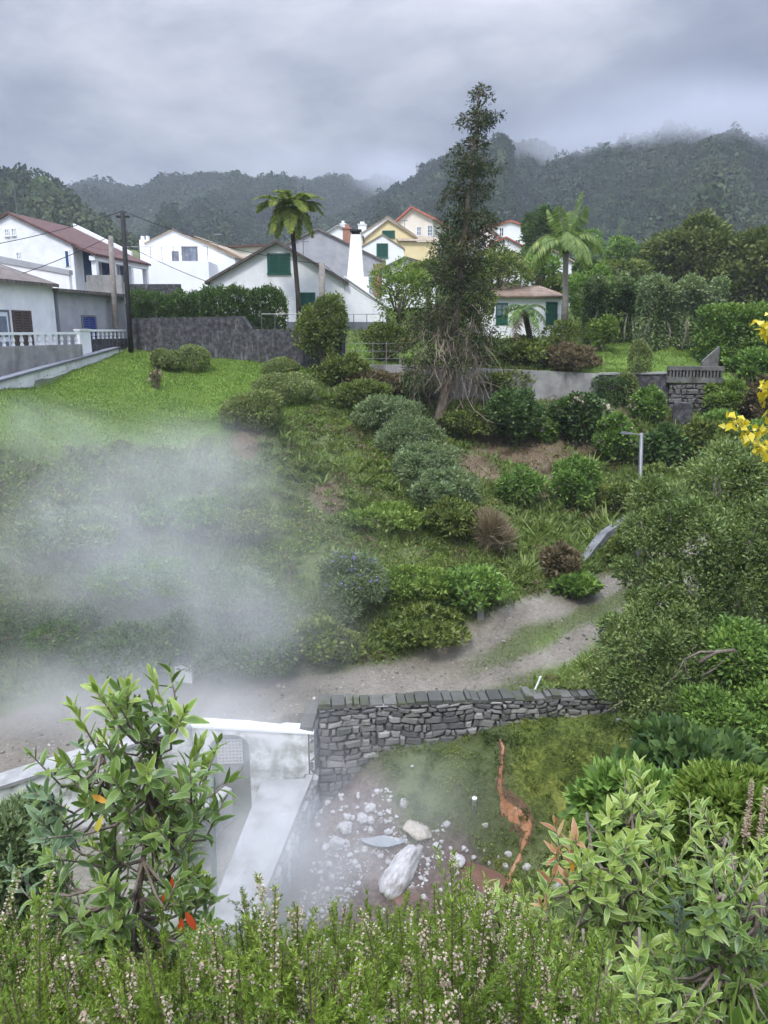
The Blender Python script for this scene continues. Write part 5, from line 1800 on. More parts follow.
# hedge over the old wall, in two lengths
for lb, x0, x1, y0, y1, Y, n in (('clipped dark hedge above the blackened wall, nearer the black pole', 133, 208, 297, 322, 42.2, 22000), ('taller dark hedge above the blackened wall, against the white gable', 204, 281, 294, 330, 41.4, 30000)):
    a, b = P(x0, y1, Y), P(x1, y1, Y)
    top = P(x0, y0, Y)[2]
    g = thing('hedge', lb, 'hedge', tuple(a), 0, 'hedges above the blackened wall')
    W_, Hh = b[0] - a[0], top - a[2]
    bl = []
    for k in range(9):
        for j in range(3):
            bl.append((np.array((W_ * (k + 0.5) / 9, 0.5 + rng.uniform(-.1, .1), Hh * (j + 0.5 + rng.uniform(-.25, .25)) / 3)), np.array((W_ / 10, 0.62, Hh / 3.0)) * rng.uniform(0.85, 1.2)))
    link('foliage', leaf_mesh('foliage', *blob_leaves(bl, n, 0.14, 0.075, 0.5)), G_dark, g)
    q = blob_leaves([(np.array((W_ / 2, 0.5, Hh * 0.85)), np.array((W_ / 2, 0.5, Hh * 0.2)))], 400, 0.3, 0.03, 3.0, jitter=0.3)
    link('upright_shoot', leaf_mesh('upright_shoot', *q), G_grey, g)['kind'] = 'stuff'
    m = MB()
    for k in range(9):
        m.tube([(W_ * (k + .5) / 9, .5, -.6), (W_ * (k + .5) / 9 + .1, .5, Hh * .7)], [0.05, 0.03], 6)
    m.build('stem', M_bark, g)

# ivy-clad column of growth on the wall end
r_, bl, o = shrub('ivy_column', 'tall ivy-covered stump growing at the end of the blackened wall', (297, 291, 347, 386), G_olive, 9000, (0.16, 0.1), 30, 'ivy', Y=37.6, size=(0.16, 0.32), trunk=0.2, depth=0.8, core=0.42)
q = blob_leaves([(np.array((-0.3, -0.5, -1.1)), np.array((0.7, 0.5, 1.5))), (np.array((0.5, -0.4, -1.0)), np.array((0.6, 0.5, 1.4)))], 2600, 0.16, 0.08, -0.8)
link('hanging_ivy', leaf_mesh('hanging_ivy', *q), G_olive, r_)

# ------------------------------------------------------------------ the leaning conifer
CON = [(437, 432), (443, 405), (449, 378), (453, 350), (456, 318), (460, 285), (463, 250), (467, 215), (471, 180), (475, 145), (478, 112), (480, 82)]
CY = hit(437, 432)[1]
cp = [P(x, y, CY + i * 0.03) for i, (x, y) in enumerate(CON)]
con = thing('conifer', 'tall narrow reddish-green conifer leaning over the grey retaining wall', 'tree', tuple(cp[0]))
cl = [q - cp[0] for q in cp]
tr = MB()
tr.tube([tuple(cl[0] - np.array((0, 0, 0.5)))] + [tuple(q) for q in cl], [0.3, 0.27, 0.25, 0.23, 0.21, 0.19, 0.17, 0.145, 0.12, 0.10, 0.075, 0.05, 0.02], 10)
prof_y = [82, 100, 125, 150, 180, 205, 235, 265, 300, 330, 352]
prof_l = [3, 8, 12, 18, 20, 21, 25, 29, 36, 40, 38]
prof_r = [3, 12, 17, 18, 20, 24, 26, 25, 27, 29, 29]
cy_list = np.array([q[1] for q in CON[::-1]])
cz_list = [q[2] for q in cl[::-1]]
pads, br = [], MB()
crng = np.random.default_rng(21)
for i in range(185):
    u = crng.random() ** 0.8
    py = 84 + u * 268
    py = round(py / 24.0) * 24.0 + crng.normal(0, 3.0)      # loose tiers with gaps between
    u = min(max((py - 84) / 268, 0), 1)
    ctr = np.array([np.interp(py, cy_list, [q[k] for q in cl[::-1]]) for k in range(3)])
    k = mpp(py, CY)
    az = crng.uniform(0, 2 * math.pi)
    side_len = np.interp(py, prof_y, prof_l if math.cos(az) < 0 else prof_r) * k
    ln = side_len * crng.choice([0.35, 0.7, 1.05, 1.35], p=[0.22, 0.26, 0.32, 0.2])
    d = np.array((math.cos(az), math.sin(az), 0))
    rise = crng.uniform(-0.05, 0.35)
    e1 = ctr + d * ln * 0.6 + np.array((0, 0, ln * rise))
    e2 = ctr + d * ln + np.array((0, 0, ln * (rise - 0.3)))
    br.tube([tuple(ctr), tuple(e1), tuple(e2)], [0.035 + 0.02 * u, 0.025, 0.008], 5)
    r0 = (0.18 + 0.20 * u) * crng.uniform(0.75, 1.3)
    for t in (0.55, 0.8, 1.0):
        if crng.random() < 0.8:
            q = ctr + (e1 - ctr) * min(1, t / 0.6) + (e2 - e1) * max(0, (t - 0.6) / 0.4)
            pads.append((q + crng.normal(0, 0.06, 3), np.array((r0 * crng.uniform(1.1, 1.6), r0 * crng.uniform(1.1, 1.6), r0 * crng.uniform(0.5, 0.8)))))
tr.add(br.v, br.f)
for i in range(26):
    t = crng.uniform(0, 1)
    q = cl[-1] + (cl[-4] - cl[-1]) * t
    pads.append((q + np.array((crng.normal(0, 0.05 + 0.2 * t), crng.normal(0, 0.05 + 0.2 * t), crng.normal(0, 0.1))), np.full(3, crng.uniform(0.13, 0.24))))
tr.build('trunk', M_bark_conifer, con, True)
q = blob_leaves(pads, 44000, 0.16, 0.05, 0.0, 0.25, 0.6, (0.3, 1.1), under=0.3)
link('crown', leaf_mesh('crown', *q), G_conifer, con)
dv = MB()
for i in range(260):
    py = crng.uniform(318, 366)
    a = np.array([np.interp(py, cy_list, [q[k] for q in cl[::-1]]) for k in range(3)]) + np.array((crng.normal(0, 0.75), crng.normal(-0.1, 0.6), crng.uniform(-0.3, 0.5)))
    p_, v = [a], np.array((crng.normal(0, 0.035), crng.normal(0, 0.03), -0.13))
    for k in range(int(crng.integers(7, 17))):
        v = v * 0.8 + np.array((crng.normal(0, 0.055), crng.normal(0, 0.05), crng.normal(-0.03, 0.05)))
        p_.append(p_[-1] + v)
    dv.tube(p_, crng.uniform(0.006, 0.018), 4, False)
o = dv.build('dead_branch', M_twig, con)
o['kind'] = 'stuff'
o['label'] = 'tangle of bare dead hanging branches'


# ------------------------------------------------------------------ palms and ferns
def frond(root, base, az, ln, rise, droop, pin, pw, n, mat, hang=0.2, mesh=None):
    """One arching frond: a rachis with paired leaflets."""
    d = np.array((math.cos(az), math.sin(az), 0))
    s = np.array((-math.sin(az), math.cos(az), 0))
    t = np.linspace(0, 1, 16)
    path = base + d * (ln * (t - 0.12 * t ** 3))[:, None] + np.array((0, 0, 1)) * (rise * t - droop * t ** 2.2)[:, None]
    m = MB().tube([tuple(q) for q in path], [0.03 * (1 - 0.8 * x) + 0.004 for x in t], 5)
    fo = m.build('frond', mat, root)
    tt = np.repeat(np.linspace(0.12, 0.99, n), 2)
    sg = np.tile([1, -1], n)
    pos = np.stack([np.interp(tt, t, path[:, k]) for k in range(3)], 1)
    tang = unit(np.stack([np.interp(tt, t, np.gradient(path[:, k], t)) for k in range(3)], 1))
    env = np.sin(np.pi * np.clip(tt * 0.85 + 0.12, 0, 1)) ** 0.6
    ax = unit(s[None] * sg[:, None] + tang * 0.55 + np.array((0, 0, -hang)) + rng.normal(0, 0.08, (2 * n, 3)))
    nr = unit(np.cross(tang, s[None] * np.ones((2 * n, 1))) + rng.normal(0, 0.15, (2 * n, 3)))
    link('leaflets', leaf_mesh('leaflets', pos, ax, nr, pin * env, pw, 0.1, 0.3), mat, fo)['kind'] = 'stuff'
    return fo


tf = P(300, 330, 43.5)
tft = P(290.5, 208, 43.5)
tfr = thing('tree_fern', 'slender tree fern with a flat umbrella of fronds before the white gable', 'tree', tuple(tf))
dl = tft - tf
MB().tube([(0, 0, -0.4), (dl[0] * 0.2, 0, dl[2] * 0.3), (dl[0] * 0.7, 0, dl[2] * 0.75), tuple(dl)], [0.17, 0.13, 0.12, 0.15], 10).build('trunk', M_ferntrunk, tfr, True)
for i in range(22):
    az = 2 * math.pi * i / 22 + rng.uniform(-0.12, 0.12)
    up_ = i % 3 != 2
    frond(tfr, dl, az, rng.uniform(1.9, 2.35) if up_ else 1.5, rng.uniform(1.0, 1.7) if up_ else 0.5, rng.uniform(0.9, 1.8) if up_ else 1.9, 0.6, 0.13, 34, G_fern, 0.15)

pf = P(564, 322, 42)
pt = P(566, 252, 42)
pr = thing('palm', 'feather palm with a smooth grey trunk beside the small cottage', 'tree', tuple(pf))
dl = pt - pf
MB().tube([(0, 0, -0.4), (dl[0] * .2 + .05, 0, dl[2] * .3), (dl[0] * .6, 0, dl[2] * .6), (dl[0], 0, dl[2])], [0.2, 0.165, 0.15, 0.15], 12).build('trunk', M_palmtrunk, pr, True)
MB().tube([tuple(dl * 0.98), tuple(dl + np.array((0, 0, 0.6)))], [0.2, 0.11], 10).build('crownshaft', G_palm, pr, True)
for i in range(17):
    az = 2 * math.pi * i / 17 + rng.uniform(-0.15, 0.15)
    hi = i % 4
    frond(pr, dl + np.array((0, 0, 0.45)), az, (2.2, 2.8, 2.6, 1.2)[hi], (1.9, 1.5, 1.0, 2.2)[hi], (2.4, 2.5, 2.2, 0.5)[hi], 0.75, 0.07, 34, G_palm, 0.9)
frond(pr, dl + np.array((0, 0, 0.45)), 0.4, 0.9, 2.7, 0.2, 0.5, 0.07, 26, G_palm, 0.0)

df = P(527, 360, 38.6)
dt = P(524, 308, 38.6)
dr_ = thing('young_palm', 'short dark palm with a drooping skirt in front of the cottage', 'tree', tuple(df))
dl = dt - df
MB().tube([(0, 0, -0.4), (0.05, 0, dl[2] * .5), tuple(dl)], [0.16, 0.14, 0.16], 10).build('trunk', M_ferntrunk, dr_, True)
for i in range(16):
    hi = i % 3
    frond(dr_, dl, 2 * math.pi * i / 16 + rng.uniform(-.15, .15), (1.3, 1.5, 1.1)[hi], (0.7, 0.2, 0.1)[hi], (0.9, 1.1, 1.7)[hi], 0.5, 0.06, 22, (G_dark, G_mid, G_straw if i in (5, 11) else G_mid)[hi], 0.3)

# ------------------------------------------------------------------ trees behind and beside the garden
def tree(name, label, bb, Y, mat, n, leaf, nl, trunk_py, tr_=0.25, depth=None, group=None, cat='tree', size=(0.28, 0.45), seed=None):
    c, rx, rz_, Y = bbox(*bb, Y)
    ry = depth or rx * 0.85
    f = P((bb[0] + bb[2]) / 2, trunk_py, Y)
    root = thing(name, label, cat, tuple(f), 0, group)
    bl = lumps(c - f, (rx, ry, rz_), nl, size, 0.15, seed)
    link('crown', leaf_mesh('crown', *blob_leaves(bl, n, leaf[0], leaf[1], 0.2)), mat, root)
    m = MB()
    t0 = c - f
    m.tube([(0, 0, -1.0), (0.1, 0, t0[2] * 0.5), tuple(t0)], [tr_, tr_ * 0.8, tr_ * 0.5], 9)
    for b_, _ in bl[1:12]:
        m.tube([tuple(t0 * np.array((1, 1, 0.5))), tuple((t0 * 0.7 + b_) / 1.75), tuple(b_)], [tr_ * 0.5, tr_ * 0.3, tr_ * 0.1], 6)
    m.build('trunk', M_bark, root, True)
    return root


tree('broad_tree', 'great dark dome-crowned tree behind the trimmed hedge arches', (648, 227, 742, 318), 66, G_bigtree, 42000, (0.34, 0.2), 46, 330, 0.6, size=(0.2, 0.34), seed=3)
tree('broad_tree', 'second dark domed tree, cut by the edge of the view, past the great one', (716, 238, 812, 330), 62, G_bigtree, 34000, (0.34, 0.2), 40, 335, 0.6, size=(0.2, 0.34), seed=4)
tree('cone_tree', 'dark bluish conical evergreen left of the feather palm', (520, 213, 557, 262), 68, G_dark, 9000, (0.3, 0.13), 14, 275, 0.3)
tree('garden_tree', 'pale olive loose tree between the white chimney and the conifer', (368, 264, 430, 334), 43, G_lime, 5200, (0.17, 0.08), 20, 350, 0.12, size=(0.22, 0.34), seed=8)
tree('garden_tree', 'olive tree spreading over the cottage roof from the conifer', (466, 252, 530, 302), 47, G_olive, 8000, (0.17, 0.09), 18, 325, 0.15)
tree('garden_tree', 'low bushy tree above the cottage gable beside the palm', (520, 258, 562, 290), 50, G_mid, 6000, (0.18, 0.1), 14, 320, 0.15)
tree('garden_tree', 'brown-green thicket between the conifer and the cottage door', (462, 290, 496, 335), 42, G_olive, 5000, (0.16, 0.09), 12, 350, 0.12)
tree('garden_tree', 'flat-topped dark tree just right of the palm trunk', (574, 258, 598, 276), 56, G_dark, 3000, (0.2, 0.1), 8, 300, 0.12)
tree('garden_tree', 'light green tree in front of the trimmed hedge, behind the palm', (566, 270, 612, 330), 46, G_mid, 8000, (0.18, 0.1), 16, 345, 0.15)
for i, (bb, Y, mt) in enumerate([((600, 240, 640, 270), 72, G_mid), ((632, 244, 668, 285), 70, G_dark), ((590, 262, 650, 290), 60, G_olive), ((438, 232, 470, 262), 84, G_dark), ((520, 245, 545, 265), 76, G_mid), ((90, 262, 130, 285), 60, G_olive), ((404, 262, 450, 290), 50, G_olive),
                                 ((486, 256, 510, 274), 64, G_mid), ((455, 270, 490, 292), 56, G_mid), ((545, 276, 580, 296), 54, G_olive), ((570, 232, 604, 262), 90, G_mid)]):
    lbs = ['pale green tree far behind the palm fronds', 'dark tree at the shoulder of the great dome-crowned tree', 'olive tree crowns rising behind the trimmed hedge arches', 'dark tree between the red-roofed house and the conifer top', 'green tree at the foot of the tall white house',
           'scrubby tree beneath the porch columns by the poles', 'scrubby olive tree below the yellow house', 'green tree under the tall white house, near the conifer', 'green tree behind the conifer, over the cottage ridge', 'olive tree behind the cottage gable end', 'distant green tree seen between palm fronds']
    tree('village_tree', lbs[i], bb, Y, mt, 4500, (0.26, 0.14), 12, bb[3] + 18, 0.2, group='trees among the village houses')

# the trimmed hedge-trees with bare trunks
for lb, x0, x1, y0, y1, Y, mt in (('trimmed dark hedge arch on bare stems, nearer the palm', 588, 646, 278, 342, 41.5, G_dark), ('taller trimmed hedge arch on pale curved stems above the terrace', 642, 722, 278, 350, 39.0, G_grey)):
    a, b = P(x0, y1, Y), P(x1, y1, Y)
    Hh = P(x0, y0, Y)[2] - a[2]
    W_ = b[0] - a[0]
    g = thing('hedge_arch', lb, 'hedge', tuple(a), 0, 'trimmed hedge arches')
    bl = []
    for k in range(11):
        x = W_ * (k + .5) / 11
        hgt = Hh * (0.92 + 0.09 * math.sin(k * 1.3))
        bl.append((np.array((x, 0.6, hgt - 0.35)), np.array((W_ / 16, 0.8, 0.42)) * rng.uniform(.85, 1.2)))
        bl.append((np.array((x, 0.7, hgt - 0.95)), np.array((W_ / 16, 0.7, 0.5)) * rng.uniform(.8, 1.1)))
        if k % 3 != 1:
            bl.append((np.array((x, 0.9, hgt * 0.45)), np.array((W_ / 15, 0.5, hgt * 0.36)) * rng.uniform(.8, 1.1)))
            bl.append((np.array((x, 0.9, hgt * 0.18)), np.array((W_ / 15, 0.5, hgt * 0.25)) * rng.uniform(.8, 1.1)))
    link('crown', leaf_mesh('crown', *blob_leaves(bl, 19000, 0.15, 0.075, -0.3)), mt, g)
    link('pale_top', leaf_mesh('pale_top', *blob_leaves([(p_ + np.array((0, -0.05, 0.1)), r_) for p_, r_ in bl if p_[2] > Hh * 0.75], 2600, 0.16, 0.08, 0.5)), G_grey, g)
    for k in range(5):
        x = W_ * (k + .5 + rng.uniform(-.3, .3)) / 5
        MB().tube([(x, 0.5, -0.3), (x + rng.uniform(-.25, .25), 0.45, Hh * .25), (x + rng.uniform(-.3, .3), 0.5, Hh * .5), (x, 0.6, Hh * 0.85)], [0.06, 0.05, 0.045, 0.03], 7).build('trunk', M_bark_pale, g, True)
a, b = P(702, 358, 37.5), P(800, 358, 37.5)
g = thing('hedge', 'bright green clipped hedge right of the stone terrace corner', 'hedge', tuple(a))
Hh = P(702, 308, 37.5)[2] - a[2]
W_ = b[0] - a[0]
bl = [(np.array((W_ * (k + .5) / 9, 0.6, Hh * (j + .5) / 4)), np.array((W_ / 13, 0.7, Hh / 6)) * rng.uniform(.85, 1.2)) for k in range(9) for j in range(4)]
link('foliage', leaf_mesh('foliage', *blob_leaves(bl, 20000, 0.15, 0.085, 0.3)), G_mid, g)
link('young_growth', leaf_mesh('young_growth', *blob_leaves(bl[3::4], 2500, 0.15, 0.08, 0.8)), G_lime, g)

# ------------------------------------------------------------------ garden and slope shrubs, one by one
S = shrub
S('shrub', 'dense olive shrub behind the wire fence, left of the conifer trunk', (357, 326, 414, 364), G_olive, 9000, (0.14, 0.08), 14, Y=38.3)
S('shrub', 'brown-leaved drooping shrub on the terrace edge below the palm', (543, 346, 602, 384), G_brown, 7000, (0.14, 0.07), 14, Y=37.2, size=(0.25, 0.4))
S('shrub', 'low spreading olive shrub at the foot of the short palm', (498, 340, 552, 372), G_olive, 6000, (0.15, 0.08), 12, Y=38.0)
S('shrub', 'grey-green shrub hanging over the pale retaining wall', (480, 366, 546, 396), G_olive, 6000, (0.14, 0.07), 12, Y=36.9)
S('shrub', 'yellow-green bush behind the conifer roots on the wall top', (468, 336, 505, 370), G_lime, 3500, (0.14, 0.07), 10, Y=38.2)
S('shrub', 'lime green young shrub on the garden lawn before the hedge arches', (588, 314, 618, 352), G_lime, 2600, (0.17, 0.08), 12, Y=39.5, size=(0.2, 0.35), core=0.5)
S('shrub', 'brown twiggy bush standing right of the short palm', (545, 322, 582, 356), G_olive, 3500, (0.15, 0.07), 10, Y=38.6)
S('clipped_bush', 'upright clipped bush shaped like a bottle above the garden path', (629, 344, 649, 378), G_topiary, 4000, (0.09, 0.05), 6, 'bush', Y=36.4, size=(0.5, 0.7), core=0.9, shell=(0.93, 1.04))
S('clipped_bush', 'round clipped bush below the bottle-shaped one', (617, 372, 642, 402), G_topiary, 4000, (0.09, 0.05), 6, 'bush', size=(0.5, 0.7), core=0.9, shell=(0.93, 1.04))
S('shrub', 'leafy bush with faded flowers beside the pierced parapet', (632, 388, 664, 426), G_mid, 5000, (0.15, 0.09), 12, flowers=(G_hydr, 14, 0.2))
S('shrub', 'dark shrub in the recess below the garden edging wall', (596, 376, 636, 396), G_dark, 3500, (0.14, 0.07), 10, Y=36.4)
S('shrub', 'dark spreading shrub at the foot of the pale retaining wall', (484, 392, 548, 450), G_dark, 12000, (0.15, 0.08), 18)
S('hydrangea', 'hydrangea covered in faded buff flower heads on the bare slope', (550, 398, 618, 448), G_dark, 8000, (0.17, 0.11), 16, flowers=(G_hydr, 90, 0.24))
S('hydrangea', 'small hydrangea with pinkish faded heads beside the dark spreading shrub', (535, 420, 562, 446), G_mid, 2500, (0.15, 0.1), 8, flowers=(G_hydr, 16, 0.2))
S('hydrangea', 'trailing hydrangea running downhill from the faded one toward the lamp', (596, 420, 640, 468), G_mid, 5500, (0.16, 0.1), 14, flowers=(G_hydr, 20, 0.18))
S('shrub', 'solid round green shrub alone low on the bare slope', (553, 460, 599, 514), G_mid, 9000, (0.13, 0.07), 14)
S('shrub', 'ragged fern-like shrub left of the solid round one', (498, 470, 546, 512), G_mid, 4000, (0.2, 0.05), 12, jitter=0.8)
S('grass_tussock', 'straw-coloured dead grass tussock on the slope', (474, 515, 512, 556), G_straw, 3200, (0.45, 0.025), 8, 'grass tussock', up=0.9, stem=False, jitter=0.5)
S('shrub', 'green shrub at the head of the slanting block wall', (596, 488, 640, 522), G_olive, 4500, (0.14, 0.07), 12)
S('shrub', 'low brown dead shrub overhanging the track bank', (540, 548, 580, 588), G_brown, 3500, (0.15, 0.06), 10)
for i, (bb, mt, lb) in enumerate([((344, 376, 384, 410), G_olive, 'first shrub of the diagonal hedge, under the ivy column'), ((352, 366, 402, 396), G_brown, 'buff flowering shrub at the top of the diagonal hedge'), ((366, 392, 412, 436), G_grey, 'grey-green shrub second down the diagonal hedge'),
                                   ((384, 416, 432, 462), G_grey, 'wide grey-green shrub in the middle of the diagonal hedge'), ((402, 442, 452, 490), G_grey, 'tall tangled shrub low in the diagonal hedge'), ((420, 468, 470, 518), G_grey, 'lowest big shrub of the diagonal hedge'),
                                   ((436, 500, 474, 540), G_olive, 'small shrub ending the diagonal hedge'), ((395, 372, 432, 402), G_dark, 'dark fern clump beside the conifer base'), ((330, 352, 360, 386), G_olive, 'brown-green growth at the foot of the ivy column'), ((446, 402, 486, 440), G_olive, 'shrub in the shade right of the conifer base')]):
    S('shrub', lb, (bb[0] - 9, bb[1] + 4, bb[2] + 9, bb[3] + 3), mt, 9500, (0.12, 0.06), 22, 'shrub', 'hedge of shrubs running down the bank', size=(0.2, 0.38))
S('flowering_shrub', 'dense round shrub dotted with violet flowers on the bank', (316, 556, 386, 632), G_grey, 14000, (0.13, 0.045), 18, 'shrub', flowers=(G_purple, 60, 0.09), jitter=0.7)
for i, (bb, mt, lb, n) in enumerate([((388, 560, 452, 606), G_lime, 'pale leafy shrub right of the violet-flowered one', 5000), 
                                     ((352, 502, 420, 536), G_lime, 'low bright green fern patch on the bank', 4500), ((392, 598, 460, 652), G_olive, 'mossy bush on the overhanging bank above the track', 6000), ((440, 560, 500, 620), G_mid, 'grassy bush above the square stone post', 4500),
                                     ((210, 505, 262, 545), G_olive, 'bush just inside the steam below the largest clipped bush', 4500), ((150, 488, 214, 540), G_mid, 'bush in the steam under the lawn edge, right of the wide one', 5000),
                                     ((18, 505, 108, 560), G_grey, 'wide pale bush in the thick steam below the lawn', 8000), ((95, 548, 180, 612), G_mid, 'large leafy bush in the middle of the steam', 8000), ((190, 560, 262, 620), G_grey, 'grey bush behind the thickest steam', 7000), ((0, 590, 90, 668), G_dark, 'dark bush at the road edge in the steam, farthest from the cabinet', 8000),
                                     ((80, 618, 170, 690), G_dark, 'dark bush over the road, second from the cabinet', 8000), ((196, 620, 288, 676), G_dark, 'dark bush right of the white cabinet', 7000), ((284, 612, 350, 668), G_olive, 'low olive bush where the steam thins over the road', 6000), ((150, 600, 210, 664), G_dark, 'dark bush directly behind the white cabinet', 5000)]):
    w8, h8 = bb[2] - bb[0], bb[3] - bb[1]
    S('bank_shrub', lb, (bb[0] - w8 * 0.14, bb[1] + h8 * 0.24, bb[2] + w8 * 0.14, bb[3]), mt, n, (0.13, 0.065), 20, 'shrub', 'shrubs growing on the bank', size=(0.2, 0.38))
for i, (bb, mt, lb) in enumerate([((708, 382, 752, 424), G_lime, 'bright broad-leaved shrub right of the terrace wall'), ((735, 352, 790, 384), G_mid, 'green shrub at the foot of the bright hedge'), ((735, 380, 795, 425), G_brown, 'brown withered thicket near the yellow leaves'), ((640, 430, 690, 476), G_dark, 'dark bush behind the street lamp'), ((684, 424, 744, 468), G_olive, 'olive bush in front of the mossy block wall'),
                                   ((740, 420, 800, 462), G_mid, 'bush behind the yellow leaves at the edge'), ((700, 412, 738, 440), G_mid, 'small bush under the bright broad-leaved shrub'), ((640, 468, 684, 500), G_olive, 'scrub between the lamp and the great bank trees'), ((556, 575, 600, 600), G_mid, 'tuft of green shrub on the bank above the track bend'), ((612, 540, 640, 572), G_olive, 'small shrub by the lower end of the block wall')]):
    S('shrub', lb, bb, mt, 5500, (0.17, 0.085), 14, 'shrub', 'shrubs on the garden slope', size=(0.2, 0.38))


# ------------------------------------------------------------------ the big rounded trees of the right bank
def lump_tree(name, label, bl_px, n, leaf, mat, base, group=None, tr_=0.16, twig=0):
    b0 = np.array(base, float)
    root = thing(name, label, 'tree', tuple(b0), 0, group)
    bl, limbs = [], MB()
    g = np.random.default_rng(len(bl_px) * 7 + int(bl_px[0][0]))
    for px, py, r, Y in bl_px:
        k = mpp(py, Y)
        c = P(px, py, Y) - b0
        R_ = r * k
        bl.append((c, np.array((R_, R_ * 0.95, R_ * 0.8)) * 0.86))
        for i in range(9):
            d = unit(g.normal(size=3))
            d[2] = abs(d[2]) * 1.1 - 0.25
            d = unit(d)
            s = g.uniform(0.26, 0.44)
            bl.append((c + d * np.array((R_, R_ * .95, R_ * .8)) * (1 - s * 0.6), np.full(3, R_ * s) * g.uniform(0.8, 1.15, 3)))
        mid_ = c * 0.55 + np.array((g.normal(0, .15), g.normal(0, .15), -0.1))
        limbs.tube([(0, 0, -0.5), tuple(mid_ * 0.5), tuple(mid_), tuple(c)], [tr_, tr_ * 0.7, tr_ * 0.5, tr_ * 0.2], 8)
        for i in range(3):
            d = unit(g.normal(size=3))
            limbs.tube([tuple(mid_), tuple((mid_ + c) / 2 + d * 0.2), tuple(c + d * R_ * 0.75)], [tr_ * 0.35, tr_ * 0.22, tr_ * 0.08], 6)
    link('crown', leaf_mesh('crown', *blob_leaves(bl, n, leaf[0], leaf[1], 0.25, shell=(0.62, 1.08))), mat, root)
    limbs.build('trunk', M_bark_pale, root, True)
    if twig:
        m = MB()
        for i in range(twig):
            c, r_ = bl[int(g.integers(len(bl)))]
            a = c + unit(g.normal(size=3)) * r_ * 0.7 + np.array((0, -r_[1] * .4, 0))
            v = unit(g.normal(size=3)) * 0.16
            m.tube([tuple(a), tuple(a + v), tuple(a + v * 2 + g.normal(0, 0.06, 3)), tuple(a + v * 3 + g.normal(0, .1, 3))], [0.016, 0.012, 0.009, 0.004], 5, False)
        m.build('bare_twig', M_twig, root)['kind'] = 'stuff'
    return root


lump_tree('bank_tree', 'upper rounded grey-green tree hiding the lamp foot, touching the yellow leaves', [(668, 508, 38, 19.5), (720, 486, 46, 20), (770, 478, 44, 20), (648, 530, 28, 19), (700, 540, 50, 18.6), (755, 535, 52, 18.6), (640, 575, 26, 18.8), (690, 585, 38, 18), (740, 590, 44, 18), (790, 560, 50, 18.5)],
          110000, (0.105, 0.045), G_round, (9.0, 20.0, CZ - 9.6), 'rounded trees on the near bank', 0.2, 40)
lump_tree('bank_tree', 'lower rounded tree hanging over the end of the stone wall', [(640, 645, 42, 17.2), (690, 635, 42, 17.4), (625, 685, 30, 16.8), (665, 700, 40, 16.4), (705, 690, 38, 16.2), (660, 610, 30, 17.8)],
          80000, (0.10, 0.042), G_round, (7.0, 17.6, CZ - 10.2), 'rounded trees on the near bank', 0.14, 30)
lump_tree('bank_tree', 'dark leafy tree low on the bank, its bare limbs showing above it', [(745, 660, 46, 16.2), (795, 690, 50, 16), (720, 722, 40, 15.2), (765, 730, 44, 15), (700, 742, 26, 15)],
          55000, (0.12, 0.055), G_mid, (8.6, 16.4, CZ - 10.0), 'rounded trees on the near bank', 0.14, 20)
m = MB()
lbm = thing('bare_limb', 'pale bare fallen limb lying across the rounded bank trees', 'branch', tuple(P(690, 650, 15.6)))
o_ = P(690, 650, 15.6)
for pts, r in (([(700, 662), (716, 652), (734, 650), (746, 664), (748, 680)], 0.05), ([(734, 650), (716, 668), (702, 676)], 0.025), ([(716, 652), (700, 652), (684, 660)], 0.03), ([(684, 660), (676, 676), (668, 682)], 0.015), ([(746, 664), (760, 674), (772, 678)], 0.035), ([(684, 660), (686, 672), (692, 684)], 0.015)):
    m.tube([tuple(P(x, y, 15.5) - o_) for x, y in pts], [r * (1 - 0.12 * i) for i in range(len(pts))], 7)
m.build('limb', M_bark, lbm, True)

# yellow-leaved sapling at the right-hand edge
yb_ = hit(800, 560)
yt = thing('yellow_leaved_tree', 'young tree with bright yellow autumn leaves reaching in over the bank trees', 'tree', tuple(P(830, 560, 14.0)))
o_ = P(830, 560, 14.0)
m = MB()
m.tube([(0, 0, -3), (0, 0, 0), tuple(P(815, 400, 14) - o_), tuple(P(800, 260, 14) - o_)], [0.12, 0.1, 0.07, 0.02], 8)
ll = []
for pts in ([(815, 420), (780, 425), (745, 432), (728, 412)], [(812, 360), (785, 380), (760, 405)], [(808, 320), (785, 330), (764, 325)], [(818, 450), (790, 450), (752, 446)], [(812, 400), (790, 395), (764, 384)]):
    w_ = [P(x, y, 14 + rng.uniform(-.3, .3)) - o_ for x, y in pts]
    m.tube([tuple(q) for q in w_], [0.025, 0.018, 0.012, 0.006][:len(w_)], 6)
    for k in range(60):
        t = rng.uniform(0.35, 1) * (len(w_) - 1)
        i = min(int(t), len(w_) - 2)
        ll.append(w_[i] + (w_[i + 1] - w_[i]) * (t - i) + rng.normal(0, 0.07, 3))
m.build('trunk', M_bark, yt, True)
ll = np.array(ll)
link('leaf', leaf_mesh('leaf', ll, unit(rng.normal(0, 0.6, (len(ll), 3)) + np.array((0, -0.2, -0.5))), unit(rng.normal(0, .6, (len(ll), 3)) + np.array((0, -1, 0.6))), rng.uniform(0.12, 0.22, len(ll)), rng.uniform(0.08, 0.14, len(ll)), 0.2, 0.35), G_yellow, yt)['kind'] = 'stuff'

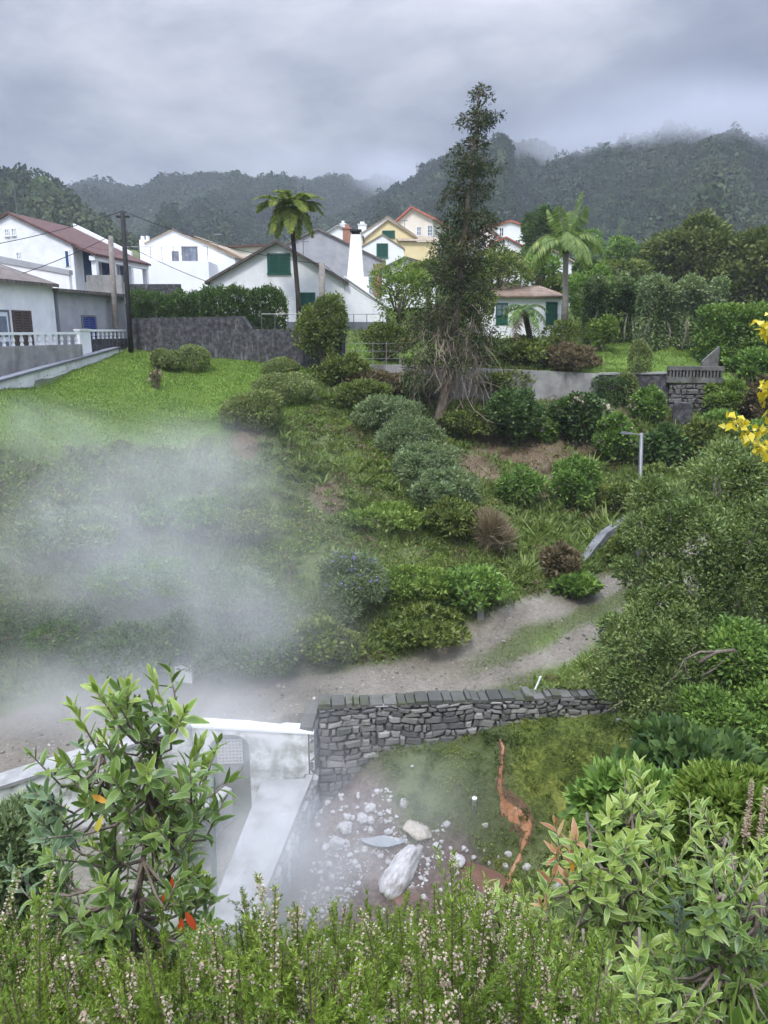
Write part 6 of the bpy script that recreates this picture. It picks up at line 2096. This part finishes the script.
# ------------------------------------------------------------------ ground cover and grass: beyond counting
def cover(name, n, xlo, xhi, ylo, yhi, keep, ln, wd, up, mat, jit=0.6, clump=0.0):
    x = rng.uniform(xlo, xhi, n)
    y = rng.uniform(ylo, yhi, n)
    k = keep(x, y)
    x, y = x[k], y[k]
    z = H(x, y)
    p = np.stack([x, y, z - 0.02], 1)
    m = len(p)
    h = 1 + clump * fbm(x * 0.9, y * 0.9, 61, 3) * 2
    ax = unit(rng.normal(0, jit, (m, 3)) + np.array((0, 0, up)))
    nr = unit(rng.normal(0, 1, (m, 3)) + np.array((0, -0.6, 0.5)))
    l_ = ln * rng.uniform(0.5, 1.4, m) * np.maximum(h, 0.3)
    return tag(link(name, leaf_mesh(name, p, ax, nr, l_, wd * rng.uniform(0.7, 1.3, m)), mat), kind='stuff')


def mask_of(arr):
    """Look a ground mask up at scattered points."""
    def f(x, y):
        i = np.clip(np.searchsorted(gx, x), 0, len(gx) - 1)
        j = np.clip(np.searchsorted(gy, y), 0, len(gy) - 1)
        return arr[j, i]
    return f


f_dirt, f_lawn, f_bare, f_mud, f_moss = map(mask_of, (m_dirt, m_lawn, m_bare, m_mud, np.maximum(m_moss, m_verge)))
f_mid, f_up = mask_of(mid * 1.0), mask_of(upper * 1.0)
G_moss = leafy('moss_and_small_weeds', [(0.1, (0.040, 0.060, 0.016)), (0.45, (0.085, 0.125, 0.026)), (0.75, (0.16, 0.20, 0.04)), (0.95, (0.27, 0.28, 0.075))], 0.25, 0.7, 0.15, 0.7, 0.8)
G_bankgrass = leafy('rough_bank_grass', [(0.1, (0.100, 0.160, 0.035)), (0.5, (0.185, 0.275, 0.062)), (0.9, (0.31, 0.365, 0.13))], 0.3, 0.65, 0.2, 0.6, 0.6)


def rosettes(name, n, xlo, xhi, ylo, yhi, keep, r0, per, wd, up, mat, lump=False):
    """Ferns (leaves radiating from one foot) or low cushions (leaves over a small dome), past counting."""
    x = rng.uniform(xlo, xhi, n)
    y = rng.uniform(ylo, yhi, n)
    k = keep(x, y)
    x, y = x[k], y[k]
    m = len(x)
    r = r0 * np.exp(rng.normal(0, 0.35, m))
    foot = np.stack([x, y, H(x, y)], 1)
    f = np.repeat(foot, per, 0)
    rr = np.repeat(r, per)
    d = rand_dirs(m * per)
    d[:, 2] = np.abs(d[:, 2])
    if lump:
        d[:, 2] = d[:, 2] * 0.9 + 0.05
        p = f + d * rr[:, None] * np.array((1, 1, 0.75)) * rng.uniform(0.7, 1.05, (m * per, 1))
        ax = unit(d + rng.normal(0, 0.5, d.shape))
        l_ = wd * 2.0 * rng.uniform(0.6, 1.3, m * per)
        nr = unit(d + rng.normal(0, 0.4, d.shape) + np.array((0, 0, .3)))
    else:
        d[:, 2] *= 0.5
        ax = unit(d + np.array((0, 0, up)))
        p = f
        l_ = rr * rng.uniform(0.7, 1.2, m * per)
        nr = unit(np.array((0, 0, 1.0)) + d * -0.4 + rng.normal(0, 0.2, d.shape))
    return tag(link(name, leaf_mesh(name, p, ax, nr, l_, wd * rng.uniform(0.7, 1.3, m * per), 0.2), mat), kind='stuff')


f_road = mask_of((rd < rwd + 0.25) * 1.0)
ok = lambda x, y: (f_road(x, y) < 0.5) & (f_mud(x, y) < 0.4)
cover('bank_plants', 230000, -17, 15, 20, 37.5, lambda x, y: ok(x, y) & (f_mid(x, y) > 0.5) & (f_lawn(x, y) < 0.35) & (rng.random(len(x)) > f_bare(x, y) * 0.93) & (fbm(x * .8, y * .8, 41, 3) > -0.16), 0.20, 0.075, 0.45, G_ground, 0.7, 1.0)
cover('bank_grass', 110000, -17, 15, 20, 37.5, lambda x, y: ok(x, y) & (f_mid(x, y) > 0.5) & (f_lawn(x, y) < 0.5) & (rng.random(len(x)) > f_bare(x, y) * 0.97) & (fbm(x * .5, y * .5, 47, 3) > -0.1), 0.24, 0.022, 1.5, G_bankgrass, 0.55, 1.0)
cover('dry_grass', 26000, -6, 15, 21, 37.5, lambda x, y: ok(x, y) & (f_mid(x, y) > 0.5) & (f_bare(x, y) > 0.25), 0.22, 0.022, 0.9, G_straw, 0.8)
cover('lawn_grass', 180000, -17, -2, 21, 42, lambda x, y: (f_lawn(x, y) > 0.3) & (f_mid(x, y) > 0.5), 0.09, 0.03, 1.2, G_grass, 0.6)
cover('garden_grass', 40000, -2.5, 16, 36, 44, lambda x, y: (f_lawn(x, y) > 0.3) & (f_up(x, y) > 0.5), 0.1, 0.03, 1.2, G_grass, 0.6)
cover('garden_plants', 50000, -14, 24, 36, 70, lambda x, y: (f_up(x, y) > 0.5) & (f_lawn(x, y) < 0.3) & (x > -13.5), 0.3, 0.12, 0.5, G_ground, 0.7, 1.0)
cover('verge_grass', 90000, -16, 9, 15.5, 26, lambda x, y: (f_mid(x, y) > 0.5) & (f_dirt(x, y) < 0.6), 0.1, 0.015, 1.3, G_grass, 0.6)
cover('moss_and_weeds', 170000, -13, 12, 12.5, 20, lambda x, y: (f_mid(x, y) < 0.5) & (f_mud(x, y) < 0.3) & ((y < np.interp(x, wall_x, wall_y) - 0.1)) & (fbm(x * 0.9, y * 0.9, 71, 3) > -0.08) & ((x > -1.6) | (x < -7)), 0.06, 0.03, 0.5, G_moss, 0.8, 0.6)

bank_ok = lambda x, y: ok(x, y) & (f_mid(x, y) > 0.5) & (f_lawn(x, y) < 0.3) & (rng.random(len(x)) > f_bare(x, y) * 0.9)
rosettes('bank_ferns', 2600, -16, 14, 20.5, 37, lambda x, y: bank_ok(x, y) & (fbm(x * .5, y * .5, 83, 3) > -0.02), 0.42, 12, 0.085, 0.55, G_ground)
rosettes('bank_cushions', 2600, -16, 14, 20.5, 37, lambda x, y: bank_ok(x, y) & (fbm(x * .45, y * .45, 91, 3) > -0.03), 0.26, 70, 0.05, 0.4, G_olive, True)
rosettes('bank_herbs', 2200, -16, 14, 20.5, 37, lambda x, y: bank_ok(x, y) & (fbm(x * .45, y * .45, 97, 3) > 0.0), 0.24, 60, 0.06, 0.4, G_lime, True)
rosettes('bank_brown_growth', 900, -16, 14, 20.5, 37, lambda x, y: ok(x, y) & (f_mid(x, y) > 0.5) & (f_lawn(x, y) < 0.3), 0.24, 60, 0.045, 0.4, G_brown, True)
rosettes('mound_weeds', 1500, -1.5, 9, 14, 19.6, lambda x, y: (f_mid(x, y) < 0.5) & (f_mud(x, y) < 0.25) & (fbm(x * 1.3, y * 1.3, 67, 3) > -0.05), 0.13, 60, 0.028, 0.4, G_moss, True)
rosettes('mound_dark_weeds', 500, -1.5, 9, 14, 19.6, lambda x, y: (f_mid(x, y) < 0.5) & (f_mud(x, y) < 0.35) & (fbm(x * 1.1, y * 1.1, 69, 3) > 0.02), 0.15, 50, 0.034, 0.4, G_olive, True)

# loose stones along the track and in the pit
def gravel(name, n, keep, xlo, xhi, ylo, yhi, s, mat):
    x = rng.uniform(xlo, xhi, n)
    y = rng.uniform(ylo, yhi, n)
    k = keep(x, y)
    x, y = x[k], y[k]
    m = len(x)
    sz = s * np.exp(rng.normal(0, 0.45, m))
    V = ico[None] * (1 + rng.normal(0, 0.18, (m, 12, 1))) * (sz[:, None, None] * np.array((1, 1, 0.7)))
    V = V + np.stack([x, y, H(x, y) + sz * 0.2], 1)[:, None]
    Fc = (np.arange(m)[:, None, None] * 12 + np.array(icf)[None]).reshape(-1)
    return tag(link(name, np_mesh(name, V.reshape(-1, 3), Fc, np.full(m * 20, 3)), mat), kind='stuff')


M_gravel = surf('track_gravel', [(0.2, (0.09, 0.08, 0.07)), (0.6, (0.22, 0.20, 0.175)), (0.95, (0.42, 0.39, 0.35))], 3, 3, 0.95, island=0.8)
gravel('track_gravel', 9000, lambda x, y: (f_dirt(x, y) > 0.3) & (fbm(x * .8, y * .8, 15, 3) > -0.05), -16, 10, 15, 27, 0.022, M_gravel)
gravel('pit_pebbles', 5000, lambda x, y: (f_mud(x, y) > 0.35) & (fbm(x * 1.1, y * 1.1, 25, 3) > 0.02) & (f_mid(x, y) < 0.5), -2, 4, 13, 19.2, 0.028, M_rock)

cover('near_bank_undergrowth', 90000, -9, 10, 0.6, 13.5, lambda x, y: (f_mid(x, y) < 0.5) & (f_mud(x, y) < 0.3) & (f_dirt(x, y) < 0.3), 0.13, 0.05, 0.7, G_mid, 0.7, 0.8)
cover('near_bank_grass', 60000, -9, 10, 0.6, 13.5, lambda x, y: (f_mid(x, y) < 0.5) & (f_mud(x, y) < 0.3) & (f_dirt(x, y) < 0.3), 0.22, 0.012, 1.6, G_bankgrass, 0.5, 0.8)
# ------------------------------------------------------------------ the near bank: broad-leaved shrubs and heath at the viewer's feet
L_dark = leafy('leathery_leaves', [(0.1, (0.060, 0.110, 0.022)), (0.5, (0.105, 0.175, 0.036)), (0.9, (0.18, 0.25, 0.055))], 0.25, 0.38, 0.45, 0.25, 3.0, edge=((0.22, 0.32, 0.10), 0.55))
L_young = leafy('young_leaves', [(0.1, (0.15, 0.25, 0.045)), (0.5, (0.25, 0.36, 0.075)), (0.9, (0.40, 0.47, 0.14))], 0.35, 0.42, 0.4, 0.25, 3.0, edge=((0.48, 0.55, 0.22), 0.5))
L_pale = leafy('pale_edged_leaves', [(0.1, (0.095, 0.174, 0.031)), (0.5, (0.174, 0.274, 0.050)), (0.9, (0.302, 0.403, 0.084))], 0.3, 0.42, 0.4, 0.3, 3.0, edge=((0.42, 0.47, 0.18), 0.5))
L_silver = leafy('silvery_green_leaves', [(0.1, (0.06, 0.11, 0.048)), (0.5, (0.10, 0.165, 0.075)), (0.9, (0.16, 0.23, 0.11))], 0.25, 0.5, 0.35, 0.25, 3.0, edge=((0.22, 0.30, 0.18), 0.6))
L_pink = leafy('pinkish_new_leaves', [(0.1, (0.30, 0.12, 0.07)), (0.5, (0.42, 0.22, 0.13)), (0.9, (0.50, 0.36, 0.18))], 0.35, 0.5, 0.3, 0.2, 3.0, edge=((0.45, 0.42, 0.17), 0.6))
L_red = leafy('red_withered_leaf', [(0.1, (0.42, 0.045, 0.022)), (0.9, (0.60, 0.10, 0.035))], 0.35, 0.45)
L_orange = leafy('orange_withered_leaf', [(0.1, (0.62, 0.26, 0.03)), (0.9, (0.72, 0.40, 0.06))], 0.35, 0.45)
L_yellow1 = leafy('yellow_fallen_leaf', [(0.1, (0.60, 0.52, 0.06)), (0.9, (0.70, 0.62, 0.14))], 0.35, 0.45)
H_need = leafy('heath_needles', [(0.05, (0.058, 0.100, 0.019)), (0.4, (0.121, 0.194, 0.029)), (0.8, (0.231, 0.320, 0.047)), (0.97, (0.357, 0.399, 0.105))], 0.3, 0.55, 0.25, 0.5, 2.2)
H_flow = leafy('heath_bells', [(0.1, (0.36, 0.24, 0.18)), (0.5, (0.52, 0.42, 0.33)), (0.9, (0.66, 0.60, 0.52))], 0.35, 0.7, 0.15)
M_stem = surf('brown_stem', [(0.3, (0.075, 0.050, 0.036)), (0.7, (0.16, 0.115, 0.085))], 12, 5, 0.9, 0.4, 60)
M_stem_grey = surf('grey_brown_stem', [(0.3, (0.12, 0.095, 0.075)), (0.7, (0.235, 0.20, 0.165))], 14, 5, 0.9, 0.4, 60)


def broadleaf(name, label, base_px, Y, tips, ll=(0.08, 0.105), lw=0.32, mats=(None, None), young=(), pink=(), shoot=0.17, nl=17, group=None, trunks=2, yj=0.22, extra=(), seed=1, silver=(), fill=2):
    """Upright shrub: branching stems, a whorl of leaves spiralling up every shoot."""
    g = np.random.default_rng(seed)
    bx = P(base_px, 1000, Y)
    b0 = np.array((bx[0], Y, hz(bx[0], Y)))
    root = thing(name, label, 'shrub', tuple(b0), 0, group)
    T = [P(x, y, Y + g.uniform(-yj, yj)) - b0 for x, y in tips]
    idx = list(range(len(T)))
    # side shoots just inside the outline
    n0 = len(T)
    for i in range(n0):
        for _ in range(fill):
            T.append(T[i] + np.array((g.normal(0, .055), g.normal(0.02, .11), -abs(g.normal(0.09, .05)))))
            idx.append(i)
    T = np.array(T)
    zt = T[:, 2].max()
    cx_ = np.median(T[:, 0])
    sm = MB()
    trunk_pts = []
    for k in range(trunks):
        off = (k - (trunks - 1) / 2) * 0.09
        pts = [np.array((off * 0.4, 0, -0.15)), np.array((off + cx_ * 0.35, g.normal(0, .04), zt * 0.3)), np.array((off * 1.6 + cx_ * 0.75, g.normal(0, .05), zt * 0.58)), np.array((off * 2.0 + cx_, g.normal(0, .05), zt * 0.82))]
        sm.tube([tuple(q) for q in pts], [0.015, 0.012, 0.009, 0.005], 8)
        for t in np.linspace(0.25, 1, 16):
            u = t * 3
            i = min(int(u), 2)
            trunk_pts.append(pts[i] + (pts[i + 1] - pts[i]) * (u - i))
    trunk_pts = np.array(trunk_pts)
    buckets = {}
    for i, tip in enumerate(T):
        src = idx[i]
        low = trunk_pts[:, 2] < tip[2] - 0.06
        cand = trunk_pts[low] if low.any() else trunk_pts[:1]
        d_ = np.linalg.norm((cand - tip) * np.array((1, 1, 0.6)), axis=1)
        a = cand[np.argmin(d_)]
        out_ = tip - a
        ax = unit(unit(out_ * np.array((1, 1, 0.5))) * 0.45 + np.array((0, 0, 0.75)) + g.normal(0, 0.16, 3) + np.array((0, -0.12, 0)))
        mid = tip - ax * shoot * 1.2
        sm.tube([tuple(a), tuple(a * 0.45 + mid * 0.55 - np.array((0, 0, 0.03))), tuple(mid), tuple(tip)], [0.0065, 0.005, 0.0038, 0.002], 6)
        n = nl if i < n0 else int(nl * 0.7)
        t = np.linspace(0, 1, n)
        ang = np.arange(n) * 2.399 + g.uniform(0, 6)
        e1 = unit(np.cross(ax, np.array((0.3, 1, 0.2))))
        e2 = np.cross(ax, e1)
        rad = e1[None] * np.cos(ang)[:, None] + e2[None] * np.sin(ang)[:, None]
        p = tip[None] - ax[None] * (shoot * (1 - t) ** 1.15)[:, None]
        is_y = src in young and i < n0
        op = np.interp(t, [0, 0.6, 1], [1.25, 0.9, 0.28] if not is_y else [1.0, 0.62, 0.22]) + g.normal(0, 0.14, n)
        la = unit(ax[None] * np.cos(op)[:, None] + rad * np.sin(op)[:, None] + np.array((0, 0, 0.05)))
        nrm = unit(ax[None] * np.sin(op)[:, None] - rad * np.cos(op)[:, None] + g.normal(0, 0.12, (n, 3)))
        ln = g.uniform(*ll, n) * np.interp(t, [0, 0.3, 0.75, 1], [0.85, 1.05, 0.95, 0.6])
        half = t > 0.6
        for sel, key in ((~half, 'base'), (half, 'tip')):
            if not sel.any():
                continue
            m_ = mats[0]
            if is_y:
                m_ = L_young
            elif src in pink and key == 'tip':
                m_ = L_pink
            elif src in silver:
                m_ = L_silver
            elif key == 'tip' and i < n0:
                m_ = mats[1]
            buckets.setdefault(m_.name, [m_, [], [], [], []])
            B = buckets[m_.name]
            B[1].append(p[sel])
            B[2].append(la[sel])
            B[3].append(nrm[sel])
            B[4].append(ln[sel])
    sm.build('stem', M_stem_grey, root, True)
    nm = {L_young.name: 'young_leaf', L_pink.name: 'pink_leaf', L_silver.name: 'silvery_leaf'}
    for m_, a1_, a2_, a3_, a4_ in buckets.values():
        ln = np.concatenate(a4_)
        n = len(ln)
        o = link(nm.get(m_.name, 'leaf'), big_leaf_mesh('leaf', np.concatenate(a1_), np.concatenate(a2_), np.concatenate(a3_), ln, ln * lw * g.uniform(0.85, 1.2, n), g.uniform(-0.25, 0.5, n), 0.35), m_, root)
        o['kind'] = 'stuff'
    for (x, y, dx, dz, l_, m_, nm_) in extra:
        q = P(x, y, Y - 0.12) - b0
        link(nm_, big_leaf_mesh(nm_, q[None], unit(np.array([[dx, -0.15, dz]])), np.array([[0, -0.8, 0.6]]), np.array([l_]), np.array([l_ * 0.36]), 0.2, 0.3), m_, root)
    return root


tips1 = [(95, 688), (128, 684), (152, 676), (72, 706), (185, 710), (112, 700), (58, 762), (33, 792), (82, 745), (102, 735), (140, 730), (165, 742), (118, 768), (200, 742), (206, 764), (60, 812), (84, 800), (132, 795), (166, 786), (186, 778), (148, 772),
         (52, 856), (34, 900), (90, 846), (128, 846), (172, 828), (178, 806), (152, 866), (104, 884), (62, 905), (86, 925), (120, 915), (142, 900), (168, 862), (198, 872), (206, 884), (186, 900), (36, 950), (70, 968), (150, 826), (112, 822), (74, 775), (46, 830), (190, 850), (100, 960), (150, 935), (44, 985)]
broadleaf('leafy_shrub', 'tall broad-leaved shrub with lime young tips and a few red leaves', 112, 2.25, tips1, (0.054, 0.080), 0.38, (L_dark, L_pale), young=(0, 1, 2, 3, 4, 5, 13, 14), silver=(7, 8, 42), nl=13, seed=3, fill=2, shoot=0.15,
          extra=[(186, 912, 0.3, -0.55, 0.075, L_red, 'red_leaf'), (182, 918, -0.1, -0.7, 0.06, L_red, 'red_leaf'), (172, 890, 0.05, 0.6, 0.05, L_red, 'red_leaf'), (163, 902, 0.1, 0.6, 0.035, L_red, 'red_leaf'), (124, 918, -0.6, -0.4, 0.07, L_orange, 'orange_leaf'), (92, 795, 0.4, -0.1, 0.06, L_orange, 'orange_leaf'), (96, 832, 0.2, 0.5, 0.07, L_yellow1, 'yellow_leaf'), (85, 985, 0.1, 0.5, 0.06, L_yellow1, 'yellow_leaf')])

tips2 = [(638, 764), (652, 790), (622, 800), (668, 812), (612, 812), (575, 838), (555, 852), (590, 858), (610, 845), (545, 880), (632, 832), (655, 846), (600, 885), (625, 880), (570, 890), (582, 915), (640, 900), (612, 925), (560, 930), (648, 940), (590, 955), (625, 965)]
broadleaf('leafy_shrub', 'pale broad-leaved shrub with pinkish tips and one tall bright shoot, right of the heath', 612, 2.6, tips2, (0.058, 0.085), 0.34, (L_pale, L_young), young=(0, 1, 2, 3, 4, 9), pink=(5, 6), fill=3, nl=13, seed=5, extra=[(668, 1022, -0.25, 0.75, 0.11, L_yellow1, 'yellow_leaf'), (572, 872, 0.0, 0.9, 0.05, L_orange, 'orange_leaf')])
tips3 = [(700, 838), (722, 862), (748, 858), (690, 868), (764, 868), (735, 890), (710, 900), (762, 905), (682, 905), (700, 935), (740, 930), (765, 945), (672, 942), (720, 965), (752, 975), (690, 980), (765, 1000), (735, 1005), (785, 860), (790, 920), (668, 985), (700, 1015)]
broadleaf('leafy_shrub', 'broad-leaved shrub with yellow-edged leaves at the lower edge, behind the yellow fallen leaf', 735, 2.3, tips3, (0.05, 0.072), 0.36, (L_dark, L_pale), young=(0, 1, 2, 4, 9, 18), fill=3, nl=13, seed=7, silver=(5, 8))
tips4 = [(485, 880), (500, 895), (520, 888), (470, 905), (540, 905), (505, 915), (528, 925), (488, 930), (552, 945), (515, 950), (480, 955)]
broadleaf('leafy_shrub', 'small yellowish broad-leaved shrub standing in the heath below the pit', 512, 2.5, tips4, (0.055, 0.078), 0.3, (L_pale, L_young), young=(0, 2, 4), nl=13, seed=9)

tips5 = [(560, 965), (585, 975), (610, 985), (635, 975), (655, 990), (600, 1005), (630, 1010), (570, 1000), (545, 985), (530, 1005), (660, 1015), (690, 1000), (715, 990), (610, 960), (640, 955)]
broadleaf('leafy_shrub', 'low pale broad-leaved shrub at the lower edge between the heath and the yellow leaf', 600, 2.0, tips5, (0.05, 0.07), 0.33, (L_pale, L_young), young=(1, 4, 8), nl=14, seed=11)
tips6 = [(768, 800), (752, 818), (735, 832), (780, 830), (760, 842), (715, 820), (700, 806), (728, 852), (790, 815)]
broadleaf('leafy_shrub', 'bright broad-leaved shoots at the edge beside the cream flower spikes', 760, 2.9, tips6, (0.055, 0.08), 0.33, (L_pale, L_young), young=(0, 2, 5), nl=14, seed=13)

# shrubs farther down the near bank
S('shrub', 'laurel-like shrub with broad pale leaves leaning over the mossy mound', (588, 778, 700, 880), G_mid, 5200, (0.13, 0.05), 20, Y=6.2, jitter=0.8, size=(0.2, 0.34), seed=31)
S('shrub', 'dark glossy broad-leaved shrub in the hollow behind the pale shoots', (640, 742, 770, 820), G_dark, 3800, (0.17, 0.09), 16, Y=8.0, seed=32)
S('shrub', 'fine-leaved bright green shrub at the edge above the yellow-edged leaves', (684, 782, 800, 880), G_lime, 12000, (0.042, 0.02), 24, Y=3.2, size=(0.2, 0.32), seed=33)
S('shrub', 'steamy grey-green bush before the white yard wall, behind the leafy shrub', (-40, 806, 56, 910), G_grey, 9000, (0.07, 0.028), 20, Y=7.0, size=(0.2, 0.34), seed=34)
S('shrub', 'small grey bush in the sunken yard by the iron post', (162, 806, 204, 842), G_grey, 3000, (0.08, 0.03), 12, Y=15.8, seed=35)


# heath: dense upright sprigs with needle leaves and bell flowers
def sprigs(bases, heights, g, bushy=7, flower=0.3, lean=0.12):
    """Needle, flower and stem arrays for heath sprigs rooted at bases."""
    NP, NA, FP, FA = [], [], [], []
    stem = MB()
    for b, h in zip(bases, heights):
        d = unit(np.array((g.normal(0, lean), g.normal(0, lean) - 0.03, 1)))
        top = b + d * h
        stem.tube([tuple(b - d * 0.06), tuple(b + d * h * 0.5 + g.normal(0, 0.008, 3)), tuple(top)], [0.0042, 0.0032, 0.0012], 5, False)
        segs = [(b + d * h * 0.3, top, h * 0.7, g.random() < flower)]
        for k in range(bushy):
            t = g.uniform(0.25, 0.85)
            a = b + d * h * t
            dd = unit(d * 1.5 + np.array((g.normal(0, 1), g.normal(0, 1), 0)) * 0.85)
            l_ = h * g.uniform(0.18, 0.42) * (1.15 - t * 0.6)
            segs.append((a, a + dd * l_, l_, g.random() < flower))
        for a, e, l_, fl in segs:
            n = int(l_ * 480) + 10
            t = g.uniform(0, 1, n) ** 0.85
            dd = unit(e - a)
            r_ = unit(np.cross(dd[None], g.normal(size=(n, 3))))
            NP.append(a[None] + (e - a)[None] * t[:, None])
            NA.append(unit(r_ * 0.8 + dd[None] * 0.8))
            if fl:
                n = int(l_ * 330) + 6
                t = g.uniform(0.3, 1.0, n)
                r_ = unit(np.cross(dd[None], g.normal(size=(n, 3))))
                FP.append(a[None] + (e - a)[None] * t[:, None] + r_ * 0.004)
                FA.append(unit(r_ + dd[None] * 0.2 + np.array((0, 0, -0.35))))
    cat = lambda q: np.concatenate(q) if q else np.zeros((0, 3))
    return cat(NP), cat(NA), cat(FP), cat(FA), stem


hg = np.random.default_rng(77)
ol_x = [-60, 0, 60, 130, 190, 215, 262, 300, 345, 385, 430, 475, 520, 560, 600, 660, 720, 830]
ol_y = [925, 935, 962, 950, 950, 934, 928, 938, 930, 914, 922, 918, 926, 946, 1000, 1060, 1080, 1090]
bases, hts = [], []
while len(bases) < 780:
    Y = hg.uniform(1.35, 3.0)
    px = hg.uniform(-40, 800)
    x = P(px, 1000, Y)[0]
    g_ = hz(x, Y)
    hmax = (P(px, np.interp(px, ol_x, ol_y) + abs(hg.normal(0, 30)) - 14 + 60 * float(fbm(np.array([px * 0.012]), np.array([Y * 1.1]), 55, 2)[0]), Y)[2] - g_)
    if hmax < 0.12:
        continue
    h = min(hmax, hg.uniform(0.4, 0.95))
    if P(px, 1110, Y)[2] > g_ + h:
        continue
    bases.append(np.array((x, Y, g_)))
    hts.append(h)
NPn, NAn, FPn, FAn, stm = sprigs(bases, hts, hg, 8, 0.24)
n = len(NPn)
hm_o = link('heath', leaf_mesh('heath', NPn, NAn, rand_dirs(n), hg.uniform(0.010, 0.021, n), 0.0038, 0.1, 0.4), H_need)
tag(hm_o, kind='stuff')
n = len(FPn)
link('heath_flower', leaf_mesh('heath_flower', FPn, FAn, rand_dirs(n), hg.uniform(0.006, 0.0105, n), 0.0065, 0.3, 0.5), H_flow, hm_o)
stm.build('heath_stem', M_stem, hm_o)
for i, (lb, px, py, Y, h) in enumerate([('tallest heath sprig, leaning alone against the steam', 264, 872, 2.5, 0.42), ('slim upright heath sprig beside the leaning one', 300, 900, 2.5, 0.34), ('pair of upright heath shoots below the pale rock slab', 392, 884, 2.5, 0.4), ('bushy heath sprig rising before the rusty pool', 470, 862, 2.6, 0.46), ('heath sprig in flower at the lower edge under the leafy shrub', 18, 905, 2.2, 0.4)]):
    q = P(px, py, Y)
    b = np.array((q[0] - (0.05 if i == 0 else 0), Y, q[2] - h))
    t_o = thing('heath_sprig', lb, 'heath', tuple(b), 0, 'tall heath sprigs on the near bank')
    bs_ = [np.zeros(3)] + [np.array((hg.normal(0, .03), hg.normal(0, .03), -hg.uniform(0.02, .1))) for _ in range(3)]
    a1_, a2_, a3_, a4_, st_ = sprigs(bs_, [h, h * .8, h * .7, h * .75], hg, 9, 0.6 if i == 4 else 0.15)
    n = len(a1_)
    link('needle_leaf', leaf_mesh('needle_leaf', a1_, a2_, rand_dirs(n), hg.uniform(0.009, 0.017, n), 0.003, 0.1, 0.4), H_need, t_o)['kind'] = 'stuff'
    if len(a3_):
        n = len(a3_)
        link('flower', leaf_mesh('flower', a3_, a4_, rand_dirs(n), hg.uniform(0.005, 0.008, n), 0.005, 0.3, 0.5), H_flow, t_o)['kind'] = 'stuff'
    st_.tube([(0, 0, -0.4), (0, 0, 0)], [0.006, 0.0045], 5)
    st_.build('stem', M_stem, t_o)
# pale flower spikes by the right edge
for i, (px, py) in enumerate(((752, 782), (766, 790))):
    q = P(px, py, 3.0)
    t_o = thing('flower_spike', ('slender cream flower spike rising at the right of the dark hollow', 'second cream flower spike, half cut by the edge')[i], 'flower', (q[0], 3.0, q[2] - 0.35))
    MB().tube([(0, 0, -0.5), (0.01, 0, 0.2), (0.0, 0, 0.36)], [0.004, 0.003, 0.001], 5).build('stem', M_stem, t_o)
    n = 260
    t = hg.uniform(0.08, 0.36, n)
    r_ = unit(np.stack([hg.normal(size=n), hg.normal(size=n), np.full(n, 0.2)], 1))
    link('blossom', leaf_mesh('blossom', np.stack([np.zeros(n), np.zeros(n), t], 1), r_, rand_dirs(n), 0.022 * (1.3 - t * 2.2), 0.008, 0.2), H_flow, t_o)['kind'] = 'stuff'
